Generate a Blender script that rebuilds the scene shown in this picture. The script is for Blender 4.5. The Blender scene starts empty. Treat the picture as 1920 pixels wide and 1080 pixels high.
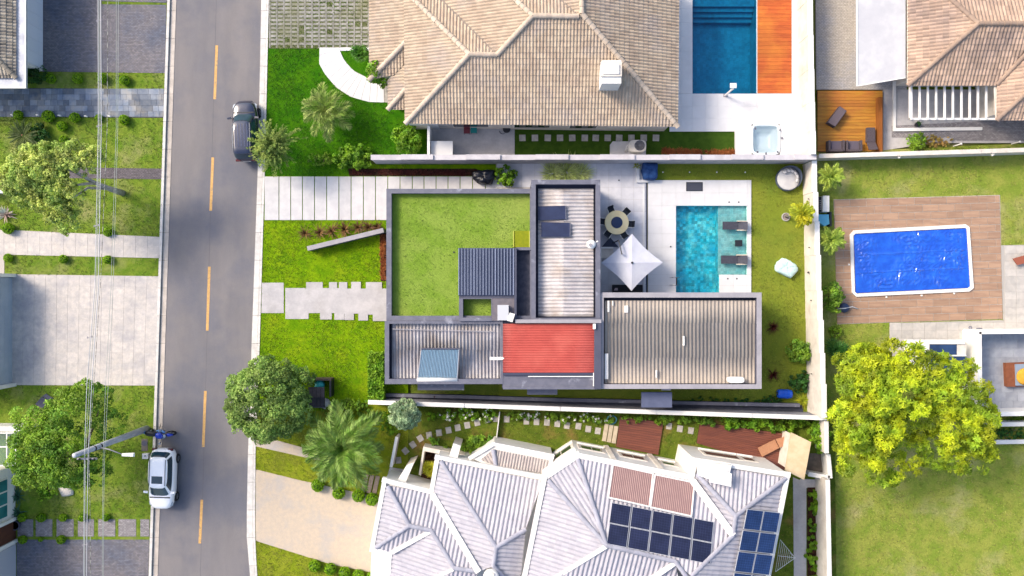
import bpy, bmesh, math, random
import numpy as np
from mathutils import Vector, Matrix, Quaternion
R = math.radians
scene = bpy.context.scene
C = scene.collection
# ------------------------------------------------------------ camera, sky, sun, exposure
K, H = 26.0, 55.0                      # picture scale at ground level (px per metre), flying height of the drone (m)
cam = bpy.data.cameras.new('camera')
cam.sensor_width = 36; cam.lens = 36 * H / (1920 / K); cam.clip_start = 0.5; cam.clip_end = 2000
camo = bpy.data.objects.new('camera', cam); camo.location = (0, 0, H); C.objects.link(camo); scene.camera = camo
SUN_TO = Vector((-0.88, 0.47, 0.0)).normalized(); SUN_EL = R(40)
world = bpy.data.worlds.new('World'); scene.world = world; world.use_nodes = True
wn = world.node_tree.nodes; wl = world.node_tree.links
sky = wn.new('ShaderNodeTexSky'); sky.sky_type = 'NISHITA'; sky.sun_disc = False
sky.sun_elevation = SUN_EL; sky.sun_rotation = math.atan2(SUN_TO.x, SUN_TO.y); sky.air_density = 1.0; sky.dust_density = 3.5
wl.new(sky.outputs[0], wn['Background'].inputs[0]); wn['Background'].inputs[1].default_value = 0.15
sl = bpy.data.lights.new('sun', 'SUN'); sl.energy = 2.0; sl.angle = R(16); sl.color = (1, 0.87, 0.71)
so = bpy.data.objects.new('sun', sl); C.objects.link(so)
sd = Vector((SUN_TO.x * math.cos(SUN_EL), SUN_TO.y * math.cos(SUN_EL), math.sin(SUN_EL)))
so.rotation_euler = (-sd).to_track_quat('-Z', 'Y').to_euler(); so.location = sd * 90
vs = scene.view_settings; vs.view_transform = 'Standard'; vs.look = 'None'; vs.exposure = 1.02; vs.gamma = 1; vs.use_curve_mapping = False
ALB = 0.66                             # share of the picture's sunlit brightness that is the surface's own reflectance

# ------------------------------------------------------------ helpers
def P(px, py, h=0.0):
    s = (1 - h / H) / K
    return Vector(((px - 960) * s, (540 - py) * s, h))
def ZM(ox, oy, f): return lambda x, y: (ox + x / f, oy + y / f)
def lin(c):
    out = []
    for v in c[:3]:
        v = v / 255.0
        out.append(v / 12.92 if v <= 0.04045 else ((v + 0.055) / 1.055) ** 2.4)
    return out
MATS = {}
def mat(name, c, c2=None, scale=2.0, rough=0.75, bump=0.0, bscale=30.0, metal=0.0, rnd=0.0, fine=0.0, fscale=40.0,
        tint=0.0, c3=None, s3=0.25, lo3=0.5, hi3=0.7, alb=None, spec=0.4, stretch=None, leaf=False, lo=0.4, hi=0.6, coat=0, mid=0.0, mids=7.0):
    if name in MATS: return MATS[name]
    a = ALB if alb is None else alb
    m = bpy.data.materials.new(name); m.use_nodes = True; MATS[name] = m
    nt = m.node_tree; N = nt.nodes; L = nt.links
    bs = N['Principled BSDF']
    def col(x): return [v * a for v in lin(x)] + [1]
    geo = N.new('ShaderNodeNewGeometry'); vec = geo.outputs['Position']
    if stretch:
        mp = N.new('ShaderNodeMapping'); mp.inputs['Scale'].default_value = stretch; L.new(vec, mp.inputs['Vector']); svec = mp.outputs[0]
    else: svec = vec
    def noise(sc, v=vec, det=4, rg=0.6):
        n = N.new('ShaderNodeTexNoise'); n.inputs['Scale'].default_value = sc; n.inputs['Detail'].default_value = det
        n.inputs['Roughness'].default_value = rg; L.new(v, n.inputs['Vector']); return n.outputs['Fac']
    def mr(f, a0, a1, b0, b1):
        n = N.new('ShaderNodeMapRange'); L.new(f, n.inputs[0])
        for i, v in enumerate((a0, a1, b0, b1)): n.inputs[i + 1].default_value = v
        return n.outputs[0]
    def mix(f, A, B, bt='MIX'):
        n = N.new('ShaderNodeMix'); n.data_type = 'RGBA'; n.blend_type = bt
        if isinstance(f, float): n.inputs[0].default_value = f
        else: L.new(f, n.inputs[0])
        for s, v in ((6, A), (7, B)):
            if isinstance(v, list): n.inputs[s].default_value = v
            else: L.new(v, n.inputs[s])
        return n.outputs[2]
    cur = col(c)
    if c2: cur = mix(mr(noise(scale, svec), lo, hi, 0, 1), cur, col(c2))
    if c3: cur = mix(mr(noise(s3, vec, 5), lo3, hi3, 0, 1), cur, col(c3))
    facs = []
    if fine: facs.append(mr(noise(fscale, svec, 3, 0.7), 0.25, 0.75, 1 - fine, 1 + fine))
    if mid: facs.append(mr(noise(mids, svec, 4, 0.65), 0.3, 0.7, 1 - mid, 1 + mid))
    if rnd:
        oi = N.new('ShaderNodeObjectInfo'); facs.append(mr(oi.outputs['Random'], 0, 1, 1 - rnd, 1 + rnd))
    if tint:
        at = N.new('ShaderNodeAttribute'); at.attribute_name = 'tint'; facs.append(mr(at.outputs['Fac'], 0, 1, 1 - tint, 1 + tint))
    for f in facs:
        cb = N.new('ShaderNodeCombineXYZ')
        for i in range(3): L.new(f, cb.inputs[i])
        cur = mix(1.0, cur, cb.outputs[0], 'MULTIPLY')
    if isinstance(cur, list): bs.inputs['Base Color'].default_value = cur
    else: L.new(cur, bs.inputs['Base Color'])
    bs.inputs['Roughness'].default_value = rough; bs.inputs['Metallic'].default_value = metal
    bs.inputs['Specular IOR Level'].default_value = spec
    if coat: bs.inputs['Coat Weight'].default_value = coat; bs.inputs['Coat Roughness'].default_value = 0.05
    if bump:
        b = N.new('ShaderNodeBump'); b.inputs['Strength'].default_value = bump; b.inputs['Distance'].default_value = 0.05
        L.new(noise(bscale, svec, 4, 0.7), b.inputs['Height']); L.new(b.outputs[0], bs.inputs['Normal'])
    if leaf:
        tr = N.new('ShaderNodeBsdfTranslucent'); ms = N.new('ShaderNodeMixShader'); ms.inputs[0].default_value = 0.38
        if isinstance(cur, list): tr.inputs[0].default_value = cur
        else: L.new(cur, tr.inputs[0])
        L.new(bs.outputs[0], ms.inputs[1]); L.new(tr.outputs[0], ms.inputs[2]); L.new(ms.outputs[0], N['Material Output'].inputs[0])
    return m
def glassmat(name, c, alb=0.5, rough=0.04):
    m = mat(name, c, alb=alb, rough=rough, spec=0.7, c2=tuple(int(v * 0.8) for v in c), scale=0.6); return m
def water(name, tintc, wave=3.0, strength=0.12):
    m = bpy.data.materials.new(name); m.use_nodes = True; N = m.node_tree.nodes; L = m.node_tree.links
    N.remove(N['Principled BSDF'])
    tr = N.new('ShaderNodeBsdfTransparent'); tr.inputs[0].default_value = tintc + (1,)
    gl = N.new('ShaderNodeBsdfGlossy'); gl.inputs['Roughness'].default_value = 0.03
    fr = N.new('ShaderNodeFresnel'); fr.inputs[0].default_value = 1.33
    ms = N.new('ShaderNodeMixShader'); no = N.new('ShaderNodeTexNoise'); no.inputs['Scale'].default_value = wave; no.inputs['Detail'].default_value = 3
    g = N.new('ShaderNodeNewGeometry'); L.new(g.outputs['Position'], no.inputs['Vector'])
    b = N.new('ShaderNodeBump'); b.inputs['Strength'].default_value = strength; b.inputs['Distance'].default_value = 0.1
    L.new(no.outputs[0], b.inputs['Height']); L.new(b.outputs[0], gl.inputs['Normal']); L.new(b.outputs[0], fr.inputs['Normal'])
    L.new(fr.outputs[0], ms.inputs[0]); L.new(tr.outputs[0], ms.inputs[1]); L.new(gl.outputs[0], ms.inputs[2])
    L.new(ms.outputs[0], N['Material Output'].inputs[0]); return m

WL = {}                                # world position of each thing and part
def tag(o, label=None, cat=None, group=None, kind=None):
    if label: o['label'] = label
    if cat: o['category'] = cat
    if group: o['group'] = group
    if kind: o['kind'] = kind
    return o
def thing(name, label, cat, loc, rotz=0.0, group=None):
    o = bpy.data.objects.new(name, None); o.empty_display_size = 0.2; C.objects.link(o)
    o.location = loc; o.rotation_euler = (0, 0, rotz); WL[o.name] = Vector(loc)
    return tag(o, label, cat, group)
def place(name, me, parent=None, loc=(0, 0, 0), rot=(0, 0, 0), scale=(1, 1, 1), quat=None):
    """link an object that uses mesh data me; loc is in the parent's own frame"""
    o = bpy.data.objects.new(name, me); C.objects.link(o); o.parent = parent; o.location = loc
    if quat is not None: o.rotation_mode = 'QUATERNION'; o.rotation_quaternion = quat
    else: o.rotation_euler = rot
    o.scale = scale
    WL[o.name] = (WL[parent.name] if parent else Vector()) + Vector(loc)
    return o
def copy_tree(o, parent=None):
    c = o.copy(); C.objects.link(c); c.parent = parent
    for ch in list(o.children): copy_tree(ch, c)
    return c
class MB:
    def __init__(s): s.v = []; s.f = []
    def add(s, vs, fs):
        b = len(s.v); s.v += [tuple(v) for v in vs]; s.f += [tuple(b + i for i in f) for f in fs]; return s
    def box(s, x0, y0, z0, x1, y1, z1):
        x0, x1 = min(x0, x1), max(x0, x1); y0, y1 = min(y0, y1), max(y0, y1)
        return s.prism([(x0, y0), (x1, y0), (x1, y1), (x0, y1)], z0, z1)
    def prism(s, pts, z0, z1, top=None, cap0=True):
        n = len(pts); a = sum(pts[i][0] * pts[(i + 1) % n][1] - pts[(i + 1) % n][0] * pts[i][1] for i in range(n))
        if a < 0:
            pts = pts[::-1]
            if top: top = top[::-1]
        t = top or pts
        v = [(p[0], p[1], z0) for p in pts] + [(p[0], p[1], z1 if len(p) < 3 else p[2]) for p in t]
        f = [tuple(n + i for i in range(n))] + [(i, (i + 1) % n, n + (i + 1) % n, n + i) for i in range(n)]
        if cap0: f.append(tuple(range(n))[::-1])
        return s.add(v, f)
    def pp(s, pts, z0, z1, h=None):
        """prism from picture points that lie at height h (the top by default)"""
        h = z1 if h is None else h
        return s.prism([tuple(P(x, y, h)[:2]) for x, y in pts], z0, z1)
    def rect(s, x0, y0, x1, y1, z0, z1, h=None): return s.pp([(x0, y0), (x1, y0), (x1, y1), (x0, y1)], z0, z1, h)
    def tube(s, p0, p1, r0, r1=None, n=8, cap=True):
        p0, p1 = Vector(p0), Vector(p1); r1 = r0 if r1 is None else r1; d = p1 - p0
        if d.length < 1e-6: return s
        q = d.to_track_quat('Z', 'Y'); v = []
        for p, r in ((p0, r0), (p1, r1)):
            for i in range(n):
                a = 2 * math.pi * i / n; v.append(p + q @ Vector((r * math.cos(a), r * math.sin(a), 0)))
        f = [(i, (i + 1) % n, n + (i + 1) % n, n + i) for i in range(n)]
        if cap: f += [tuple(range(n))[::-1], tuple(n + i for i in range(n))]
        return s.add(v, f)
    def path(s, pts, rs, n=7):
        """one continuous tapered limb through pts"""
        pts = [Vector(p) for p in pts]; v = []
        for i, p in enumerate(pts):
            d = (pts[min(i + 1, len(pts) - 1)] - pts[max(i - 1, 0)]); q = d.to_track_quat('Z', 'Y')
            r = rs[i] if isinstance(rs, (list, tuple)) else rs
            for k in range(n):
                a = 2 * math.pi * k / n; v.append(p + q @ Vector((r * math.cos(a), r * math.sin(a), 0)))
        f = []
        for i in range(len(pts) - 1):
            for k in range(n): f.append((i * n + k, i * n + (k + 1) % n, (i + 1) * n + (k + 1) % n, (i + 1) * n + k))
        f += [tuple(range(n))[::-1], tuple((len(pts) - 1) * n + k for k in range(n))]
        return s.add(v, f)
    def lathe(s, prof, n=20, c=(0, 0, 0)):
        v = []; f = []
        for r, z in prof:
            for k in range(n):
                a = 2 * math.pi * k / n; v.append((c[0] + r * math.cos(a), c[1] + r * math.sin(a), c[2] + z))
        for i in range(len(prof) - 1):
            for k in range(n): f.append((i * n + k, i * n + (k + 1) % n, (i + 1) * n + (k + 1) % n, (i + 1) * n + k))
        f += [tuple(range(n))[::-1], tuple((len(prof) - 1) * n + k for k in range(n))]
        return s.add(v, f)
    def mesh(s, name, m, smooth=False, org=(0, 0, 0)):
        me = bpy.data.meshes.new(name); o = Vector(org)
        me.from_pydata([(v[0] - o.x, v[1] - o.y, v[2] - o.z) for v in s.v], [], s.f)
        if m: me.materials.append(m)
        if smooth: me.polygons.foreach_set('use_smooth', [True] * len(me.polygons))
        me.update(); return me
    def build(s, name, m, parent=None, smooth=False, org=None, **t):
        """vertices are world positions; the object sits at its parent's place, or at org"""
        if org is None: org = WL[parent.name] if parent else Vector((0, 0, 0))
        org = Vector(org); me = s.mesh(name, m, smooth, org)
        o = bpy.data.objects.new(name, me); C.objects.link(o); o.parent = parent
        o.location = org - (WL[parent.name] if parent else Vector()); WL[o.name] = org
        return tag(o, **t)
    def local(s, name, m, parent=None, smooth=False, **t):
        """vertices are in the parent's own frame"""
        o = place(name, s.mesh(name, m, smooth), parent); return tag(o, **t)
def struct(name, mb, m, label=None): return mb.build(name, m, None, kind='structure', label=label)
def unit_box():
    return MB().box(-.5, -.5, 0, .5, .5, 1)
_ub = {}
def ubox(m):
    """a slab of unit size with eased top edges that every alike piece shares"""
    if m.name not in _ub:
        _ub[m.name] = MB().prism([(-.5, -.5), (.5, -.5), (.5, .5), (-.5, .5)], 0, 1).mesh('slab', m)
    return _ub[m.name]
def piece(name, m, parent, cx, cy, z0, w, d, h, rotz=0.0):
    L0 = WL[parent.name]
    return place(name, ubox(m), parent, (cx - L0.x, cy - L0.y, z0 - L0.z), (0, 0, rotz), (w, d, h))
def cuts(a, b, size, must=()):
    xs = sorted({a, b, *[m for m in must if a < m < b]}); out = [xs[0]]
    for u, v in zip(xs, xs[1:]):
        n = max(1, round((v - u) / size)); out += [u + (v - u) * (i + 1) / n for i in range(n)]
    return out
def tilegrid(parent, name, m, x0, y0, x1, y1, sx, sy, z0, z1, gap=0.012, holes=(), stagger=0.0, skip=None, jit=0.002, rng=random.Random(5)):
    """pieces laid in world metres over a rectangle, fitted round the rectangular holes"""
    mx = [v for h in holes for v in (h[0], h[2])]; my = [v for h in holes for v in (h[1], h[3])]
    ys = cuts(y0, y1, sy, my)
    for j, (ya, yb) in enumerate(zip(ys, ys[1:])):
        must = list(mx)
        xs = cuts(x0, x1, sx, mx)
        if stagger and j % 2:
            xs = sorted({x0, x1, *[v for v in mx if x0 < v < x1], *[x + stagger * sx for x in xs if x + stagger * sx < x1 - 0.08]})
        for xa, xb in zip(xs, xs[1:]):
            if xb - xa < 0.05: continue
            cx, cy = (xa + xb) / 2, (ya + yb) / 2
            if any(h[0] - 1e-4 < cx < h[2] + 1e-4 and h[1] - 1e-4 < cy < h[3] + 1e-4 for h in holes): continue
            if skip and skip(cx, cy): continue
            piece(name, m, parent, cx, cy, z0, xb - xa - gap, yb - ya - gap, z1 - z0 + rng.uniform(-jit, jit))
def rectsheet(mb, x0, y0, x1, y1, holes, z0, z1):
    xs = sorted({x0, x1, *[v for h in holes for v in (h[0], h[2]) if x0 < v < x1]})
    ys = sorted({y0, y1, *[v for h in holes for v in (h[1], h[3]) if y0 < v < y1]})
    for xa, xb in zip(xs, xs[1:]):
        for ya, yb in zip(ys, ys[1:]):
            cx, cy = (xa + xb) / 2, (ya + yb) / 2
            if any(h[0] < cx < h[2] and h[1] < cy < h[3] for h in holes): continue
            mb.add([(xa, ya, z1), (xb, ya, z1), (xb, yb, z1), (xa, yb, z1)], [(0, 1, 2, 3)])
    return mb
def wr(x0, y0, x1, y1, h=0):
    a, b = P(x0, y1, h), P(x1, y0, h); return (a.x, a.y, b.x, b.y)

# ------------------------------------------------------------ tiled and corrugated roofs
def slope_mesh(name, polys, pitch, row, amp, step, m, prof='tile', down=None, seed=1, lift=0.0, org=(0, 0, 0)):
    """tiles or sheets laid on the plane through the given points, each polygon (picture x, y, height) convex"""
    rng = np.random.default_rng(seed)
    W = [[P(*p) for p in poly] for poly in polys]; A = np.array([tuple(p) for w in W for p in w])
    k = np.linalg.lstsq(np.c_[A[:, :2], np.ones(len(A))], A[:, 2], rcond=None)[0]
    g = np.array(k[:2]); dn = np.array(down, float) if down is not None else -g
    dn /= np.linalg.norm(dn); u = np.array([-dn[1], dn[0]])
    bm = bmesh.new(); tl = None
    for w in W:
        xy = np.array([(p.x, p.y) for p in w]); U = xy @ u; V = xy @ dn
        nper = 6; du = pitch / nper
        i0, i1 = math.floor(U.min() / pitch) , math.ceil(U.max() / pitch)
        us = np.arange(i0 * nper, i1 * nper + 1) * du; ph = (np.arange(len(us)) % nper) / nper
        if prof == 'tile': zu = amp * (0.5 + 0.5 * np.cos(2 * np.pi * ph)) ** 0.8
        elif prof == 'rib': zu = amp * (ph < 0.2)
        else: zu = amp * (0.5 + 0.5 * np.cos(2 * np.pi * ph))
        j0, j1 = math.floor(V.min() / row), math.ceil(V.max() / row)
        vs_, zs_, rowi = [], [], []
        for j in range(j0, j1):
            vs_ += [j * row, (j + 1) * row]; zs_ += [0.0, step]; rowi += [j, j]
        vs_ = np.array(vs_); zs_ = np.array(zs_)
        UU, VV = np.meshgrid(us, vs_); X = UU * u[0] + VV * dn[0]; Y = UU * u[1] + VV * dn[1]
        Zz = k[0] * X + k[1] * Y + k[2] + zu[None, :] + zs_[:, None] + lift
        jit = rng.normal(0, amp * 0.06, Zz.shape) if prof == 'tile' else 0
        Zz = Zz + jit
        nu, nv = len(us), len(vs_); idx = np.arange(nu * nv).reshape(nv, nu)
        F = np.stack([idx[:-1, :-1], idx[:-1, 1:], idx[1:, 1:], idx[1:, :-1]], -1).reshape(-1, 4)
        me = bpy.data.meshes.new('t'); me.from_pydata(np.stack([X, Y, Zz], -1).reshape(-1, 3).tolist(), [], F.tolist())
        rr = np.repeat(np.arange(nv - 1) // 2, nu - 1); cc = np.tile((np.arange(nu - 1) + nper // 2) // nper, nv - 1)
        if prof != 'tile': rr = rr * 0 + rr; cc = cc // 3
        T = rng.random((nv + 2, nu + 2)); tv = T[rr, cc]
        at = me.attributes.new('tint', 'FLOAT', 'FACE'); at.data.foreach_set('value', tv.astype(np.float32))
        b2 = bmesh.new(); b2.from_mesh(me); bpy.data.meshes.remove(me)
        cen = xy.mean(0); n = len(xy)
        for i in range(n):
            p, q = xy[i], xy[(i + 1) % n]; e = q - p
            if np.linalg.norm(e) < 1e-4: continue
            no = np.array([e[1], -e[0]])
            if no @ (cen - p) > 0: no = -no
            no /= np.linalg.norm(no)
            bmesh.ops.bisect_plane(b2, geom=b2.verts[:] + b2.edges[:] + b2.faces[:], plane_co=(p[0], p[1], 0), plane_no=(no[0], no[1], 0), clear_outer=True)
        tmp = bpy.data.meshes.new('t2'); b2.to_mesh(tmp); b2.free(); bm.from_mesh(tmp); bpy.data.meshes.remove(tmp)
    bmesh.ops.translate(bm, verts=bm.verts, vec=-Vector(org))
    bmesh.ops.recalc_face_normals(bm, faces=bm.faces)
    me = bpy.data.meshes.new(name); bm.to_mesh(me); bm.free(); me.materials.append(m)
    me.polygons.foreach_set('use_smooth', [prof == 'wave'] * len(me.polygons))
    return me
def roof_slope(parent, polys, m, pitch=0.22, row=0.33, amp=0.05, step=0.025, prof='tile', down=None, seed=1, name='roof_tiles', lift=0.0):
    org = WL[parent.name]
    o = place(name, slope_mesh(name, polys, pitch, row, amp, step, m, prof, down, seed, lift, org), parent, (0, 0, 0))
    o['kind'] = 'stuff'; return o
_rm = {}
def ridge(parent, p0, p1, m, r=0.15, seg=0.42, name='ridge_tile', lift=0.03):
    a, b = P(*p0), P(*p1); L = (b - a).length; n = max(1, round(L / seg)); d = (b - a).normalized()
    key = (m.name, r)
    if key not in _rm:
        v = []; f = []; nn = 8
        for x, rr in ((-.5, r * 1.08), (.42, r * .92), (.5, r * .92)):
            for i in range(nn + 1):
                t = math.pi * i / nn; v.append((x, rr * math.cos(t), rr * math.sin(t) * 0.85 - 0.02))
        for j in range(2):
            for i in range(nn): f.append((j * 9 + i, j * 9 + i + 1, (j + 1) * 9 + i + 1, (j + 1) * 9 + i))
        f.append(tuple(range(9))); f.append(tuple(range(18, 27))[::-1])
        _rm[key] = MB().add(v, f).mesh('ridge_tile', m)
    up = Vector((0, 0, 1)); y = up.cross(d).normalized(); z = d.cross(y); q = Matrix((d, y, z)).transposed().to_quaternion()
    rng = random.Random(int(p0[0] * 7 + p0[1])); L0 = WL[parent.name]
    for i in range(n):
        p = a + d * (L * (i + .5) / n); dq = Quaternion((0, 0, 1), rng.uniform(-.03, .03))
        place(name, _rm[key], parent, p - L0 + Vector((0, 0, lift + rng.uniform(0, .012))), quat=q @ dq, scale=(L / n * 1.06, 1, 1))

# ------------------------------------------------------------ vegetation
def leaves_mesh(name, pos, nrm, size, m, seed=0, shape='leaf', asp=0.55, tintv=None, jit=0.6, sz=0.35):
    """many small folded leaves at pos, facing nrm (arrays, local metres)"""
    rng = np.random.default_rng(seed); n = len(pos)
    nr = nrm + rng.normal(0, jit, nrm.shape); nr /= np.linalg.norm(nr, axis=1)[:, None] + 1e-9
    rd = rng.normal(0, 1, nrm.shape); t = rd - (rd * nr).sum(1)[:, None] * nr; t /= np.linalg.norm(t, axis=1)[:, None] + 1e-9
    b = np.cross(nr, t); s = size * (1 + rng.uniform(-sz, sz, n))[:, None]
    if shape == 'leaf':
        v = np.stack([pos - t * s * .5, pos + b * s * asp * .5 + nr * s * .10, pos + t * s * .5 - nr * s * .08, pos - b * s * asp * .5 + nr * s * .10], 1)
        base = np.arange(n)[:, None] * 4; F = np.concatenate([base + np.array([[0, 1, 2]]), base + np.array([[0, 2, 3]])], 1).reshape(-1, 3); per = 2
        V = v.reshape(-1, 3)
    else:                               # a rosette of five leaves, as a broad-leaved twig shows from above
        V = []; k = 5
        for i in range(k):
            an = 2 * math.pi * i / k + rng.uniform(-.3, .3, n)[:, None]
            d = np.cos(an) * t + np.sin(an) * b; e = np.cross(nr, d); ss = s * rng.uniform(.7, 1.15, (n, 1))
            V += [pos, pos + d * ss * .45 + e * ss * .2 + nr * ss * .06, pos + d * ss - nr * ss * .16, pos + d * ss * .45 - e * ss * .2 + nr * ss * .06]
        V = np.stack(V, 1).reshape(-1, 3); base = np.arange(n * k)[:, None] * 4
        F = np.concatenate([base + np.array([[0, 1, 2]]), base + np.array([[0, 2, 3]])], 1).reshape(-1, 3); per = 2 * k
    me = bpy.data.meshes.new(name); me.vertices.add(len(V)); me.vertices.foreach_set('co', V.astype(np.float32).ravel())
    nf = len(F); me.loops.add(nf * 3); me.loops.foreach_set('vertex_index', F.astype(np.int32).ravel())
    me.polygons.add(nf); me.polygons.foreach_set('loop_start', (np.arange(nf) * 3).astype(np.int32))
    try: me.polygons.foreach_set('loop_total', np.full(nf, 3, np.int32))
    except Exception: pass
    tv = rng.random(n) if tintv is None else np.clip(tintv + rng.normal(0, .18, n), 0, 1)
    at = me.attributes.new('tint', 'FLOAT', 'FACE'); at.data.foreach_set('value', np.repeat(tv, per).astype(np.float32))
    me.materials.append(m); me.update(calc_edges=True); me.validate(); return me
def cloud(blobs, n, seed, inner=0.62, sub=26, subr=0.33, top=-0.55):
    """points on leafy clumps that sit on the shells of the given ellipsoids -> pos, normal, tint"""
    rng = np.random.default_rng(seed); blobs = np.array(blobs, float); vol = (blobs[:, 3] * blobs[:, 4] * blobs[:, 5]) ** (2 / 3); vol /= vol.sum()
    CL = []; 
    for i, bl in enumerate(blobs):
        k = max(5, int(sub * len(blobs) * vol[i]))
        d = rng.normal(0, 1, (k * 3, 3)); d /= np.linalg.norm(d, axis=1)[:, None]; d = d[d[:, 2] > top][:k]
        c = bl[:3] + d * bl[3:] * rng.uniform(inner, 1.0, (len(d), 1))
        rr = subr * min(bl[3:]) * rng.uniform(.7, 1.3, len(d)); CL += [(c[j], rr[j], d[j], rng.random()) for j in range(len(d))]
    w = np.array([c[1] ** 2 for c in CL]); w /= w.sum(); pick = rng.choice(len(CL), n, p=w)
    cc = np.array([c[0] for c in CL])[pick]; cr = np.array([c[1] for c in CL])[pick]; cd = np.array([c[2] for c in CL])[pick]; ct = np.array([c[3] for c in CL])[pick]
    d = rng.normal(0, 1, (n, 3)); d /= np.linalg.norm(d, axis=1)[:, None]; d = d + cd * 0.6; d /= np.linalg.norm(d, axis=1)[:, None]
    pos = cc + d * (cr * rng.uniform(.55, 1.05, n) ** .7)[:, None]; nrm = d * .6 + np.array([0, 0, .7]); return pos, nrm, ct
def tree(name, label, base, limbs, blobs, m, n, leaf, seed, bark, cat='tree', group=None, shape='leaf', sub=26, subr=.33, asp=.55, inner=.62, r0=.2, jit=.6):
    """base (px,py); blobs [(px,py,h,rx,ry,rz)]; limbs: lists of (px,py,h) from the trunk out"""
    b = P(*base); t = thing(name, label, cat, b, 0, group)
    mb = MB(); rr = r0
    for i, lm in enumerate(limbs):
        pts = [P(*p) for p in lm]; k = len(pts); r1 = r0 if i == 0 else r0 * .55
        mb.path(pts, [r1 * (1 - .75 * j / max(1, k - 1)) for j in range(k)])
    if limbs: mb.build('trunk', bark, t, True)
    bl = []
    for q in blobs:
        c = P(q[0], q[1], q[2]) - b; bl.append((c.x, c.y, c.z, q[3], q[4], q[5]))
    pos, nr, ct = cloud(bl, n, seed, inner, sub, subr)
    ok = pos[:, 2] > 0.03; me = leaves_mesh('crown', pos[ok], nr[ok], leaf, m, seed, shape, asp, ct[ok], jit)
    place('crown', me, t); return t
def frond_mesh(name, L, m, n=16, ll=0.5, w=0.05, droop=0.55, rise=0.35, vee=0.35, seed=0):
    """an arching palm leaf along +X: a rachis and two rows of drooping leaflets"""
    rng = random.Random(seed); v = []; f = []; tv = []
    def sp(t): return Vector((L * t * (1 - .12 * droop * t), 0, L * (rise * t - droop * t * t)))
    K_ = 6
    for i in range(K_ + 1):
        p = sp(i / K_); ww = 0.035 * (1 - .8 * i / K_); v += [p + Vector((0, ww, 0)), p - Vector((0, ww, 0))]
    for i in range(K_): f.append((2 * i, 2 * i + 2, 2 * i + 3, 2 * i + 1)); tv.append(.75)
    for i in range(n):
        t = .14 + .86 * i / (n - 1); p = sp(t); dl = ll * (math.sin(math.pi * min(1, .18 + t * .86)) ** .6) * rng.uniform(.85, 1.1)
        for sgn in (-1, 1):
            an = R(58 - 30 * t) + rng.uniform(-.12, .12); d = Vector((math.cos(an), sgn * math.sin(an), vee - .25 * t))
            q = p + d * dl * .55; e = p + d * dl + Vector((0, 0, -dl * .42)); s = Vector((-d.y, d.x, 0)).normalized() * w
            b = len(v); v += [p - s * .5, p + s * .5, q + s, q - s, e]; f += [(b, b + 1, b + 2, b + 3), (b + 3, b + 2, b + 4)]; tv += [rng.random()] * 2
    me = bpy.data.meshes.new(name); me.from_pydata([tuple(x) for x in v], [], f); me.materials.append(m)
    at = me.attributes.new('tint', 'FLOAT', 'FACE'); at.data.foreach_set('value', tv); return me
def fan_mesh(name, L, m, n=15, seed=0, pet=.45, droop=.3):
    """a fan-palm leaf along +X: petiole and a pleated fan of fingers"""
    rng = random.Random(seed); v = []; f = []; tv = []
    v += [(0, .03, 0), (0, -.03, 0), (L * pet, -.02, L * .12), (L * pet, .02, L * .12)]; f.append((0, 1, 2, 3)); tv.append(.6)
    o = Vector((L * pet, 0, L * .12)); fl = L * (1 - pet)
    for i in range(n):
        a = R(-125 + 250 * i / (n - 1)) + rng.uniform(-.05, .05); d = Vector((math.cos(a), math.sin(a), .12)); s = Vector((-d.y, d.x, 0)) * fl * .075
        q = o + d * fl * .6; e = o + d * fl * rng.uniform(.9, 1.08) + Vector((0, 0, -fl * droop)); b = len(v)
        v += [o, q + s, q - s, e]; f += [(b, b + 2, b + 1), (b + 1, b + 2, b + 3)]; tv += [rng.random()] * 2
    me = bpy.data.meshes.new(name); me.from_pydata([tuple(x) for x in v], [], f); me.materials.append(m)
    at = me.attributes.new('tint', 'FLOAT', 'FACE'); at.data.foreach_set('value', tv); return me
def palm(name, label, base, top, meshes, n, bark, seed, tr=0.14, tilt=(-.25, .75), scale=(.85, 1.1), group=None, cat='palm', crownshaft=True):
    b = P(*base); tp = P(*top); t = thing(name, label, cat, b, 0, group); rng = random.Random(seed)
    mid = (b + tp) / 2 + Vector((rng.uniform(-.08, .08), rng.uniform(-.08, .08), 0))
    MB().path([b, mid, tp], [tr * 1.25, tr, tr * .85], 9).build('trunk', bark, t, True)
    for i in range(n):
        az = 2.39996 * i + rng.uniform(-.2, .2); lv = i / max(1, n - 1); ti = tilt[0] + (tilt[1] - tilt[0]) * lv + rng.uniform(-.1, .1)
        s = rng.uniform(*scale) * (1 - .18 * lv)
        q = Quaternion((0, 0, 1), az) @ Quaternion((0, 1, 0), -ti) @ Quaternion((1, 0, 0), rng.uniform(-.3, .3))
        place('frond', rng.choice(meshes), t, tp - b + Vector((0, 0, .02 * i / n)), quat=q, scale=(s, s, s))
    return t
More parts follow.
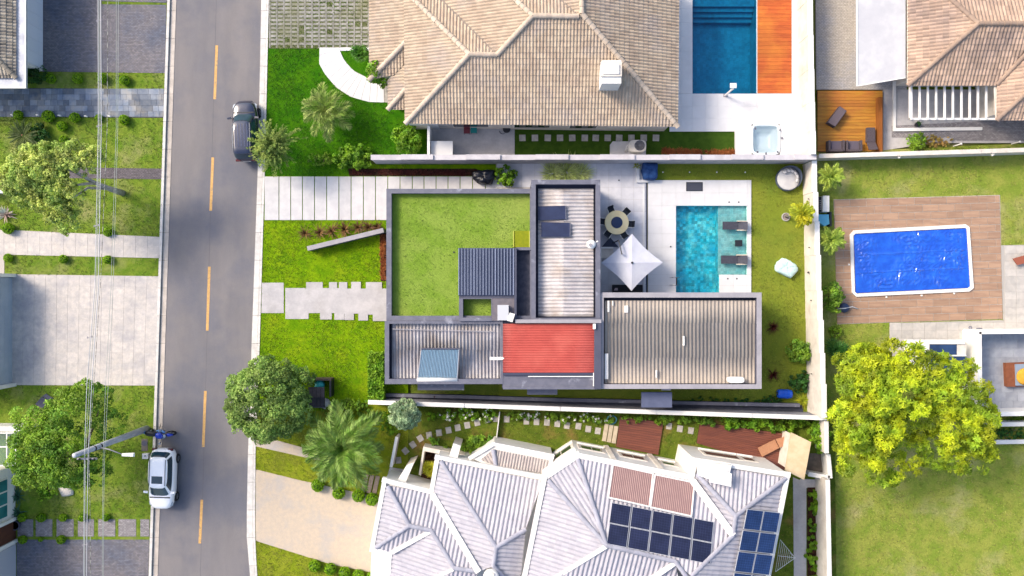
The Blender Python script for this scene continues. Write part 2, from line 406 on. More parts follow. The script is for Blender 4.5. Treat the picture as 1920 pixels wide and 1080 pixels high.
def spiky_mesh(name, m, n=30, L=.8, w=.05, up=(.2, 1.2), droop=.5, seed=0, sp=.05):
    """strap leaves that rise from one root and arch over"""
    rng = random.Random(seed); v = []; f = []; tv = []
    for i in range(n):
        a = rng.uniform(0, 6.283); e = rng.uniform(*up); l = L * rng.uniform(.65, 1.1); d = Vector((math.cos(a), math.sin(a), 0)); s = Vector((-d.y, d.x, 0))
        o = d * rng.uniform(0, sp); b = len(v); K_ = 4; t_ = rng.random()
        for k in range(K_ + 1):
            t = k / K_; p = o + d * l * t * math.cos(e) + Vector((0, 0, l * t * math.sin(e) - droop * l * t * t)); p.z = max(p.z, .015)
            ww = w * (1 - t ** 2) * .5 + .002; v += [p + s * ww, p - s * ww]
        for k in range(K_): f.append((b + 2 * k, b + 2 * k + 2, b + 2 * k + 3, b + 2 * k + 1)); tv.append(min(1, t_ * .7 + .3 * k / K_))
    me = bpy.data.meshes.new(name); me.from_pydata([tuple(x) for x in v], [], f); me.materials.append(m)
    at = me.attributes.new('tint', 'FLOAT', 'FACE'); at.data.foreach_set('value', tv); return me
def spiky(name, label, cat, px, py, me, rot=0, s=1.0, group=None, h=0.0):
    o = place(name, me, None, P(px, py, h), (0, 0, rot), (s, s, s)); return tag(o, label, cat, group)
def shrub(name, label, px, py, r, hgt, m, n, leaf, seed, group=None, cat='shrub', asp=.55, sub=70, shape='leaf', h0=0.0, stretch=(1, 1), bark=None, jit=.6):
    b = P(px, py, h0); t = thing(name, label, cat, b, 0, group)
    pos, nr, ct = cloud([(0, 0, hgt * .52, r * stretch[0], r * stretch[1], hgt * .5)], int(n * 1.7), seed, .35, sub, .3, -.7); leaf = leaf * .78
    ok = pos[:, 2] > .02; place('crown', leaves_mesh('crown', pos[ok], nr[ok], leaf, m, seed, shape, asp, ct[ok], jit), t)
    mb = MB(); rng = random.Random(seed)
    for i in range(4):
        a = rng.uniform(0, 6.28); mb.path([b, b + Vector((math.cos(a) * r * .3, math.sin(a) * r * .3, hgt * .4)), b + Vector((math.cos(a) * r * .55, math.sin(a) * r * .55, hgt * .75))], [.03, .022, .01], 5)
    mb.build('stem', bark or MATS['bark'], t); return t
# ============================================================ materials shared across the place
def cobble(name, c, c2, mort, bw=.2, bh=.1, var=.35, rough=.85, rot=0.0, c3=None):
    m = mat(name, c, c2, scale=14, rough=rough, fine=.2, fscale=9, c3=c3, s3=.35, lo3=.45, hi3=.7)
    N = m.node_tree.nodes; L = m.node_tree.links; bs = N['Principled BSDF']; src = bs.inputs['Base Color'].links[0].from_socket
    g = N.new('ShaderNodeNewGeometry'); mp = N.new('ShaderNodeMapping'); mp.inputs['Rotation'].default_value = (0, 0, rot); L.new(g.outputs['Position'], mp.inputs[0])
    b = N.new('ShaderNodeTexBrick'); b.inputs['Scale'].default_value = 1; b.inputs['Brick Width'].default_value = bw; b.inputs['Row Height'].default_value = bh
    b.inputs['Mortar Size'].default_value = bh * .12; b.inputs['Color1'].default_value = (1 - var,) * 3 + (1,); b.inputs['Color2'].default_value = (1 + var,) * 3 + (1,)
    b.inputs['Mortar'].default_value = (mort,) * 3 + (1,); L.new(mp.outputs[0], b.inputs['Vector'])
    x = N.new('ShaderNodeMix'); x.data_type = 'RGBA'; x.blend_type = 'MULTIPLY'; x.inputs[0].default_value = 1
    L.new(src, x.inputs[6]); L.new(b.outputs['Color'], x.inputs[7]); L.new(x.outputs[2], bs.inputs['Base Color']); return m
def grass(name, c, c2, c3, fine=.34, s=1.3, s3=.22, fs=28, lo3=.48, hi3=.68, mid=.16):
    return mat(name, c, c2, scale=s, rough=.95, bump=.9, bscale=45, fine=fine, fscale=fs, c3=c3, s3=s3, lo3=lo3, hi3=hi3, spec=.1, mid=mid, mids=6)
G_VIV = grass('front_grass', (110, 156, 8), (138, 176, 14), (160, 180, 30), s3=.5, lo3=.52, hi3=.76)
G_UP = grass('deep_green_grass', (56, 118, 6), (74, 134, 8), (92, 140, 14), fine=.22)
G_TURF = grass('garden_turf', (138, 154, 52), (148, 158, 58), (122, 146, 52), fine=.1, s=.5, fs=40, mid=.06)
G_ROOF = grass('roof_turf', (134, 168, 58), (150, 178, 74), (162, 182, 86), fine=.12, s=.8, fs=30, mid=.1)
G_LEFT = grass('verge_grass', (112, 146, 44), (138, 160, 58), (164, 166, 104), s3=.45, lo3=.5, hi3=.72)
G_RIGHT = grass('dry_grass', (142, 164, 62), (168, 176, 80), (190, 184, 124), s=.9, s3=.3, lo3=.5, hi3=.7)
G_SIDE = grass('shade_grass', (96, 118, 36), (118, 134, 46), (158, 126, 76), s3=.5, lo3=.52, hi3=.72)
G_BASE = grass('field_grass', (120, 144, 50), (140, 156, 60), (150, 150, 90))
SOIL = mat('mulch', (52, 36, 30), (84, 58, 44), scale=6, rough=1, bump=1, bscale=25, fine=.5, fscale=30, spec=.1)
ASPH = mat('asphalt', (134, 131, 134), (145, 140, 140), scale=.35, rough=.9, bump=.35, bscale=90, fine=.14, fscale=70, mid=.05, mids=1.2, c3=(120, 121, 131), s3=.16, lo3=.45, hi3=.62, stretch=(1, .22, 1))
ASPH_PATCH = mat('asphalt_patch', (114, 112, 116), (122, 118, 120), scale=1, rough=.9, bump=.3, bscale=90, fine=.14, fscale=60)
KERB = mat('kerb_concrete', (242, 238, 232), (226, 222, 216), scale=2.5, rough=.85, fine=.1, rnd=.06, bump=.2, c3=(204, 198, 190), s3=1.1, lo3=.62, hi3=.75)
GUTTER = mat('gutter_concrete', (222, 211, 200), (202, 192, 182), scale=1.6, rough=.9, fine=.12, rnd=.1, bump=.2)
YEL = mat('road_paint', (236, 188, 114), (222, 172, 104), scale=6, rough=.7, fine=.15, fscale=25, c3=(176, 152, 122), s3=5, lo3=.56, hi3=.66)
CONC = mat('pale_concrete', (230, 228, 228), (218, 216, 218), scale=1.4, rough=.85, fine=.06, rnd=.05, bump=.12)
CONCG = mat('grey_concrete', (212, 208, 208), (198, 195, 196), scale=1.1, rough=.9, fine=.08, mid=.06, c3=(186, 182, 180), s3=.5)
WHITE = mat('white_paint', (250, 248, 244), (240, 238, 234), scale=.8, rough=.6, fine=.025, mid=.03, mids=2, alb=.75)
OFFW = mat('weathered_white', (236, 228, 217), (222, 213, 202), scale=1.2, rough=.75, fine=.05, alb=.74, mid=.05, mids=3, c3=(200, 190, 178), s3=.8, lo3=.54, hi3=.76)
LAVW = mat('pale_grey_wall', (222, 218, 222), (208, 204, 210), scale=1.2, rough=.8, fine=.05, alb=.66, mid=.05, mids=3, c3=(190, 184, 188), s3=.8, lo3=.54, hi3=.76)
STONEW = mat('white_stone', (236, 236, 238), (228, 228, 230), scale=1.5, rough=.6, fine=.03, mid=.025, mids=1.5, rnd=.03, alb=.7)
STONEP = mat('patio_stone', (232, 232, 238), (220, 221, 229), scale=1.8, rough=.7, fine=.06, rnd=.06)
STEP = mat('stepping_concrete', (206, 200, 192), (184, 178, 170), scale=4, rough=.9, fine=.1, rnd=.08)
SLATE = mat('slate', (112, 126, 148), (146, 154, 166), scale=1.1, rough=.7, fine=.1, rnd=.34, c3=(170, 166, 160), s3=.9, lo3=.5, hi3=.7)
PALE = mat('pale_granite', (224, 216, 208), (210, 204, 200), scale=2.6, rough=.85, fine=.12, fscale=16, rnd=.035, bump=.2, c3=(178, 176, 182), s3=.5, lo3=.48, hi3=.75, mid=.08, mids=3)
PALEJ = mat('pale_joint', (204, 197, 191), rough=.9)
BEIGE = mat('beige_pebble', (226, 208, 184), (216, 200, 182), scale=3.5, rough=.95, fine=.14, fscale=30, bump=.5, bscale=50, c3=(200, 194, 190), s3=.5)
COB_D = cobble('blue_grey_cobble', (124, 122, 132), (150, 144, 146), .45, .2, .1, .2, c3=(108, 116, 136))
COB_M = cobble('grey_cobble', (152, 148, 152), (172, 166, 166), .5, .2, .1, .22)
COB_K = cobble('dark_cobble', (104, 98, 106), (124, 116, 120), .5, .2, .1, .25)
COB_R = cobble('warm_cobble', (190, 184, 178), (204, 196, 186), .7, .22, .11, .1, c3=(172, 176, 188))
BROWN = mat('wood_look_paver', (174, 140, 116), (192, 157, 130), scale=1.6, rough=.7, fine=.1, fscale=12, rnd=.1, stretch=(.35, 3, 1))
GREYM = mat('charcoal_wall', (96, 99, 120), (88, 91, 112), scale=1.2, rough=.7, fine=.06, alb=.55)
GREYC = mat('grey_coping', (122, 123, 138), (110, 112, 128), scale=2.2, rough=.6, fine=.06, c3=(166, 168, 182), s3=1.2, lo3=.6, hi3=.72)
GREYL = mat('light_grey_coping', (182, 178, 184), (168, 165, 172), scale=1.4, rough=.65, fine=.05)
BLACKM = mat('black_metal', (44, 46, 54), rough=.45, alb=.6)
CHROME = mat('steel', (190, 192, 196), rough=.25, metal=.9)
BARK = mat('bark', (150, 134, 112), (112, 98, 82), scale=9, rough=.95, bump=.8, bscale=22, fine=.25, fscale=18)
BARKG = mat('grey_bark', (178, 176, 168), (136, 134, 126), scale=7, rough=.95, bump=.6, bscale=22)
def leafm(name, c, c2, tint=.45, sc=1.2, alb=1.0, rough=.55): return mat(name, c, c2, scale=sc, rough=rough, tint=tint, leaf=True, alb=alb, spec=.3)
LF_DARK = leafm('street_tree_leaf', (112, 144, 66), (142, 166, 84))
LF_YEL = leafm('yellow_green_leaf', (186, 196, 34), (138, 168, 42), sc=.6, alb=.98)
LF_OLIVE = leafm('olive_leaf', (188, 198, 104), (150, 176, 86), sc=.7)
LF_MID = leafm('mid_green_leaf', (136, 168, 48), (100, 142, 46), sc=.8)
LF_BRIGHT = leafm('bright_leaf', (134, 172, 40), (102, 150, 38))
LF_CONIF = leafm('feathery_leaf', (150, 166, 82), (108, 136, 62))
LF_GREY = leafm('grey_green_leaf', (168, 188, 146), (126, 156, 116))
LF_BALL = leafm('clipped_leaf', (138, 178, 26), (116, 160, 22), tint=.35)
LF_PALM = leafm('palm_leaf', (104, 142, 52), (136, 160, 82), tint=.4)
LF_PALMY = leafm('yellow_palm_leaf', (200, 194, 40), (170, 184, 52), tint=.3, alb=.85)
LF_PALML = leafm('light_palm_leaf', (166, 182, 74), (138, 166, 66), tint=.35)
LF_DEEP = leafm('deep_green_leaf', (44, 88, 34), (58, 104, 40))
LF_BRONZE = leafm('bronze_leaf', (104, 74, 50), (140, 108, 66), tint=.5)
LF_RED = leafm('rust_grass_leaf', (150, 84, 48), (172, 106, 58), tint=.45)
LF_MAROON = leafm('maroon_leaf', (78, 30, 26), (98, 44, 34), tint=.5)
LF_BLUE = leafm('blue_green_leaf', (60, 104, 84), (80, 122, 98), tint=.4)
LF_AGAVE = leafm('pale_agave_leaf', (160, 176, 170), (176, 150, 140), tint=.25)

# ============================================================ ground, road, kerbs
POOL_A = wr(1267, 386, 1348, 556); POOL_B = wr(1348, 386, 1400, 515); POOL_U = wr(1298, -90, 1418, 176)
struct('terrain', rectsheet(MB(), -300, -300, 300, 300, [POOL_A, POOL_B, POOL_U], 0, -0.2), G_BASE)
def lx(y): return 318 - 35 * y / 1080                    # kerb line on the far side of the road
RK = [(-700, 512), (0, 504), (300, 497), (640, 487), (850, 479), (1000, 478), (1080, 482), (1180, 490), (1500, 520)]
RR = [(-700, 497), (0, 490), (300, 484), (640, 472), (850, 465), (1000, 462), (1080, 469), (1180, 477), (1500, 506)]
def interp(T, y):
    for (a, xa), (b, xb) in zip(T, T[1:]):
        if a <= y <= b: return xa + (xb - xa) * (y - a) / (b - a)
    return T[-1][1]
ysr = list(range(-700, 1501, 50))
mb = MB()
for a, b in zip(ysr, ysr[1:]):
    vv = [P(lx(a) + 6, a), P(interp(RR, a) + 4, a), P(interp(RR, b) + 4, b), P(lx(b) + 6, b)]
    mb.add([(p.x, p.y, -.12) for p in vv], [(3, 2, 1, 0)])
road = struct('road', mb, ASPH, 'grey asphalt street running between the two rows of plots')
for (x0, x1, y0, y1, d) in [(402, 407, 85, 186, -3), (394.5, 399.5, 295, 395, -3), (388, 393, 500, 620, -3), (380.5, 385.5, 733, 838, -3), (374, 379, 937, 1019, -3), (409, 414, -140, -30, -3), (366, 371, 1130, 1230, -3)]:
    vv = [P(x0 + 2, y0, -.116), P(x1 + 2, y0, -.116), P(x1 + d + 1, y1, -.116), P(x0 + d + 1, y1, -.116)]
    MB().add([tuple(p) for p in vv], [(3, 2, 1, 0)]).build('lane_marking', YEL, road)
jl = MB()
for a, b in zip(ysr[8:-4], ysr[9:-4]):
    f = lambda y: 405 - 30 * y / 1080 - 1
    vv = [P(f(a), a), P(f(a) + .9, a), P(f(b) + .9, b), P(f(b), b)]
    jl.add([(p.x, p.y, -.1175) for p in vv], [(3, 2, 1, 0)])
jl.build('centre_seam', ASPH_PATCH, road)
kl = struct('kerb', MB().pp([(lx(-700) - 1, -700), (lx(-700) + .5, -700), (lx(1500) + .5, 1500), (lx(1500) - 1, 1500)], -.2, -.03), GUTTER, 'pale concrete kerb with gutter on the power line side of the street')
kr = struct('kerb', MB().pp([(512 - 2, -700), (512 - .5, -700), (497 - .5, 300), (497 - 2, 300)], -.2, -.03), KERB, 'wide white concrete kerb on the villa side of the street')
for y in range(-240, 1320, 52):
    for (o0, o1, z1, m, nm) in ((-4.5, .3, .03, KERB, 'kerb_stone'), (3.2, 12.5, -.095, GUTTER, 'gutter_slab')):
        q = [(lx(y) + o0, y + .3), (lx(y) + o1, y + .3), (lx(y + 52) + o1, y + 51.7), (lx(y + 52) + o0, y + 51.7)]
        MB().pp(q, -.19, z1).build(nm, m, kl)
    a, b = y, y + 52
    q = [(interp(RK, a) - 4.2, a + .3), (interp(RK, a), a + .3), (interp(RK, b), b - .3), (interp(RK, b) - 4.2, b - .3)]
    MB().pp(q, -.19, .045).build('kerb_stone', KERB, kr)
    q = [(interp(RR, a), a + .3), (interp(RK, a) - 4.6, a + .3), (interp(RK, b) - 4.6, b - .3), (interp(RR, b), b - .3)]
    MB().pp(q, -.19, .01).build('gutter_slab', KERB, kr)
# lawns
lawn_l = struct('verge_lawn', MB().pp([(-160, -160), (lx(-160) - 4.8, -160), (lx(1240) - 4.8, 1240), (-160, 1240)], -.19, 0), G_LEFT, 'mown grass verge on the power line side of the street')
lawn_u = struct('front_lawn', MB().pp([(interp(RK, -160), -160), (830, -160), (830, 292), (690, 292), (690, 330), (interp(RK, 330), 330), (interp(RK, 90), 90)], -.19, 0), G_UP, 'deep green front lawn of the tile-roofed house')
lawn_m = struct('front_lawn', MB().pp([(interp(RK, 330), 330), (690, 330), (690, 308), (935, 308), (935, 370), (765, 370), (765, 752), (700, 752), (600, 770), (interp(RK, 775), 775), (interp(RK, 640), 640)], -.19, 0), G_VIV, 'bright green front lawn of the dark modern house')
lawn_b = struct('front_lawn', MB().pp([(interp(RK, 775), 775), (600, 770), (700, 752), (765, 752), (765, 900), (740, 1180), (interp(RK, 1180), 1180), (interp(RK, 1080), 1080), (interp(RK, 1000), 1000), (interp(RK, 850), 850)], -.19, 0), mat('low_front_grass', (142, 160, 34), (160, 170, 50), scale=1.3, rough=.95, bump=.9, bscale=45, fine=.3, fscale=50, c3=(120, 128, 50), s3=.4, spec=.1), 'yellowish front lawn of the white house')
lawn_t = struct('garden_lawn', rectsheet(MB(), *wr(935, 300, 1516, 772), [POOL_A, POOL_B], 0, 0), G_TURF, 'short olive garden turf around the villa pool')
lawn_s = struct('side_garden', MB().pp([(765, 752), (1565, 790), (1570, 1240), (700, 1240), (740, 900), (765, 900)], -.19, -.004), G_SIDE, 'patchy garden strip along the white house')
lawn_r = struct('back_lawn', MB().pp([(1516, 288), (2080, 288), (2080, 1240), (1570, 1240), (1565, 790), (1516, 772)], -.19, -.002), G_RIGHT, 'dry yellow green lawn of the plot with the covered pool')
# ---- far-side paving
def pave(name, pts, z1, m, label=None, z0=-.15): return struct(name, MB().pp(pts, z0, z1), m, label)
pave('driveway', [(76, -160), (lx(-160) - 5, -160), (lx(0) - 5, 0), (312, 5), (190, 2), (190, 8), (312, 9), (309, 137), (76, 134)], .02, COB_D, 'blue grey cobbled driveway at the top')
slate = struct('slate_path', MB().pp([(-120, 164), (308.5, 167), (307, 221), (-120, 218)], -.15, .012), mat('dark_joint', (84, 84, 88), rough=.9), 'footpath of mixed blue grey slate tiles')
rng = random.Random(3)
for j in range(5):
    y0 = 166 + j * 10.6; x = -110 + (j * 7) % 13
    while x < 304:
        w = rng.choice([10.5, 14, 10.5, 21]); w = min(w, 307 - x)
        a = P(x, y0 + 10.6, .05); b = P(x + w, y0, .05)
        if w > 3: piece('slate_tile', SLATE, slate, (a.x + b.x) / 2, (a.y + b.y) / 2, 0, b.x - a.x - .014, b.y - a.y - .014, .035 + rng.uniform(-.003, .004))
        x += w
pave('footpath', [(130, 314), (303.5, 316), (302.5, 336), (130, 334)], .02, COB_K, 'narrow dark cobbled footpath crossing the verge')
pp_ = struct('pale_path', MB().pp([(-120, 425), (299.5, 444), (298, 484), (8, 477), (8, 516), (-120, 512)], -.15, .02), PALEJ, 'pale granite footpath crossing the verge')
for j in range(2):
    for i in range(16):
        f = lambda t, s: (-60 + 359 * t, (430 + 14.5 * t) * (1 - s) + (476 + 8 * t) * s)
        q = [f(i / 16 + .0005, j / 2 + .003), f((i + 1) / 16 - .0005, j / 2 + .003), f((i + 1) / 16 - .0005, j / 2 + .497), f(i / 16 + .0005, j / 2 + .497)]
        MB().pp(q, 0, .03).build('granite_slab', PALE, pp_)
pd = struct('driveway', MB().pp([(21, 514), (297.5, 518), (290.5, 723), (21, 722)], -.15, .02), PALEJ, 'wide pale granite driveway beside the garage')
for j in range(10):
    for i in range(13):
        f = lambda t, s: (22 + (275 - 7 * s) * t, 515.5 + 2.5 * t + (206 - 1.5 * t) * s)
        e = .0007
        q = [f(i / 13 + e, j / 10 + e), f((i + 1) / 13 - e, j / 10 + e), f((i + 1) / 13 - e, (j + 1) / 10 - e), f(i / 13 + e, (j + 1) / 10 - e)]
        MB().pp(q, 0, .03 + rng.uniform(-.002, .002)).build('granite_slab', PALE, pd)
cs = pave('footpath', [(30, 1006), (31, 1011), (279, 1011), (279, 1006)], .004, G_LEFT, 'line of cobbled squares set in grass')
for (a, b) in [(33, 62), (67, 98), (106, 138), (146, 176), (184, 216), (222, 255), (263, 280)]:
    MB().pp([(a, 973.5), (b, 973.5), (b, 1006), (a, 1006)], -.1, .02).build('cobbled_square', COB_M, cs)
pave('driveway', [(31, 1012), (280, 1012), (lx(1240) - 5, 1240), (31, 1240)], .02, COB_D, 'blue grey cobbled driveway at the bottom')
# ---- villa-side paving
gp = pave('grid_paver_driveway', [(interp(RK, -120) + 1, -160), (694, -160), (694, 91), (interp(RK, 90) + 1, 91)], .006, grass('paver_grass', (116, 124, 84), (132, 134, 104), (96, 120, 50), fine=.3), 'driveway of concrete grid pavers with grass in the gaps')
mb = MB(); rng = random.Random(8)
yy = -120.0
while yy < 86:
    xx = 508.0
    while xx < 688:
        if rng.random() > .05: 
            mb.rect(xx, yy, xx + 9.4 + rng.uniform(-.4, .4), yy + 4.6, -.05, .03 + rng.uniform(-.008, .006)); 
        xx += 13.2
    yy += 7.4
o = mb.build('grid_pavers', mat('paver_concrete', (178, 176, 170), (150, 148, 140), scale=2, rough=.95, fine=.2, fscale=14, c3=(140, 140, 110), s3=.4), gp, kind='stuff')
mb = MB(); xx = 504.5
while xx < 690: mb.rect(xx, -120, xx + 2.6, 90, -.05, .022); xx += 13.2
mb.build('grid_paver_bars', MATS['paver_concrete'], gp, kind='stuff')
cp = pave('curved_path', [(599, 88.5), (637, 88.5), (720, 88), (720, 94), (637, 95.5), (645, 113), (662, 132), (694, 148), (728, 158), (728, 192), (690, 191), (656, 181), (630, 164), (610, 140), (598.5, 120)], .015, STEP, 'curved white path to the tile-roofed house')
out = [(599, 89), (598.5, 120), (610, 140), (630.6, 163.7), (656, 181), (690.5, 191), (720, 192)]
inn = [(637, 89.5), (637.5, 96), (645, 113), (662, 132), (678, 141), (694, 148), (720, 157)]
def along(T, t):
    t *= len(T) - 1; i = min(int(t), len(T) - 2); u = t - i; return (T[i][0] + (T[i + 1][0] - T[i][0]) * u, T[i][1] + (T[i + 1][1] - T[i][1]) * u)
for i in range(13):
    a, b = i / 13 + .0015, (i + 1) / 13 - .0015
    MB().pp([along(out, a), along(out, b), along(inn, b), along(inn, a)], 0, .04).build('path_slab', STONEW, cp)
MB().rect(638, 89, 700, 95, 0, .038).build('path_slab', STONEW, cp)
dr = pave('slab_driveway', [(492, 330.5), (933, 330.5), (933, 413), (interp(RK, 413) + 1, 413)], .004, G_VIV, 'driveway of long white concrete slabs with grass joints')
edges = [interp(RK, 370) + .5, 523, 545, 567, 589.7, 612.5, 635.4, 658.3, 681.3, 704, 727, 750, 773, 795, 817.6, 840, 862.6, 886, 910, 933]
for a, b in zip(edges, edges[1:]):
    MB().rect(a + .75, 331, b - .75, 412.5 if b < 800 else 372, -.05, .045).build('concrete_slab', CONC, dr)
wk = pave('entrance_walk', [(491, 530), (532, 530), (532, 587), (490, 587)], .03, CONCG, 'entrance walk of large overlapping concrete slabs')
for i, (a, b, c, d) in enumerate([(535, 540, 578.5, 598), (574, 529, 605, 587), (600, 540, 622, 599), (617, 529, 632, 587), (627, 540, 645.5, 599.5), (635.5, 529, 651, 588), (646, 541, 663.5, 600), (658.5, 528.5, 676.5, 588), (672, 541, 690, 601), (686, 529, 716, 590), (699, 541, 726, 602)]):
    MB().rect(a, b, c, d, -.05, .034 + .0045 * i).build('walk_slab', CONCG, wk)
pave('side_shade_strip', [(722, 744), (1100, 750), (1506, 760), (1506, 774), (722, 760)], .01, mat('strip_shade_tone', (70, 74, 92), (60, 64, 80), scale=2, rough=.8, fine=.08), 'dark paved passage along the long white wall')  # added strip, its dark blue grey imitates the shadow beside the villa
pave('mulch_bed', [(652, 316), (890, 316), (935, 330), (655, 330)], .02, SOIL, 'dark mulch bed beside the slab driveway')
pave('mulch_bed', [(712, 437), (726, 437), (726, 527), (714, 527)], .02, SOIL)
pave('driveway', [(interp(RK, 880) + .5, 880), (560, 900), (720, 935), (722, 1074), (700, 1074), (620, 1058), (interp(RK, 1018) + .5, 1014)], .025, BEIGE, 'beige pebbled driveway of the white house')
pave('footpath', [(interp(RK, 830) + .5, 826), (520, 826), (600, 848), (600, 864), (interp(RK, 838) + .5, 837)], .025, BEIGE, 'short beige footpath under the round street tree')
tp = struct('terrace', MB().pp([(930, 306), (1212, 306), (1212, 560), (1100, 560), (990, 560), (990, 420), (930, 372)], -.15, .03), STEP, 'pale terrace around the dining table')
x0, y0, x1, y1 = wr(932, 306, 1211, 556)
tilegrid(tp, 'terrace_tile', STONEP, x0, y0, x1, y1, .9, .9, .02, .05, skip=lambda x, y: x < wr(1120, 0, 1121, 1)[0] and y < wr(0, 350, 1, 351)[1])
# main pool deck with its pool
DK = wr(1214.5, 338, 1408, 556)
pk = struct('pool_deck', rectsheet(MB(), *DK, [POOL_A, POOL_B], 0, .05), STEP, 'white stone deck around the villa pool')
tilegrid(pk, 'deck_tile', STONEW, *DK, .95, .95, .045, .09, holes=[POOL_A, POOL_B], gap=.008)
MB().rect(1193.5, 306, 1199, 341, -.1, .24).rect(1193.5, 337, 1216, 342, -.1, .2395).build('deck_kerb', STONEW, pk)
MB().rect(1206, 340, 1209, 556, -.1, .11).build('deck_edge', STONEW, pk)
MB().rect(1209.2, 341, 1214, 556, -.1, .045).build('drain_channel', mat('drain_dark', (58, 62, 84), rough=.6), pk)
TQ = mat('turquoise_mosaic', (50, 204, 220), (140, 234, 232), scale=2.2, rough=.35, fine=.25, fscale=9, lo=.42, hi=.62, alb=.95, c3=(30, 176, 206), s3=.4)
TQL = mat('pale_turquoise_mosaic', (164, 222, 218), (196, 234, 226), scale=2.4, rough=.35, fine=.2, fscale=9, alb=.86)
BLQ = mat('blue_mosaic', (22, 140, 176), (36, 156, 190), scale=.9, rough=.35, fine=.16, fscale=8, alb=.85)
def mosaic(m, s=5.5, var=.3):
    N = m.node_tree.nodes; L = m.node_tree.links; bs = N['Principled BSDF']; src = bs.inputs['Base Color'].links[0].from_socket
    g = N.new('ShaderNodeNewGeometry'); v = N.new('ShaderNodeTexVoronoi'); v.distance = 'CHEBYCHEV'; v.inputs['Scale'].default_value = s; v.inputs['Randomness'].default_value = .25
    L.new(g.outputs['Position'], v.inputs['Vector']); sp = N.new('ShaderNodeSeparateColor'); L.new(v.outputs['Color'], sp.inputs[0])
    mrn = N.new('ShaderNodeMapRange'); L.new(sp.outputs[0], mrn.inputs[0]); mrn.inputs[3].default_value = 1 - var; mrn.inputs[4].default_value = 1 + var
    x = N.new('ShaderNodeMix'); x.data_type = 'RGBA'; x.blend_type = 'MULTIPLY'; x.inputs[0].default_value = 1
    cb = N.new('ShaderNodeCombineXYZ'); [L.new(mrn.outputs[0], cb.inputs[i]) for i in range(3)]
    L.new(src, x.inputs[6]); L.new(cb.outputs[0], x.inputs[7]); L.new(x.outputs[2], bs.inputs['Base Color'])
mosaic(TQ, 4.6, .34); mosaic(TQL, 4.6, .14); mosaic(BLQ, 4.5, .12)
def basin(mb, r, zf, zt, walls='NSEW'):
    x0, y0, x1, y1 = r
    mb.add([(x0, y0, zf), (x1, y0, zf), (x1, y1, zf), (x0, y1, zf)], [(0, 1, 2, 3)])
    for k, (a, b) in {'S': ((x0, y0), (x1, y0)), 'E': ((x1, y0), (x1, y1)), 'N': ((x1, y1), (x0, y1)), 'W': ((x0, y1), (x0, y0))}.items():
        if k in walls: mb.add([(a[0], a[1], zf), (b[0], b[1], zf), (b[0], b[1], zt), (a[0], a[1], zt)], [(0, 1, 2, 3)])
pool = thing('swimming_pool', 'turquoise villa pool with a pale shallow shelf under two loungers', 'pool', P(1330, 465))
basin(MB(), POOL_A, -1.25, .05, 'NSW') if False else None
mb = MB(); basin(mb, POOL_A, -1.0, .05, 'NSW'); xE = POOL_A[2]
mb.add([(xE, POOL_A[1], -1.0), (xE, POOL_B[1], -1.0), (xE, POOL_B[1], .05), (xE, POOL_A[1], .05)], [(0, 1, 2, 3)])
mb.add([(xE, POOL_B[1], -1.0), (xE, POOL_B[3], -1.0), (xE, POOL_B[3], -.28), (xE, POOL_B[1], -.28)], [(0, 1, 2, 3)]); mb.build('basin', TQ, pool)
mb = MB(); basin(mb, POOL_B, -.28, .05, 'NSE'); mb.build('shallow_shelf', TQL, pool)
WAT = water('pool_water', (.82, .97, .98))
mb = MB()
for r in (POOL_A, POOL_B): mb.add([(r[0] , r[1], -.06), (r[2], r[1], -.06), (r[2], r[3], -.06), (r[0], r[3], -.06)], [(0, 1, 2, 3)])
mb.build('water_surface', WAT, pool)
for yy in (520.5, 534.5):
    a = P(1256, yy, .1); b = P(1270, yy, -.5)
    MB().path([a, a + Vector((0, 0, .75)), a + Vector((.18, 0, .86)), a + Vector((.42, 0, .8)), Vector((b.x, b.y, .3)), b], .022, 6).build('ladder_rail', CHROME, pool, True)
MB().rect(1267.6, 520, 1271, 535, -.55, -.5, 0).rect(1267.6, 520, 1271, 535, -.25, -.2, 0).build('ladder_step', BLACKM, pool)
# upper pool
UDK = wr(1255, -100, 1509, 247)
ud = struct('pool_deck', rectsheet(MB(), *UDK, [POOL_U], 0, .03), STEP, 'white stone deck around the deep blue pool')
WD = wr(1419.5, -100, 1483.5, 175.5)
tilegrid(ud, 'deck_tile', STONEW, *UDK, 1.0, 1.0, .02, .07, holes=[POOL_U, WD], gap=.006)
up = thing('swimming_pool', 'deep blue rectangular pool with steps beside the orange timber deck', 'pool', P(1358, 90))
mb = MB(); basin(mb, POOL_U, -1.5, .05); mb.build('basin', BLQ, up)
for i, y in enumerate((33, 25, 17, 9)):
    x0, y0, x1, y1 = wr(1298.5, -60, 1417.5, y); MB().box(x0, y0, -1.49, x1, y1, -1.05 + .24 * i).build('pool_step', BLQ, up)
r = POOL_U; MB().add([(r[0], r[1], -.04), (r[2], r[1], -.04), (r[2], r[3], -.04), (r[0], r[3], -.04)], [(0, 1, 2, 3)]).build('water_surface', water('deep_pool_water', (.5, .86, .95)), up)
ORG = mat('orange_timber', (206, 104, 44), (186, 88, 38), scale=3, rough=.55, fine=.12, fscale=10, rnd=.16, stretch=(.3, 3, 1), c3=(222, 132, 50), s3=.3)
wd = struct('timber_deck', MB().box(WD[0], WD[1], -.05, WD[2], WD[3], .05), mat('under_deck', (84, 50, 34), rough=.9), 'orange timber deck beside the deep blue pool')
tilegrid(wd, 'plank', ORG, *WD, 6, .29, .05, .09, gap=.01, jit=.003)
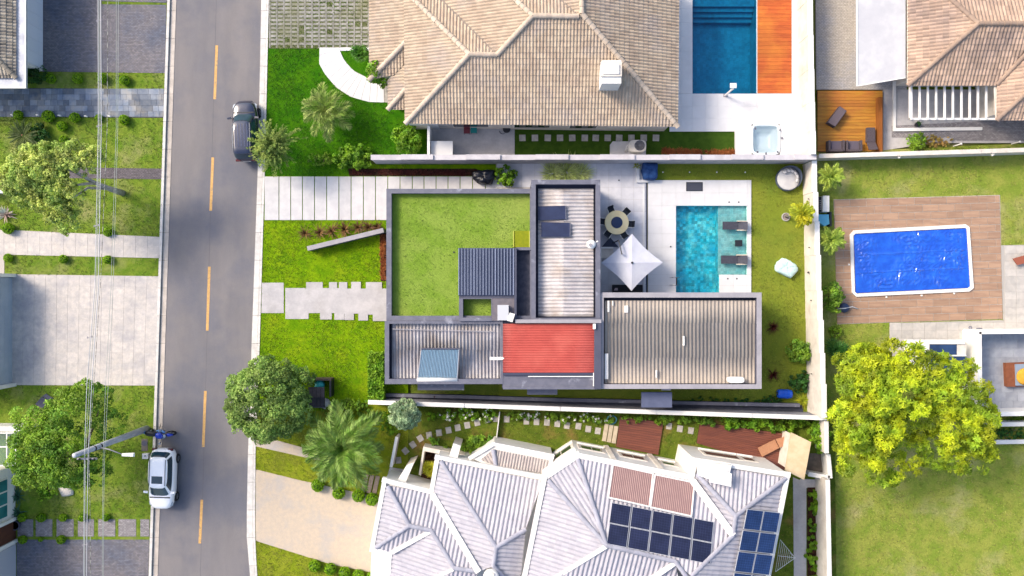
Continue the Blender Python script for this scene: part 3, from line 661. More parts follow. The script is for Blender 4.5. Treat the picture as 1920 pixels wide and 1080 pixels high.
# side yard of the tile-roofed house
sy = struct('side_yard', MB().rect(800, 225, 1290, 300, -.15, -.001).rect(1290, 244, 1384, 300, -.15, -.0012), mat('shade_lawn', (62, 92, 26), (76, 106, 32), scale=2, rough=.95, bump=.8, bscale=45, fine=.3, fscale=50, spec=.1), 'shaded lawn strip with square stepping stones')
for i in range(12):
    cx = [979.5, 1003, 1027, 1050, 1073, 1096.5, 1117, 1139.5, 1161, 1184, 1207, 1230][i]
    p = P(cx, 258.5, .03); piece('stepping_stone', STEP, sy, p.x, p.y, 0, .46, .46, .04, rng.uniform(-.05, .05))
pave('yard_slab', [(806, 228), (965, 228), (965, 300), (806, 300)], .04, CONCG, 'bare concrete yard beside the tile-roofed house')
# right-hand plots
pave('parking_strip', [(1528, -160), (1700, -160), (1700, 168), (1531, 168)], .02, COB_R, 'pale cobbled strip along the boundary wall')
pave('yard_paving', [(1656, 168), (2080, 168), (2080, 268), (1750, 268), (1656, 282)], .015, CONCG, 'pale paving around the pergola')
pave('yard_paving', [(1672, 236), (1860, 226), (2080, 226), (2080, 264), (1785, 264), (1785, 258), (1672, 258)], .025, COB_M, 'dark cobbled strip behind the pergola')
pave('garden_bed', [(1530, 255), (1560, 285), (2080, 262), (2080, 290), (1530, 292)], .01, G_RIGHT)
bpd = struct('paved_pool_deck', MB().pp([(1563, 374), (1875, 365.5), (1880, 598), (1570, 608)], -.12, .02), STEP, 'brown wood-look paved deck around the covered pool')
for j in range(17):
    off = (.5 if j % 2 else 0)
    for i in range(-1, 11):
        a, b = max(0, (i + off) / 10.3), min(1, (i + 1 + off) / 10.3)
        if b - a < .01: continue
        f = lambda t, s: (1563.5 + 311 * t + 6 * s, 374.5 - 8.5 * t + (233 - 1 * t) * s)
        e, g = .0016, .0022; s0, s1 = j / 17 + g, (j + 1) / 17 - g
        c = f((a + b) / 2, (s0 + s1) / 2)
        if 1612 < c[0] < 1812 and 447 < c[1] < 537: continue
        MB().pp([f(a + e, s0), f(b - e, s0), f(b - e, s1), f(a + e, s1)], 0, .045 + rng.uniform(-.002, .002)).build('paver', BROWN, bpd)
pt = pave('patio', [(1877, 460), (2080, 455), (2080, 640), (1668, 668), (1668, 606), (1881, 600)], .03, mat('patio_bed', (190, 186, 180), rough=.9), 'pale grey tiled patio behind the covered pool')
for j in range(14):
    for i in range(19):
        x, y = 1669 + i * 21.5, 461 + j * 14.4
        if x < 1882 and y < 603: continue
        if y > 655: continue
        p = P(x + 10.7, y + 7.2, .05); piece('patio_tile', mat('patio_tile', (214, 208, 200), (198, 194, 188), scale=2.2, rough=.8, fine=.07, rnd=.06), pt, p.x, p.y, .02, .81, .54, .03)
# ============================================================ boundary walls
def bwall(label, segs, m, mc, thick=.2, cap=.3, z0=-.1):
    """segs: (x0, y0, x1, y1, top height) of the coping's centre line in the picture"""
    s = segs[0]; t = thing('boundary_wall', label, 'wall', P(s[0], s[1], 0) * 1.0)
    for (x0, y0, x1, y1, h) in segs:
        a, b = P(x0, y0, h), P(x1, y1, h); d = (b - a).normalized(); n = Vector((-d.y, d.x, 0))
        for nm, w, za, zb, mm, e in (('wall_panel', thick / 2, z0, h - .05, m, 0), ('coping', cap / 2, h - .05, h, mc, .004)):
            q = [a + n * w + d * e, b + n * w - d * e, b - n * w - d * e, a - n * w + d * e]
            MB().prism([(p.x, p.y) for p in q], za, zb).build(nm, mm, t)
    return t
xs = [695, 752, 812, 874, 938, 1004, 1066, 1125, 1190, 1255, 1314, 1372, 1432, 1490, 1531]
bwall('long pale wall between the tile-roofed house and the dark modern villa', [(a, 295 - (i % 2) * .7, b, 295 - (i % 2) * .7, 2.15 + .12 * (i % 2)) for i, (a, b) in enumerate(zip(xs, xs[1:]))], LAVW, LAVW, .22, .36)
ys = [-110, -40, 0, 65, 129, 191, 245, 289]
bwall('white wall beside the orange timber deck and hot tub', [(1516.5 + i * 1.35, a, 1517 + i * 1.35, b, 2.1 + .07 * i) for i, (a, b) in enumerate(zip(ys, ys[1:]))], OFFW, WHITE, .22, .36)
ys = [301, 360, 415, 478, 545, 600, 662, 720, 784]
bwall('cream sunlit wall between the villa garden and the covered pool', [(1527 + i * 2.6, a, 1527.5 + i * 2.6, b, 1.85 + .13 * i) for i, (a, b) in enumerate(zip(ys, ys[1:]))], OFFW, WHITE, .22, .34)
xs = [690, 780, 870, 960, 1050, 1140, 1230, 1320, 1410, 1490, 1551]
f = lambda x: 754 + (x - 690) * 30 / 861
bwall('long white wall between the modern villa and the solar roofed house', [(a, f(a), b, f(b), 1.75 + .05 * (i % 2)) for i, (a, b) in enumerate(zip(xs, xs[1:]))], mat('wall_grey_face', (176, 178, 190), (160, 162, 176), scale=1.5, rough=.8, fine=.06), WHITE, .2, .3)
bwall('white wall between the solar roofed house and the big yellow green tree', [(1549.5, 790, 1550, 850, 1.8), (1552, 900, 1553.5, 980, 2.0), (1553.5, 980, 1555, 1060, 2.05), (1555, 1060, 1557, 1180, 2.1)], OFFW, WHITE, .2, .3)
bwall('pale wall behind the sun loungers at the edge of the dry lawn', [(1536, 292.5, 1690, 288, 1.5), (1690, 288, 1840, 283.5, 1.55), (1840, 283.5, 2080, 276, 1.5)], OFFW, OFFW, .2, .3)
bwall('low white wall beside the leaning tree', [(-80, 356, 28, 360, .9)], WHITE, WHITE, .15, .2)
bwall('low white wall behind the tree next to the street pole', [(-100, 803, 46, 805, 1.6)], WHITE, WHITE, .25, .36)
bwall('short white gate wall of the stepping stone garden', [(744, 819, 733, 876, 1.3)], OFFW, WHITE, .14, .2)
bwall('slanted grey planter wall beside the bronze plants', [(576, 466, 719, 431.5, .9)], GREYC, GREYL, .28, .32)
bwall('low white wall closing the concrete yard', [(803.5, 236, 803.5, 262, 1.7), (803.5, 262, 803.5, 291, 1.65)], WHITE, WHITE, .13, .18)
bwall('low grey planter ledge at the foot of the long white wall', [(722, 741, 860, 744, .5), (860, 744, 1050, 750, .52), (1050, 750, 1250, 754, .5), (1250, 755, 1500, 760, .52)], GREYM, GREYC, .2, .24)

# ============================================================ roof materials
TILE = mat('sand_roof_tile', (206, 187, 164), (192, 171, 150), scale=1.2, rough=.85, tint=.11, fine=.07, fscale=12, c3=(190, 176, 166), s3=.35)
TILE_R = mat('sand_ridge_tile', (222, 204, 184), (206, 188, 170), scale=2, rough=.85, rnd=.08, fine=.08)
TILE2 = mat('brown_roof_tile', (186, 160, 142), (206, 178, 156), scale=.8, rough=.85, tint=.2, fine=.08, fscale=12, c3=(160, 140, 130), s3=.4)
TILE3 = mat('aged_roof_tile', (188, 178, 162), (150, 142, 132), scale=1.2, rough=.9, tint=.3, fine=.15, fscale=12)
WTILE = mat('white_roof_tile', (218, 215, 224), (206, 204, 216), scale=1.4, rough=.8, tint=.06, fine=.05, mid=.04, mids=2, alb=.54)
WRIDGE = mat('white_ridge_tile', (206, 207, 222), (192, 193, 210), scale=2, rough=.8, rnd=.08, alb=.5)
CORR = mat('fibre_cement_sheet', (210, 206, 208), (192, 188, 192), scale=.9, rough=.85, tint=.09, fine=.1, fscale=6, mid=.08, mids=2, c3=(178, 166, 158), s3=.6, lo3=.46, hi3=.7)
CORRT = mat('tan_fibre_cement_sheet', (204, 191, 176), (190, 178, 166), scale=1.0, rough=.85, tint=.08, fine=.1, fscale=6, mid=.08, mids=2, c3=(184, 174, 164), s3=.35, lo3=.48, hi3=.66)
REDM = mat('red_sheet_metal', (172, 70, 64), (164, 64, 59), scale=1.2, rough=.7, fine=.04, mid=.035, mids=1.5, c3=(180, 84, 76), s3=.5)
NAVY = mat('dark_sheet_metal', (74, 84, 112), (66, 76, 104), scale=.8, rough=.45, fine=.05)

# ============================================================ tile-roofed house
th = thing('tile_roofed_house', 'large house with a sand coloured tiled hip roof and white chimney', 'house', P(1010, 90))
SPTS = [[(760, 232, 3.3), (880, 102, 4.95), (932, 103, 4.95), (932, 234, 3.3)], [(932, 234, 3.3), (932, 103, 4.95), (999, 30, 5.87), (1085, 31, 5.87), (1085, 236, 3.3)], [(1085, 236, 3.3), (1085, 31, 5.87), (1091, 26, 5.92), (1271, 238, 3.3)]]
sl_ = [(SPTS, (0, -1)), ([[(1091, 26, 5.9), (1090, -60, 5.9), (1274, -60, 3.3), (1271, 238, 3.3)]], (1, 0)),
       ([[(759, 232, 3.3), (880, 102, 4.95), (757, -20, 3.3)]], (-1, 0)),
       ([[(757, -20, 3.4), (880, 102, 4.95), (932, 103, 4.95), (808, -20, 3.4)]], (0, 1)),
       ([[(808, -20, 3.4), (932, 103, 4.95), (999, 30, 5.87), (945, -20, 5.15)]], (-1, 0)),
       ([[(945, -20, 5.2), (999, 30, 5.87), (1085, 31, 5.87), (1030, -20, 5.2)]], (0, 1)),
       ([[(1030, -20, 5.2), (1085, 31, 5.87), (1091, 26, 5.9), (1090, -20, 5.9)]], (-1, 0)),
       ([[(692, -60, 2.45), (764, -60, 3.22), (764, 76, 3.22), (692, 151, 2.45)]], (-1, 0)),
       ([[(692, 151, 2.45), (764, 76, 3.2), (764, 114, 2.85), (738, 141, 2.55)]], (0, -1)),
       ([[(727, 150, 2.4), (764, 114, 2.8), (764, 164, 2.8), (727, 206, 2.4)]], (-1, 0)),
       ([[(727, 206, 2.4), (764, 164, 2.8), (764, 206, 2.4)]], (0, -1))]
for i, (pl, dn) in enumerate(sl_): roof_slope(th, pl, TILE, .22, .335, .06, .035, down=dn, seed=i + 1)
for a, b in [((760, 232, 3.3), (880, 102, 4.95)), ((880, 102, 4.95), (932, 103, 4.95)), ((932, 103, 4.95), (999, 30, 5.87)), ((999, 30, 5.87), (1085, 31, 5.87)), ((1271, 238, 3.3), (1091, 26, 5.9)), ((1091, 26, 5.9), (1090, -50, 5.9)), ((880, 102, 4.95), (757, -20, 3.4)), ((999, 30, 5.87), (945, -20, 5.2)), ((692, 151, 2.45), (764, 76, 3.2)), ((727, 206, 2.4), (764, 164, 2.8))]:
    ridge(th, a, b, TILE_R, .17, .42, lift=.07)
vm = mat('valley_metal', (150, 138, 128), rough=.8)  # plain brownish grey for the valley lines
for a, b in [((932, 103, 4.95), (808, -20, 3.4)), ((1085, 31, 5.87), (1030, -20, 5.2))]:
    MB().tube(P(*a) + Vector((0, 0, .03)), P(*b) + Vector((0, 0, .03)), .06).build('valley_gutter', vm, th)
MB().pp([(760, 231), (1270, 237), (1272, -60), (758, -60)], 3.08, 3.2, 3.2).build('eaves_board', OFFW, th)
MB().pp([(694, 148), (762, 76), (762, -60), (694, -60)], 2.2, 2.32).build('eaves_board', OFFW, th)
MB().pp([(773, 222), (1262, 228), (1262, -60), (773, -60)], -.1, 3.08, 3.2).build('wall', OFFW, th)
MB().pp([(735, 190), (770, 190), (770, -60), (706, -60), (706, 140), (735, 140)], -.1, 2.2, 2.3).build('wall', OFFW, th)
a, b = P(773, 222, 3.2), P(1262, 228, 3.2)
for (x, w, z0, z1, nm, m) in [(-6.2, 2.0, .02, 2.1, 'door', WHITE), (-2.9, 2.6, 1.0, 2.1, 'window', WHITE), (1.4, 2.6, 1.0, 2.1, 'window', WHITE), (5.0, 2.0, 1.0, 2.1, 'window', WHITE)]:
    yy = a.y + (b.y - a.y) * (x - a.x) / (b.x - a.x)
    w_ = MB().box(x - w / 2, yy - .06, z0, x + w / 2, yy + .03, z1).build(nm, m, th)
    if nm == 'window': MB().box(x - w / 2 + .07, yy - .075, z0 + .07, x + w / 2 - .07, yy - .05, z1 - .07).build('pane', glassmat('window_glass', (70, 84, 92)), w_)
ch = MB().pp([(1127, 117), (1163, 117), (1163, 160), (1127, 160)], 3.9, 5.95, 5.5).build('chimney', WHITE, th)
MB().pp([(1126, 116), (1166, 116), (1166, 143), (1126, 143)], 5.95, 6.07).build('cap', OFFW, ch)
MB().pp([(1131, 120), (1161, 120), (1161, 138), (1131, 138)], 6.07, 6.16).build('vent_cover', WHITE, ch)

# ============================================================ dark modern villa
vh = thing('modern_villa', 'dark grey flat-roofed villa with a lawn roof and red metal roof', 'house', P(1000, 560))
def ring(mb, o, i, z0, z1, h):
    (a, b, c, d), (e, f_, g, k) = wr(*o, h), wr(*i, h)
    mb.box(a, b, z0, c, f_, z1); mb.box(a, k, z0, c, d, z1); mb.box(a, f_, z0, e, k, z1); mb.box(g, f_, z0, c, k, z1); return mb
def block(o, i, zr, zt, lab=None, mw=GREYM, mc=GREYC):
    x0, y0, x1, y1 = wr(*o, zt)
    MB().box(x0, y0, -.1, x1, y1, zr).build('wall', mw, vh)
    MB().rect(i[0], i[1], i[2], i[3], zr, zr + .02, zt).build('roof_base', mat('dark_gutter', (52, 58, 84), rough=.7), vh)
    p = ring(MB(), o, i, zr, zt - .05, zt).build('parapet', mw, vh)
    ring(MB(), (o[0] - .6, o[1] - .6, o[2] + .6, o[3] + .6), (i[0] + .5, i[1] + .5, i[2] - .5, i[3] - .5), zt - .05, zt, zt).build('coping', mc, p)
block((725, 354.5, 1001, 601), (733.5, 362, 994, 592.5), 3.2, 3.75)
rl = MB().rect(733, 361, 994.5, 593, 3.2, 3.26, 3.4).build('lawn_roof', G_ROOF, vh)
MB().rect(962, 433, 993.5, 463.5, 3.26, 3.36).build('turf_hatch', mat('hatch_turf', (150, 158, 18), (136, 148, 16), scale=3, rough=.95, fine=.2), rl)
MB().rect(962, 433, 963.6, 463.5, 3.36, 3.42).rect(992, 433, 993.5, 463.5, 3.36, 3.42).build('hatch_rail', mat('yellow_trim', (206, 210, 90), rough=.7), rl)
MB().lathe([(.06, 0), (.06, .03)], 8, P(851, 473, 3.26)).build('roof_drain', BLACKM, rl)
# raised volume on the lawn roof
MB().rect(860.5, 466, 967, 559, 3.2, 4.0).rect(921, 552, 967, 601.5, 3.2, 3.92).build('wall', GREYM, vh)
ring(MB(), (860.5, 553, 922, 602), (868, 560.5, 921, 595.5), 3.2, 3.98, 3.98).build('parapet', GREYC, vh)
MB().rect(921.5, 554, 967.5, 601.5, 3.92, 3.97).build('flat_roof', mat('brown_grey_membrane', (124, 118, 126), (112, 108, 118), scale=2, rough=.7, fine=.06), vh)
rs = MB().rect(859.5, 465, 964, 554, 4.0, 4.1).build('metal_roof', NAVY, vh)
x0, y0, x1, y1 = wr(860.5, 466, 963, 553, 4.1); n = 18
for i in range(n + 1):
    x = x0 + (x1 - x0) * i / n
    MB().box(x - .022, y0, 4.1, x + .022, y1, 4.17).build('standing_seam', mat('seam_metal', (150, 160, 184), rough=.35, rnd=.3), rs)
MB().rect(964.2, 464.5, 968.5, 600, 3.2, 4.12).build('parapet', GREYM, vh)
MB().rect(967, 468, 997.5, 599, 3.262, 3.3).build('sunken_roof', mat('pit_shade_tone', (66, 70, 88), (82, 84, 100), scale=3, rough=.8, fine=.12), vh)  # dark floor colour paints in the shade of the roof pit
ring(MB(), (967.8, 463.8, 1003, 602.5), (969, 469, 996.5, 598), 3.3, 3.83, 3.83).build('parapet', GREYC, vh)
# middle block
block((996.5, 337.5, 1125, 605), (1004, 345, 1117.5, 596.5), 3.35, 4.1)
for (a, b, l) in ((1009, 1060, .0), (1057.5, 1112.5, .025)):
    roof_slope(vh, [[(a, 354, 3.5), (b, 354, 3.5), (b, 593, 3.46), (a, 593, 3.46)]], CORR, .252, 3.2, .11, .012, 'wave', down=(-1, -.0001), seed=int(a), name='corrugated_sheet', lift=l)
PANEL = mat('dark_heating_mat', (52, 62, 96), (46, 54, 86), scale=2, rough=.4, fine=.05)
for lab, q in (('dark blue solar heating mat on the ribbed roof, nearer the street wall of the mat pair', [(1008.5, 387), (1061, 385.5), (1061.5, 411), (1009, 413)]), ('dark blue solar heating mat on the ribbed roof, the lower of the pair', [(1014.5, 416.5), (1069.5, 417.5), (1069, 444), (1015, 444)])):
    lab = lab if 'lower' in lab else 'dark blue solar heating mat on the ribbed roof, the upper of the pair'
    c = P(q[0][0], q[0][1], 3.7); t = thing('heating_mat', lab, 'panel', c, 0, 'heating mats on the ribbed roof'); MB().pp(q, 3.68, 3.74).build('mat_surface', PANEL, t)
    MB().tube(P(*q[1], 3.73), P(*q[2], 3.73), .03).build('header_pipe', GREYC, t)
vt = thing('roof_vent', 'round white vent cowl on the ribbed roof edge', 'vent', P(1107, 459, 3.55))
MB().lathe([(.16, 0), (.16, .45), (.3, .47), (.31, .6), (.22, .72), (.08, .78)], 18, P(1107, 459, 3.55)).build('cowl', WHITE, vt, True)
MB().lathe([(.12, 0), (.12, .03)], 16, P(1107, 459, 4.33)).build('cap', GREYL, vt)
MB().tube(P(1113, 458, 3.85), P(1121, 452, 4.15), .05).build('bracket', WHITE, vt)
# street-side corrugated block
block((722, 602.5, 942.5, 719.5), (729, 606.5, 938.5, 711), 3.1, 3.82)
roof_slope(vh, [[(735, 606.5, 3.38), (938.5, 606.5, 3.38), (938.5, 709, 3.2), (735, 709, 3.2)]], CORR, .235, 2.1, .11, .012, 'wave', down=(0, -1), seed=11, name='corrugated_sheet')
MB().tube(P(736, 617, 3.62), P(927, 622, 3.62), .035).build('conduit', GREYL, vh)
MB().rect(918, 669.5, 945, 675, 3.84, 3.95).build('bracket', WHITE, vh)
sh = thing('solar_water_heater', 'evacuated tube solar water heater with a white tank on the ribbed roof', 'solar heater', P(820, 690, 3.5))
TL, TR, BL, BR = P(790, 654, 4.35), P(861, 654, 4.35), P(783.5, 709, 3.72), P(857.5, 709, 3.72)
mb = MB(); n = 26
for i in range(n):
    t = (i + .5) / n; mb.tube(TL.lerp(TR, t), BL.lerp(BR, t), .027, n=6)
mb.build('tubes', mat('blue_glass_tube', (150, 186, 210), rough=.15, spec=.8, alb=.7, fine=.1, fscale=4), sh, kind='stuff')
dn_ = Vector((0, 0, -.06)); MB().add([TL + dn_, TR + dn_, BR + dn_, BL + dn_], [(3, 2, 1, 0)]).build('reflector', mat('white_reflector', (220, 228, 236), rough=.3), sh)
MB().tube(P(782, 712, 3.75), P(858, 712, 3.75), .13, n=14).build('tank', WHITE, sh, True)
MB().tube(TL, TR, .06).build('manifold', GREYM, sh); MB().tube(TL, BL, .04).build('side_rail', GREYL, sh); MB().tube(TR, BR, .04).build('side_rail', GREYL, sh)
for p in (TL, TR): MB().tube(p, (p.x, p.y, 3.4), .03).build('strut', GREYL, sh)
# red roof block
MB().rect(941.5, 602.5, 1125.5, 729, -.1, 3.75, 4.25).build('wall', GREYM, vh)
roof_slope(vh, [[(943, 607, 4.0), (1114, 606, 4.0), (1114, 699, 3.9), (943, 699, 3.9)]], REDM, .165, 4.0, .04, .006, 'wave', down=(-1, -.0001), seed=13, name='red_sheet')
p_ = MB().rect(966.5, 599.2, 1127, 605.5, 3.5, 4.22).rect(1114.5, 605.5, 1127, 729, 3.5, 4.2).build('parapet', GREYM, vh)
MB().rect(966, 599, 1127.4, 605.7, 4.22, 4.27).build('coping', GREYL, p_); 
MB().rect(943, 699, 1114, 704, 3.7, 3.96).build('flashing', mat('dark_flashing', (70, 74, 96), rough=.5), vh)
MB().rect(943, 704.2, 1114.3, 729.5, 3.6, 3.8).build('ledge', GREYC, vh)
MB().rect(943, 724.5, 1126, 730, 3.8, 3.86).build('coping', GREYC, vh)
MB().tube(P(990, 706, 3.95), P(1113, 706, 3.95), .035).tube(P(1113, 699, 3.95), P(1113, 724, 3.95), .035).build('gutter_pipe', WHITE, vh)
MB().rect(1112, 607, 1117, 617, 4.2, 4.35).build('bracket', WHITE, vh)
for q in ((988.5, 708, 1045, 740), (783, 719.6, 870, 731.5), (1203, 735.5, 1260, 764)):
    MB().rect(*q, 2.55, 2.75).build('canopy', GREYC if q[0] != 1203 else mat('blue_grey_slab', (104, 112, 142), (96, 104, 134), scale=1.5, rough=.6), vh)
for x in (1206, 1257): MB().tube(P(x, 762, 0), P(x, 762, 2.55), .05).build('canopy_post', GREYM, vh)
# garden-side block
block((1124.5, 549, 1427.5, 728.5), (1131.5, 557.5, 1419.5, 721), 3.3, 3.95, mc=GREYL)
roof_slope(vh, [[(1133.5, 563.5, 3.55), (1415.5, 563.5, 3.55), (1414, 718.5, 3.42), (1133.5, 718.5, 3.42)]], CORRT, .252, 2.35, .07, .012, 'wave', down=(0, -1), seed=17, name='corrugated_sheet')
for q in ((1139, 564, 1142.5, 585), (1148, 564, 1150, 573), (1171, 573, 1177.5, 586), (1280.5, 630, 1283.5, 648), (1134, 663, 1140.5, 711), (1229.5, 694, 1232, 708)):
    MB().rect(*q, 3.62, 3.72).build('sheet_patch', WHITE, vh)
MB().rect(1241, 726, 1258, 732, 3.3, 3.5).build('scupper', GREYL, vh)
ac = thing('roof_unit', 'white rounded unit on the tan ribbed roof', 'roof unit', P(1379, 712, 3.6))
c = P(1379, 712, 3.8); MB().prism([(c.x + .55 * math.copysign(abs(math.cos(t)) ** .5, math.cos(t)), c.y + .2 * math.copysign(abs(math.sin(t)) ** .5, math.sin(t))) for t in [2 * math.pi * k / 20 for k in range(20)]], 3.62, 3.95).build('casing', WHITE, ac)
for dx in (-.3, .3): MB().tube((c.x + dx, c.y - .2, 3.6), (c.x + dx, c.y - .2, 3.85), .03).build('foot', WHITE, ac)
ba = thing('roof_cabinet', 'pale square cabinet on the brown flat roof of the villa', 'cabinet', P(943, 586, 3.97))
MB().rect(933.5, 572.5, 953, 600, 3.97, 4.35).build('casing', GREYL, ba); MB().rect(932.8, 571.8, 953.6, 600.6, 4.35, 4.4).build('lid', mat('pale_lid', (212, 214, 220), rough=.5), ba)
bb = thing('roof_box', 'small tilted white box beside the pale roof cabinet', 'box', P(958, 595, 3.97))
MB().pp([(956, 586.5), (965, 589), (960.5, 603.5), (951.5, 601)], 3.99, 4.4).build('casing', WHITE, bb); MB().pp([(955.6, 586.1), (965.5, 588.8), (960.8, 604), (951, 601.4)], 4.4, 4.43).build('lid', WHITE, bb)

# ============================================================ white house with solar roof
Z2 = ZM(680, 740, 3.177); Z3 = ZM(1080, 740, 3.177)
def q2(x, y, h): return Z2(x, y) + (h,)
def q3(x, y, h): return Z3(x, y) + (h,)
wh = thing('white_house', 'large white house with pale tiled hip roofs carrying solar panels', 'house', P(1100, 980))
def wallp(pts, h, m=WHITE, nm='wall', z0=-.1, zc=None): return MB().prism([tuple(P(x, y, h)[:2]) for x, y in pts], z0, zc or h).build(nm, m, wh)
wallp([(720, 901), (806, 924), (982, 1000), (982, 1180), (690, 1180), (697, 1033)], 3.3)
wallp([(820, 857), (1020, 896), (985, 1180), (800, 1180), (808, 925)], 3.35)
wallp([(1019, 895), (1083, 853), (1296, 894), (1303, 862), (1479, 889), (1420, 1180), (975, 1180)], 5.0)
wallp([(882, 859), (926, 832), (1036, 854), (1024, 890), (960, 890)], 2.7)
def fascia(pts, h, w=7.5, z0=None, m=WHITE, nm='fascia', side=0):
    for (x0, y0), (x1, y1) in zip(pts, pts[1:]):
        a, b = P(x0, y0, h), P(x1, y1, h); d = (b - a).normalized(); n = Vector((-d.y, d.x, 0)) * (w / K / 2)
        e = d * (w / K / 2)
        MB().prism([((p).x, (p).y) for p in (a + n - e, b + n + e, b - n + e, a - n - e)], (h - .3 if z0 is None else z0), h).build(nm, m, wh)
fascia([(806, 922), (720, 900.5)], 3.52); fascia([(721, 900), (697, 1031)], 3.5)
fascia([(697, 1031), (732, 1036)], 3.51, 6); fascia([(731, 1038), (722, 1180)], 3.49, 7)
fascia([(809, 921), (820, 857)], 3.54); fascia([(819, 857.5), (1019, 896)], 3.56)
fascia([(1021, 897), (983, 1085), (965, 1180)], 5.24, 8); fascia([(1020, 896), (1083, 854)], 5.2, 10); fascia([(1083, 854), (1297, 896)], 5.22, 9)
fascia([(1299, 896), (1305, 863)], 5.25, 5); fascia([(1305, 863), (1478, 890)], 5.27, 8); fascia([(1477, 890), (1440, 1085), (1424, 1180)], 5.23, 8)
fascia([(882, 859), (926, 833)], 2.82, 6); fascia([(926, 833), (1036, 855)], 2.84, 6); fascia([(1036, 855), (1026, 889)], 2.83, 6)
def ws(polys, down, seed): roof_slope(wh, polys, WTILE, .29, .42, .078, .02, 'tile', down=down, seed=seed)
n_ = Vector((.195, .98)); n_dir = (.19, .98); w_dir = (-.98, .19); e_dir = (.98, -.19); s_dir = (-.19, -.98)
ws([[q2(140, 540, 3.4), q2(277, 778, 4.05), q2(72, 908, 3.4)]], w_dir, 1)
ws([[q2(150, 540, 3.4), q2(405, 585, 3.4), q2(410, 808, 4.05), q2(277, 778, 4.05)], [q2(405, 585, 3.4), q2(690, 1055, 4.9), q2(545, 1030, 4.75), q2(410, 808, 4.05)]], n_dir, 2)
ws([[q2(277, 780, 4.05), q2(408, 808, 4.05), q2(170, 940, 3.5), q2(80, 912, 3.5)]], s_dir, 3)
ws([[q2(170, 940, 3.4), q2(408, 808, 4.05), q2(545, 1030, 4.7), q2(430, 1180, 4.6), q2(150, 1180, 3.4)]], w_dir, 4)
ws([[q2(545, 1032, 4.75), q2(690, 1052, 4.75), q2(640, 1180, 4.3), q2(430, 1180, 4.3)]], s_dir, 5)
ws([[q2(425, 575, 3.5), q2(465, 392, 3.5), q2(795, 908, 4.95), q2(775, 1022, 5.0), q2(690, 1052, 4.8)]], w_dir, 6)
ws([[q2(465, 392, 3.5), q2(1070, 512, 3.5), q2(972, 800, 4.6), q2(795, 908, 4.95)]], n_dir, 7)
ws([[q2(972, 800, 4.55), q2(795, 908, 4.95), q2(775, 1022, 4.95), q2(840, 1180, 4.6), q2(930, 1180, 4.1)]], e_dir, 8)
ws([[(1026, 900, 5.1), (1137, 1022, 6.7), (988, 1116, 5.2), (978, 1118, 5.1)]], w_dir, 9)
ws([[(1027, 898, 5.1), (1083, 858, 5.1), (1137, 1022, 6.7)]], (-.55, .83), 10)
ws([[(1083, 858, 5.1), (1299, 898, 5.1), (1266, 1052, 6.72), (1137, 1022, 6.7)], [(1299, 898, 5.1), (1374, 1002, 6.1), (1296, 1080, 6.9), (1266, 1052, 6.72)]], n_dir, 11)
ws([[(1137, 1022, 6.7), (1266, 1052, 6.7), (1290, 1180, 5.4), (985, 1180, 5.0), (985, 1118, 5.2)]], s_dir, 12)
ws([[(1299, 902, 5.1), (1306, 887, 5.1), (1379, 967, 6.1), (1374, 1003, 6.1)]], w_dir, 13)
ws([[(1309, 868, 5.1), (1473, 896, 5.1), (1379, 967, 6.1), (1306, 887, 5.3)]], n_dir, 14)
ws([[(1473, 897, 5.1), (1379, 967, 6.1), (1374, 1003, 6.2), (1437, 1085, 5.1)], [(1374, 1003, 6.2), (1296, 1080, 7.0), (1290, 1180, 7.0), (1418, 1180, 5.1), (1437, 1085, 5.1)]], e_dir, 15)
MB().pp([(1308, 866), (1372, 872), (1362, 908), (1310, 892)], 5.2, 5.62, 5.6).build('flat_roof', WHITE, wh)
BR_T = mat('brownish_sheet', (196, 186, 182), (180, 170, 168), scale=1.4, rough=.8, tint=.06, fine=.06)
roof_slope(wh, [[q2(700, 388, 2.75), q2(778, 325, 2.75), q2(790, 420, 3.0), q2(760, 410, 2.95)]], BR_T, .2, .8, .06, .01, 'tile', down=(-.55, .83), seed=21)
roof_slope(wh, [[q2(778, 325, 2.75), q2(1110, 390, 2.75), q2(1095, 470, 3.0), q2(790, 425, 3.0)]], BR_T, .2, .8, .06, .01, 'tile', down=n_dir, seed=22)
for a, b in [(q2(150, 545, 3.42), q2(277, 778, 4.07)), (q2(277, 778, 4.07), q2(410, 808, 4.07)), (q2(277, 780, 4.07), q2(80, 910, 3.45)), (q2(410, 808, 4.07), q2(545, 1030, 4.75)), (q2(465, 395, 3.5), q2(795, 908, 4.95)), (q2(795, 908, 4.95), q2(972, 800, 4.6)), (q2(795, 908, 4.95), q2(778, 1018, 4.97)),
             (q2(545, 1032, 4.77), q2(690, 1052, 4.8)), (q2(778, 1018, 4.97), q2(840, 1090, 4.8)), (q2(778, 328, 2.78), q2(793, 425, 3.02)),
             ((1083, 860, 5.12), (1137, 1022, 6.72)), ((1028, 900, 5.12), (1137, 1022, 6.72)), ((1137, 1022, 6.72), (1266, 1052, 6.72)), ((1379, 967, 6.12), (1473, 896, 5.12)), ((1379, 967, 6.12), (1306, 888, 5.3)), ((1379, 967, 6.12), (1374, 1003, 6.15)), ((1374, 1003, 6.15), (1296, 1080, 6.95)), ((1266, 1052, 6.75), (1290, 1085, 6.9))]:
    ridge(wh, a, b, WRIDGE, .15, .45, lift=.07)
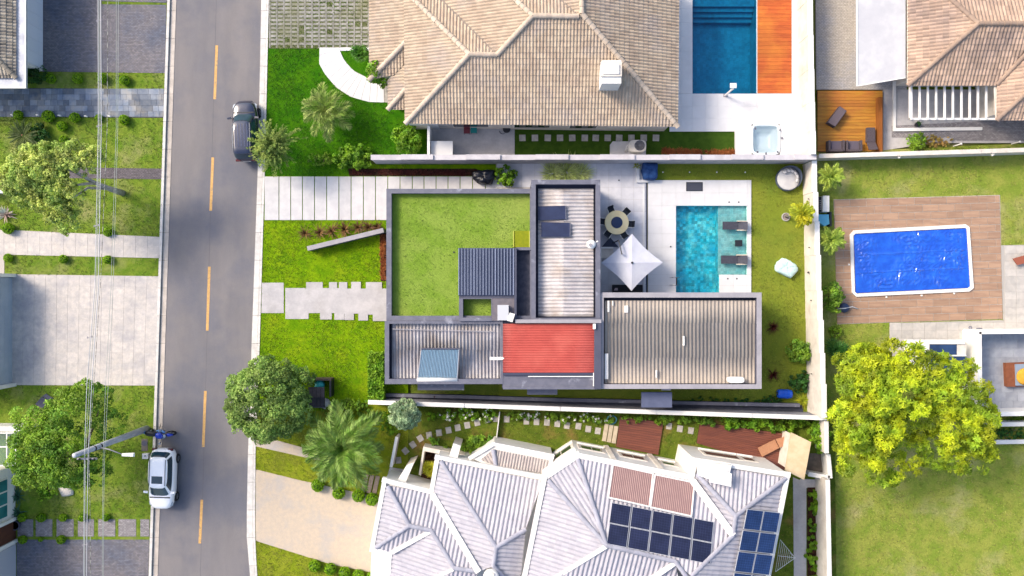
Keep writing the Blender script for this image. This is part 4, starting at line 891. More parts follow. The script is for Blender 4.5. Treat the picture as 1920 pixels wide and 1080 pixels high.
for a, b, w in [(q2(415, 592, 3.6), q2(690, 1055, 5.0), .2), (q2(172, 940, 3.62), q2(405, 812, 4.1), .14), ((1299, 902, 5.35), (1374, 1003, 6.25), .22), ((1137, 1024, 6.75), (990, 1115, 5.3), .12), ((1266, 1055, 6.75), (1215, 1090, 6.4), .14), (q2(540, 1040, 4.75), q2(430, 1090, 4.5), .1)]:
    A, B = P(*a), P(*b); d = (B - A).normalized(); n = Vector((-d.y, d.x, 0)) * w; up = Vector((0, 0, .09)); dn2 = Vector((0, 0, -.15))
    MB().add([A + n + up, B + n + up, B - n + up, A - n + up, A + n + dn2, B + n + dn2, B - n + dn2, A - n + dn2], [(3, 2, 1, 0), (4, 5, 6, 7), (0, 1, 5, 4), (2, 3, 7, 6), (1, 2, 6, 5), (0, 4, 7, 3)]).build('valley_gutter', WHITE, wh)
# windows on the garden facade
GL = glassmat('facade_glass', (70, 96, 86), .5)
def facade_window(a, b, t0, t1, z0, z1, nb=2):
    A, B = P(*a), P(*b); A.z = B.z = 0; d = (B - A).normalized(); n = Vector((-d.y, d.x, 0))
    if n.y < 0: n = -n
    p, q = A.lerp(B, t0), A.lerp(B, t1)
    def slab(p, q, o0, o1, z0, z1): return MB().prism([(v.x, v.y) for v in (p + n * o0, q + n * o0, q + n * o1, p + n * o1)], z0, z1)
    w = slab(p - d * .18, q + d * .18, 0, .05, z0 - .18, z1 + .18).build('window', OFFW, wh)
    for k in range(nb):
        u, v = p.lerp(q, k / nb) + d * .03, p.lerp(q, (k + 1) / nb) - d * .03
        slab(u, v, .05, .065, z0, z1).build('pane', GL, w)
    slab(p - d * .2, q + d * .2, .05, .16, z0 - .2, z0 - .13).build('sill', WHITE, w)
A_, B_, C_, D_, E_ = (1019, 895, 5), (1083, 853, 5), (1296, 894, 5), (1303, 862, 5), (1479, 889, 5)
facade_window(A_, B_, .30, .92, 1.3, 2.5); facade_window(B_, C_, .06, .26, 1.4, 2.6); facade_window(B_, C_, .44, .65, 1.4, 2.6); facade_window(B_, C_, .82, .93, 1.6, 2.5, 1)
facade_window(D_, E_, .22, .60, 1.2, 2.6, 1); facade_window(D_, E_, .66, .78, 1.2, 2.4, 1)
for t in (.33, .75):
    A, B = P(*B_), P(*C_); p = A.lerp(B, t); MB().box(p.x - .16, p.y - .1, 0, p.x + .16, p.y + .09, 4.9).build('pilaster', OFFW, wh)
cb = thing('roof_chimney', 'white boxy chimney on the white house roof near the beige slab', 'chimney', P(1350, 893, 5.4))
MB().pp([(1336, 874), (1370, 889), (1369, 911), (1333, 902)], 5.2, 6.1).build('shaft', WHITE, cb); MB().pp([(1334, 872), (1372, 888), (1371, 913), (1331, 904)], 6.1, 6.18).build('cap', WHITE, cb)
wt = thing('water_tank', 'round white water tank at the lower edge of the white roof', 'tank', P(921, 1078, 4.9))
MB().lathe([(.5, 0), (.52, .5), (.45, .62), (.2, .68)], 24, P(921, 1078, 4.8)).build('tank_body', WHITE, wt, True); MB().lathe([(.2, 0), (.2, .05)], 16, P(921, 1078, 5.48)).build('lid', OFFW, wt)
# garden front: planter frame and beams
fr = thing('walled_planter', 'white walled planter with a bright green palm inside', 'planter', P(812, 870))
MB().pp([(793.5, 838), (797, 838), (789, 892), (785, 890)], -.05, 1.2).build('side_wall', OFFW, fr); MB().pp([(796, 838), (872, 853), (871, 860), (796, 846)], -.05, 1.22).build('front_wall', OFFW, fr)
MB().pp([(797, 846), (818, 850), (806, 905), (789, 895)], -.05, .1).build('bed', SOIL, fr)
for q in ([(762, 873), (776, 868), (760, 906), (744, 902)], [(850, 831), (864, 836), (857, 862), (842, 856)]):
    t = thing('white_beam', 'white concrete beam ' + ('beside the stepping stone gate' if q[0][0] < 800 else 'among the striped leaf plants'), 'beam', P(q[0][0], q[0][1]))
    MB().pp(q, 2.1, 2.4).build('beam_body', WHITE, t); MB().pp([q[0], q[1], ((q[1][0] * .8 + q[2][0] * .2), (q[1][1] * .8 + q[2][1] * .2)), ((q[0][0] * .8 + q[3][0] * .2), (q[0][1] * .8 + q[3][1] * .2))], -.05, 2.1, 2.4).build('post', OFFW, t)
pave('yard_slab', [(731, 876), (757, 880), (748, 905), (724, 900)], .03, CONCG)

# solar panels and collectors
PVM = mat('pv_cells', (40, 45, 76), (34, 38, 66), scale=1.5, rough=.22, alb=.6, spec=.5, rnd=.12)
def pvgrid(m):
    N = m.node_tree.nodes; L = m.node_tree.links; bs = N['Principled BSDF']; src = bs.inputs['Base Color'].links[0].from_socket
    tc = N.new('ShaderNodeTexCoord'); b = N.new('ShaderNodeTexBrick'); b.offset = 0; b.inputs['Scale'].default_value = 1; b.inputs['Brick Width'].default_value = .166; b.inputs['Row Height'].default_value = .16
    b.inputs['Mortar Size'].default_value = .006; b.inputs['Color1'].default_value = b.inputs['Color2'].default_value = (1, 1, 1, 1); b.inputs['Mortar'].default_value = (2.6, 2.6, 2.2, 1)
    L.new(tc.outputs['Object'], b.inputs['Vector']); x = N.new('ShaderNodeMix'); x.data_type = 'RGBA'; x.blend_type = 'MULTIPLY'; x.inputs[0].default_value = 1
    L.new(src, x.inputs[6]); L.new(b.outputs['Color'], x.inputs[7]); L.new(x.outputs[2], bs.inputs['Base Color'])
pvgrid(PVM); PVF = mat('pv_frame', (214, 218, 226), rough=.4, metal=.3)
PVB = mat('pv_cells_blue', (38, 62, 112), (32, 54, 100), scale=1.5, rough=.2, alb=.6, spec=.5, rnd=.12); pvgrid(PVB)
def solar(corners, label, group, cm=None):
    """corners: four world points, the upper edge first; the panel lies in their plane"""
    a, b, c, d = corners; cen = (a + b + c + d) / 4; ux = ((b - a) + (c - d)).normalized(); vy = ((a - d) + (b - c)); vy = (vy - ux * vy.dot(ux)).normalized(); nz = ux.cross(vy)
    t = thing('solar_module', label, 'solar panel', cen, 0, group); t.rotation_mode = 'QUATERNION'; t.rotation_quaternion = Matrix((ux, vy, nz)).transposed().to_quaternion()
    w, l = ((b - a).length + (c - d).length) / 2, ((a - d).length + (b - c).length) / 2
    MB().box(-w / 2 + .02, -l / 2 + .02, .0, w / 2 - .02, l / 2 - .02, .035).local('cells', cm or PVM, t)
    mb = MB(); e = .024
    for q in ((-w / 2, -l / 2, w / 2, -l / 2 + e), (-w / 2, l / 2 - e, w / 2, l / 2), (-w / 2, -l / 2 + e, -w / 2 + e, l / 2 - e), (w / 2 - e, -l / 2 + e, w / 2, l / 2 - e)): mb.box(q[0], q[1], -.02, q[2], q[3], .042)
    mb.local('frame', PVF, t)
ordn = ['first', 'second', 'third', 'fourth', 'fifth']
def bil(Q, s, t): return Q[0].lerp(Q[1], s).lerp(Q[3].lerp(Q[2], s), t)
Q = [P(*q3(208, 640, 5.95)), P(*q3(822, 757, 5.95)), P(*q3(802, 1012, 6.75)), P(*q3(180, 888, 6.75))]
Q = [v + Vector((0, 0, .02)) for v in Q]
for r in range(2):
    for i in range(5):
        g = .006; s0, s1, t0, t1 = i / 5 + g, (i + 1) / 5 - g, r / 2 + g, (r + 1) / 2 - g
        solar([bil(Q, s0, t0), bil(Q, s1, t0), bil(Q, s1, t1), bil(Q, s0, t1)], 'dark blue solar panel in the ten-panel field, %s row, %s from the street' % (('upper', 'lower')[r], ordn[i]), 'ten-panel field on the white roof')
Q = [P(*q3(1018, 676, 6.2)), P(*q3(1216, 698, 5.52)), P(*q3(1128, 1204, 5.52)), P(*q3(914, 1180, 6.2))]
Q = [v + Vector((0, 0, .03)) for v in Q]
for r in range(4):
    for i in range(2):
        g = .008; s0, s1, t0, t1 = i / 2 + g, (i + 1) / 2 - g, r / 4 + g, (r + 1) / 4 - g
        solar([bil(Q, s0, t0), bil(Q, s1, t0), bil(Q, s1, t1), bil(Q, s0, t1)], 'blue solar panel on the outer slope, %s row from the top, %s column' % (ordn[r], ('inner', 'outer')[i]), 'double column of panels on the outer slope', PVB)
COLM = mat('collector_pink', (196, 164, 158), (182, 150, 146), scale=1.5, rough=.5)
for lab, pts in (('pinkish ribbed solar collector, the one nearer the street', [(220, 415), (458, 468), (436, 665), (192, 610)]), ('pinkish ribbed solar collector, the one nearer the chimney', [(470, 474), (704, 522), (686, 722), (442, 668)])):
    Q = [P(*q3(x, y, h)) + Vector((0, 0, .03)) for (x, y), h in zip(pts, (5.3, 5.3, 5.95, 5.95))]
    t = thing('solar_collector', lab, 'solar collector', sum(Q, Vector()) / 4, 0, 'collectors above the panel field'); up = Vector((0, 0, .05))
    MB().add(Q + [v + up for v in Q], [(3, 2, 1, 0), (7, 6, 5, 4), (0, 1, 5, 4), (1, 2, 6, 5), (2, 3, 7, 6), (3, 0, 4, 7)]).build('backing', mat('collector_dark', (150, 116, 116), rough=.6), t)
    mb = MB()
    for k in range(22): mb.tube(bil(Q, (k + .5) / 22, .02) + up, bil(Q, (k + .5) / 22, .98) + up, .03, n=5)
    mb.build('ribs', COLM, t, kind='stuff')
    for s0, s1 in (((0, 0), (1, 0)), ((0, 1), (1, 1)), ((0, 0), (0, 1)), ((1, 0), (1, 1))): MB().tube(bil(Q, *s0) + up, bil(Q, *s1) + up, .055).build('frame_bar', WHITE, t)

# ============================================================ houses on the far side, partly out of view
h1 = thing('corner_house', 'house corner with aged tiles and a broad white gutter', 'house', P(20, 60))
MB().pp([(-200, -160), (80, -160), (80, 134), (-200, 150)], -.1, 2.9, 0).build('wall', WHITE, h1)
MB().pp([(-260, -160), (48, -160), (48, 165), (-260, 165)], 2.95, 3.15, 3.15).build('gutter', mat('gutter_white', (222, 226, 236), (200, 204, 216), scale=1.5, rough=.7, fine=.08, c3=(180, 184, 196), s3=1.2), h1)
MB().pp([(46.6, -160), (48.2, -160), (48.2, 165.3), (46.6, 165.3)], 3.15, 3.22).pp([(-260, 163.8), (46.6, 163.8), (46.6, 165.3), (-260, 165.3)], 3.15, 3.218).build('gutter_lip', WHITE, h1)
roof_slope(h1, [[(31, -60, 3.22), (31, 147, 3.22), (-60, 55, 4.3), (-60, -60, 4.3)]], TILE3, .22, .335, .06, .035, down=(1, 0), seed=31)
roof_slope(h1, [[(31, 147, 3.22), (-60, 147, 3.22), (-60, 55, 4.3)]], TILE3, .22, .335, .06, .035, down=(0, -1), seed=32)
ridge(h1, (31, 147, 3.24), (-60, 55, 4.32), TILE3, .15, .42, lift=.06)
a = P(80, -60); b = P(80, 130)
for i in range(8):
    y0 = a.y + (b.y - a.y) * i / 8; y1 = a.y + (b.y - a.y) * (i + 1) / 8 + .012
    MB().box(a.x, min(y0, y1), .05, a.x + .05, max(y0, y1), 2.35).build('gate_panel', mat('gate_white', (226, 232, 242), rough=.5, alb=.8, rnd=.02), h1)
h2 = thing('garage', 'pale blue garage front at the end of the granite driveway', 'garage', P(10, 620))
MB().pp([(-160, 514), (22, 514), (22, 724), (-160, 724)], -.1, 2.6, 0).build('wall', mat('pale_blue_render', (206, 214, 222), (194, 202, 212), scale=1, rough=.7), h2)
a, b = P(22, 521), P(22, 717)
for i in range(6):
    z0, z1 = .02 + i * .42, .02 + (i + 1) * .42 - .012
    MB().box(a.x, b.y, z0, a.x + .05, a.y, z1).build('door_panel', mat('garage_door', (196, 208, 220), (182, 196, 210), scale=.7, rough=.5, rnd=.03), h2)
for y in (516.5, 721): p = P(22, y); MB().box(p.x, p.y - .12, 0, p.x + .35, p.y + .12, 2.65).build('pilaster', WHITE, h2)
MB().pp([(-160, 512), (20, 512), (20, 726), (-160, 726)], 2.6, 2.75, 0).build('roof', WHITE, h2)
h3 = thing('white_corner_house', 'white house front with teal panes and a brown timber door', 'house', P(10, 980))
MB().pp([(-180, 872), (29, 872), (29, 1240), (-180, 1240)], -.1, 4.0, 0).build('wall', WHITE, h3)
xf = P(29, 900).x
for i, (y0, y1) in enumerate(((892, 912), (915, 936), (939, 960))):
    ya, yb = P(29, y0).y, P(29, y1).y
    w_ = MB().box(xf, yb - .05, .95, xf + .06, ya + .05, 3.6).build('window', WHITE, h3); MB().box(xf + .06, yb, 1.0, xf + .075, ya, 3.55).build('pane', glassmat('teal_glass', (62, 150, 160), .6), w_)
ya, yb = P(29, 974).y, P(29, 1010).y; dd = MB().box(xf, yb, .02, xf + .05, ya, 3.2).build('door', mat('brown_timber', (104, 62, 46), (86, 50, 38), scale=4, rough=.6, fine=.1, stretch=(1, 4, .3)), h3)
MB().box(xf, P(29, 1016).y, 0, xf + .18, yb - .004, 3.4).build('door_surround', WHITE, h3); MB().box(xf, ya + .004, 0, xf + .18, P(29, 968).y, 3.4).build('door_surround', WHITE, h3)
MB().box(xf, P(29, 1240).y, .02, xf + .05, P(29, 1020).y, 2.6).build('door', mat('grey_garage_door', (196, 200, 212), rough=.5), h3)
pg = thing('glass_canopy', 'white framed glass canopy beside the white corner house', 'canopy', P(10, 842))
for x in (12.5, 29): MB().rect(x - 1, 812, x + 1, 872, 2.4, 2.5).build('rafter', WHITE, pg)
for y in (812, 838, 873): MB().rect(-90, y - 1, 29, y + 1, 2.42, 2.52).build('crossbar', WHITE, pg)
for y in (814, 870): MB().tube(P(28.5, y, 0), P(28.5, y, 2.4), .05).build('post', WHITE, pg)
cl = bpy.data.materials.new('clear_glass'); cl.use_nodes = True; N = cl.node_tree.nodes; L = cl.node_tree.links; N.remove(N['Principled BSDF'])
tr = N.new('ShaderNodeBsdfTransparent'); tr.inputs[0].default_value = (.86, .93, .92, 1); gl = N.new('ShaderNodeBsdfGlossy'); gl.inputs['Roughness'].default_value = .05
lw = N.new('ShaderNodeFresnel'); lw.inputs[0].default_value = 1.6; ms = N.new('ShaderNodeMixShader'); L.new(lw.outputs[0], ms.inputs[0]); L.new(tr.outputs[0], ms.inputs[1]); L.new(gl.outputs[0], ms.inputs[2]); L.new(ms.outputs[0], N['Material Output'].inputs[0])
for (a, b, y0, y1) in ((13.6, 28, 813, 837), (13.6, 28, 839, 872), (-60, 11.4, 813, 872)): MB().rect(a, y0, b, y1, 2.45, 2.465).build('pane', cl, pg)

# ============================================================ plot with the pergola (top corner)
h4 = thing('pergola_house', 'house with a brown tiled hip roof behind the white pergola', 'house', P(1850, 80))
roof_slope(h4, [[(1701, 161, 3.1), (1834, 44, 4.8), (1701, -73, 3.1)]], TILE2, .24, .36, .06, .035, down=(-1, 0), seed=41)
roof_slope(h4, [[(1701, 161, 3.1), (1834, 44, 4.8), (1960, 44, 4.8), (1868, 161, 3.1)]], TILE2, .24, .36, .06, .035, down=(0, -1), seed=42)
roof_slope(h4, [[(1834, 44, 4.8), (2080, 44, 4.8), (2080, -80, 3.1), (1695, -80, 3.1)]], TILE2, .24, .36, .06, .035, down=(0, 1), seed=43)
roof_slope(h4, [[(1868, 226, 3.1), (1868, 159, 3.1), (1960, 62, 4.5), (1960, 140, 4.5)]], TILE2, .24, .36, .06, .035, down=(-1, 0), seed=44)
roof_slope(h4, [[(1868, 226, 3.1), (1960, 140, 4.5), (2080, 140, 4.5), (2080, 226, 3.1)]], TILE2, .24, .36, .06, .035, down=(0, -1), seed=45)
roof_slope(h4, [[(1960, 140, 4.5), (1960, 44, 4.6), (2080, 44, 4.6), (2080, 140, 4.5)]], TILE2, .24, .36, .06, .035, down=(0, -1), seed=46)
for a, b in (((1701, 161, 3.1), (1834, 44, 4.8)), ((1834, 44, 4.8), (1701, -73, 3.1)), ((1834, 44, 4.8), (2060, 44, 4.8)), ((1868, 226, 3.1), (1960, 140, 4.5)), ((1868, 159, 3.12), (1960, 62, 4.55))): ridge(h4, a, b, TILE2, .16, .42, lift=.06)
MB().pp([(1703, 159), (1866, 159), (1870, 224), (2080, 224), (2080, -80), (1703, -80)], 2.9, 3.02, 3.1).build('eaves_board', OFFW, h4)
MB().pp([(1720, 140), (1880, 140), (1884, 208), (2080, 208), (2080, -80), (1720, -80)], -.1, 2.9, 3.0).build('wall', OFFW, h4)
c4 = thing('flat_roof_annex', 'plain white flat-roofed annex beside the pergola house', 'building', P(1650, 60))
MB().pp([(1606.5, -160), (1698, -160), (1698, 146), (1607.5, 161)], 2.75, 2.95).build('roof', mat('grey_white_membrane', (226, 226, 228), (214, 214, 218), scale=.9, rough=.7, fine=.03, c3=(206, 206, 212), s3=.5), c4)
MB().pp([(1605.8, -160), (1607.6, -160), (1608.6, 161.5), (1606.8, 161.8)], 2.95, 3.0).pp([(1608.7, 160, ), (1698, 145), (1698, 146.5), (1608.7, 161.7)], 2.95, 2.998).build('edge_trim', WHITE, c4)
MB().pp([(1654, -160), (1696, -160), (1696, 118), (1654, 124)], -.1, 2.75, 2.95).build('wall', OFFW, c4)
pgl = thing('pergola', 'white slatted pergola in front of the brown tiled roof', 'pergola', P(1770, 220))
for x in (1709.5, 1725, 1740.5, 1756, 1772, 1787.5, 1803.5, 1819, 1834.5, 1850): 
    MB().rect(x - 1.4, 160, x + 1.4, 224, 2.5, 2.62).build('rafter', WHITE, pgl)
    if 1724 < x: MB().tube(P(x, 222, .06), P(x, 222, 2.3), .05).build('post', WHITE, pgl)
MB().rect(1706, 221, 1868, 224.5, 2.34, 2.5).build('front_beam', WHITE, pgl); MB().rect(1706, 161, 1709, 224, 2.34, 2.5).build('side_beam', WHITE, pgl)
for y in (163, 192): MB().tube(P(1707.5, y, .06), P(1707.5, y, 2.34), .05).build('post', WHITE, pgl)
MB().tube(P(1707.5, 221, .06), P(1707.5, 221, 2.34), .05).build('post', WHITE, pgl)
MB().rect(1675, 152, 1680, 246, -.1, .14).pp([(1680, 240), (1842, 238), (1842, 244), (1680, 246)], -.1, .139).build('plinth', WHITE, pgl)

# ============================================================ walled patio and window canopy (lower right)
def pw(label, segs, thick=.22): return bwall(label, segs, WHITE, WHITE, thick, .3)
pw('white wall around the daybed patio next to the big tree', [(1836, 622.5, 2080, 620, 1.9), (1836.5, 622, 1838, 777, 1.9), (1838, 777, 2080, 773, 1.9)])
pat = pave('walled_patio', [(1806, 620), (2040, 618), (2040, 765), (1810, 768)], .05, mat('patio_grout', (170, 172, 176), rough=.9), 'grey tiled floor of the walled patio')
for j in range(9):
    for i in range(10):
        p = P(1812 + 22 * i + 11 + (8 if j % 2 else 0), 621 + 16.4 * j + 8, .07); piece('patio_tile', mat('grey_patio_tile', (186, 190, 198), (170, 174, 184), scale=1.6, rough=.7, fine=.07, rnd=.09), pat, p.x, p.y, .04, .83, .62, .03)
cv = thing('window_canopy', 'white framed skylight canopy with dark blue glass beside the big tree', 'canopy', P(1750, 655))
MB().rect(1698, 637, 1809, 645, 1.7, 1.9).build('front_beam', WHITE, cv); MB().rect(1742, 665.5, 1812, 668, 1.75, 1.86).build('crossbar', WHITE, cv); MB().rect(1698, 645.2, 1742, 700, 1.7, 1.88).build('roof_slab', WHITE, cv)
MB().rect(1744, 645.5, 1794, 665, 1.74, 1.8).build('pane', glassmat('navy_glass', (60, 88, 136), .6), cv); MB().rect(1742, 668.2, 1812, 700, 1.73, 1.79).build('pane', glassmat('navy_glass', (60, 88, 136), .6), cv)
MB().rect(1794.3, 645.3, 1811, 665.3, 1.72, 1.8).build('roof_slab', OFFW, cv)
for x, y in ((1702, 640), (1806, 640), (1702, 696), (1806, 696)): MB().tube(P(x, y, 0), P(x, y, 1.7), .06).build('post', WHITE, cv)
pw('low white garden wall below the daybed patio', [(1860, 796, 2080, 793, 1.0)], .25)
pw('thin white kerb wall at the edge of the dry lawn by the patio', [(1868, 829, 2080, 826, .4)], .2)
# ============================================================ trees
tree('broadleaf_tree', 'tall leaning tree with a pale trunk and yellow olive crown by the upper verge', (230, 362),
     [[(230, 362, 0), (205, 354, 1.6), (178, 343, 3.2), (140, 322, 5.0), (100, 310, 6.0)], [(178, 343, 3.2), (150, 346, 4.6), (110, 350, 5.8)], [(205, 354, 1.6), (165, 352, 3.2), (135, 372, 4.6), (115, 395, 5.4)], [(140, 322, 5.0), (160, 295, 6.0)]],
     [(62, 312, 6.0, 1.5, 1.4, 1.0), (35, 335, 5.6, 1.2, 1.1, .9), (50, 362, 5.4, 1.2, .9, .8), (100, 290, 6.2, 1.0, .8, .8), (138, 290, 6.3, 1.1, .9, .8), (170, 298, 6.0, .9, 1.0, .7), (95, 325, 5.8, 1.1, .9, .8), (130, 318, 6.0, 1.2, 1.0, .8), (100, 360, 5.6, 1.3, .9, .8), (75, 378, 5.2, 1.0, .7, .7), (135, 372, 5.3, 1.0, .9, .7), (108, 398, 5.2, .9, .9, .7), (128, 415, 5.0, .8, .9, .6), (122, 390, 5.3, .9, .8, .6)],
     LF_OLIVE, 21000, .175, 11, mat('pale_trunk', (206, 202, 192), (170, 166, 156), scale=7, rough=.95, bump=.6, bscale=22), r0=.23, sub=44, subr=.3)
tree('broadleaf_tree', 'dense green tree behind the street pole', (165, 838),
     [[(165, 838, 0), (160, 836, 1.5), (150, 835, 3.2), (125, 830, 4.5)], [(160, 836, 1.5), (140, 855, 3.2), (100, 860, 4.5)], [(160, 836, 1.5), (175, 800, 3.2), (185, 770, 4.2)]],
     [(75, 800, 5.0, 1.7, 1.5, 1.2), (60, 845, 5.0, 1.5, 1.6, 1.2), (75, 885, 4.8, 1.5, 1.3, 1.1), (115, 865, 5.2, 1.6, 1.4, 1.2), (105, 825, 5.6, 1.7, 1.5, 1.2), (135, 770, 5.2, 1.6, 1.3, 1.1), (160, 745, 4.6, 1.3, 1.0, .9), (120, 885, 4.4, 1.2, 1.1, .9), (190, 755, 3.8, 1.2, 1.1, .9), (200, 790, 3.4, 1.1, 1.2, .9), (170, 880, 3.6, 1.2, 1.2, .9), (150, 895, 3.6, 1.1, .8, .8), (185, 860, 3.2, 1.0, 1.2, .8)],
     LF_MID, 20000, .18, 12, BARK, r0=.22, sub=36, subr=.33)
tree('street_tree', 'round dense dark green street tree overhanging the kerb', (520, 745),
     [[(520, 745, 0), (519, 746, 1.3), (512, 748, 2.6), (500, 748, 3.6)], [(519, 746, 1.3), (525, 735, 2.8)], [(519, 746, 1.3), (530, 765, 2.8)]],
     [(500, 752, 2.9, 2.5, 2.5, 1.7), (470, 755, 2.7, 1.6, 1.9, 1.2), (505, 705, 2.8, 1.9, 1.2, 1.3), (540, 730, 2.5, 1.5, 1.6, 1.2), (515, 790, 2.7, 1.9, 1.3, 1.2), (548, 765, 2.4, 1.3, 1.5, 1.1), (495, 735, 3.5, 1.5, 1.5, 1.0), (520, 765, 3.5, 1.4, 1.4, .9), (470, 785, 2.4, 1.3, 1.2, 1.0), (560, 715, 2.1, 1.0, .9, .8)],
     LF_DARK, 26000, .17, 13, BARK, r0=.16, sub=40, subr=.3, inner=.8)
tree('broadleaf_tree', 'big bright yellow green tree on the dry lawn', (1650, 755),
     [[(1650, 755, 0), (1652, 757, 1.6), (1660, 765, 3.4), (1672, 772, 5.2)], [(1652, 757, 1.6), (1700, 770, 4.0), (1745, 782, 5.2)], [(1652, 757, 1.6), (1640, 735, 4.2), (1630, 715, 5.5)], [(1652, 757, 1.6), (1640, 800, 4.2), (1635, 840, 5.2)]],
     [(1625, 690, 6.0, 1.9, 1.5, 1.3), (1680, 680, 6.2, 1.8, 1.3, 1.2), (1630, 740, 6.5, 2.0, 1.7, 1.4), (1690, 740, 6.6, 2.0, 1.8, 1.3), (1600, 790, 5.6, 1.4, 1.7, 1.2), (1640, 800, 6.2, 2.0, 1.7, 1.3), (1615, 850, 5.2, 1.6, 1.5, 1.1), (1660, 875, 5.0, 1.7, 1.1, 1.0), (1740, 695, 5.8, 1.6, 1.3, 1.1), (1790, 690, 5.2, 1.3, 1.0, .9), (1722, 790, 4.6, 1.1, 1.3, .9), (1705, 850, 4.6, 1.0, 1.2, .9), (1800, 745, 6.0, 1.7, 1.5, 1.2), (1828, 800, 5.8, 1.4, 1.6, 1.1), (1790, 800, 6.0, 1.6, 1.5, 1.1), (1815, 850, 5.2, 1.6, 1.2, 1.0), (1780, 855, 5.2, 1.3, 1.1, .9), (1836, 760, 5.4, 1.0, 1.2, .9)],
     LF_YEL, 14500, .22, 14, BARK, r0=.26, shape='star', sub=26, subr=.4)
def feathery(name, label, base, c, n, L, seed):
    """an upright shrub of long feathery sprays that all point outward"""
    b = P(*base); t = thing(name, label, 'tree', b); rng = np.random.default_rng(seed); cc = P(*c) - b
    MB().path([b, b + cc * .5, b + cc], [.11, .09, .05]).build('trunk', BARK, t, True)
    pos = []; nr = []; ct = []
    for i in range(n):
        a = rng.uniform(0, 6.283); e = rng.uniform(-.35, 1.35); d = np.array([math.cos(a) * math.cos(e), math.sin(a) * math.cos(e), math.sin(e)]); l = L * rng.uniform(.7, 1.12); tt = rng.random()
        for k in range(34):
            s = .25 + .75 * rng.random(); p = np.array(cc) + d * l * s - np.array([0, 0, .35 * l * s * s]) + rng.normal(0, .07 * (1.1 - s * .7), 3)
            pos.append(p); nr.append(np.array([0, 0, 1.]) + .5 * d); ct.append(min(1, tt * .6 + s * .4))
    place('crown', leaves_mesh('crown', np.array(pos), np.array(nr), .2, LF_CONIF, seed, 'leaf', .3, np.array(ct), .5), t); return t
feathery('feathery_tree', 'feathery pale green tree hanging over the dark blue car', (530, 268), (513, 272, 2.6), 150, 1.95, 21)
tree('topiary_tree', 'small round grey green tree over the end of the long white wall', (764, 772), [[(764, 772, 0), (764, 773, 1.2), (762, 776, 2.1)]], [(760, 777, 2.3, .95, .95, .85), (752, 772, 2.3, .6, .6, .5), (768, 785, 2.2, .6, .55, .5)], LF_GREY, 5200, .15, 22, BARK, r0=.07, sub=46, subr=.3, inner=.8)
# hedge in front of the villa
hd = thing('clipped_hedge', 'bright green clipped hedge against the villa corner', 'hedge', P(704, 706))
rng_ = np.random.default_rng(4); n = 5200
x0, y0, x1, y1 = wr(690.5, 660, 720, 756, 1.2); c = WL[hd.name]
pts = rng_.random((n, 3)); face = rng_.integers(0, 5, n)
pts[face == 0, 0] = rng_.uniform(0, .12, (face == 0).sum()); pts[face == 1, 0] = rng_.uniform(.88, 1, (face == 1).sum()); pts[face == 2, 1] = rng_.uniform(0, .05, (face == 2).sum()); pts[face >= 3, 2] = rng_.uniform(.86, 1.03, (face >= 3).sum())
pos = np.stack([x0 + pts[:, 0] * (x1 - x0) - c.x, y0 + pts[:, 1] * (y1 - y0) - c.y, pts[:, 2] * 1.35 + .1 * np.sin(pts[:, 1] * 21)], 1)
place('foliage', leaves_mesh('foliage', pos, np.tile([0, 0, 1.], (n, 1)), .19, LF_BRIGHT, 5, 'leaf', .6, None, .8), hd)
mb = MB()
for k in range(7): p = P(704, 664 + 14 * k); mb.path([p, p + Vector((.1, .05, .6)), p + Vector((-.1, 0, 1.1))], [.04, .03, .015], 5)
mb.build('stem', BARK, hd)
# ============================================================ palms
FR = [frond_mesh('frond', 2.3, LF_PALM, 30, .66, .028, .55, .4, seed=i) for i in range(3)]
FRL = [frond_mesh('frond', 1.25, LF_PALML, 15, .42, .035, .6, .45, seed=i + 9) for i in range(3)]
FRY = [frond_mesh('frond', 1.1, LF_PALMY, 14, .36, .035, .6, .5, seed=i + 19) for i in range(3)]
FAN = [fan_mesh('frond', 1.5, LF_PALM, 17, seed=i) for i in range(2)]
FAND = [fan_mesh('frond', 1.1, LF_DEEP, 15, seed=i + 5) for i in range(2)]
CYC = [frond_mesh('frond', 1.25, mat('cycad_leaf', (78, 104, 40), (104, 124, 52), scale=1, rough=.5, tint=.35, leaf=True, alb=.6), 18, .2, .02, .25, .25, seed=3)]
palm('feather_palm', 'large drooping green palm beside the beige driveway', (650, 828), (645, 838, 2.4), FR, 34, BARK, 31, .2, (-.2, 1.1), (1.25, 1.7))
palm('feather_palm', 'loose pale palm alone on the deep green lawn', (618, 220), (613, 211, 1.2), [frond_mesh('frond', 1.7, leafm('pale_palm_leaf', (150, 164, 92), (116, 146, 56)), 19, .55, .03, .6, .5, seed=41)], 24, BARK, 32, .12, (-.1, 1.1), (1.1, 1.45))
palm('fan_palm', 'small dark fan palm tucked between the curved path and tiled roof', (680, 106), (676, 102, .7), [fan_mesh('frond', .85, leafm('fan_leaf', (60, 108, 30), (84, 128, 40)), 17, seed=8)], 16, BARK, 33, .08, (.1, 1.2))
palm('feather_palm', 'light green palm in the corner beside the cream wall and back lawn', (1540, 340), (1555, 333, 1.5), FRL, 24, BARK, 34, .1, (-.2, 1.2))
palm('feather_palm', 'yellow palm in a round planter ring on the villa turf', (1473, 406.5), (1504, 402, 2.6), FRY, 26, BARKG, 35, .07, (-.4, 1.2))
palm('feather_palm', 'light green palm below the pool filter box', (1542, 452), (1557, 450, 1.6), FRL, 20, BARK, 36, .1, (-.3, 1.1))
palm('fan_palm', 'dark fan palm between the cream wall and the big yellow green tree', (1556, 655), (1566, 656, .8), FAND, 12, BARK, 37, .08, (.1, 1.1))
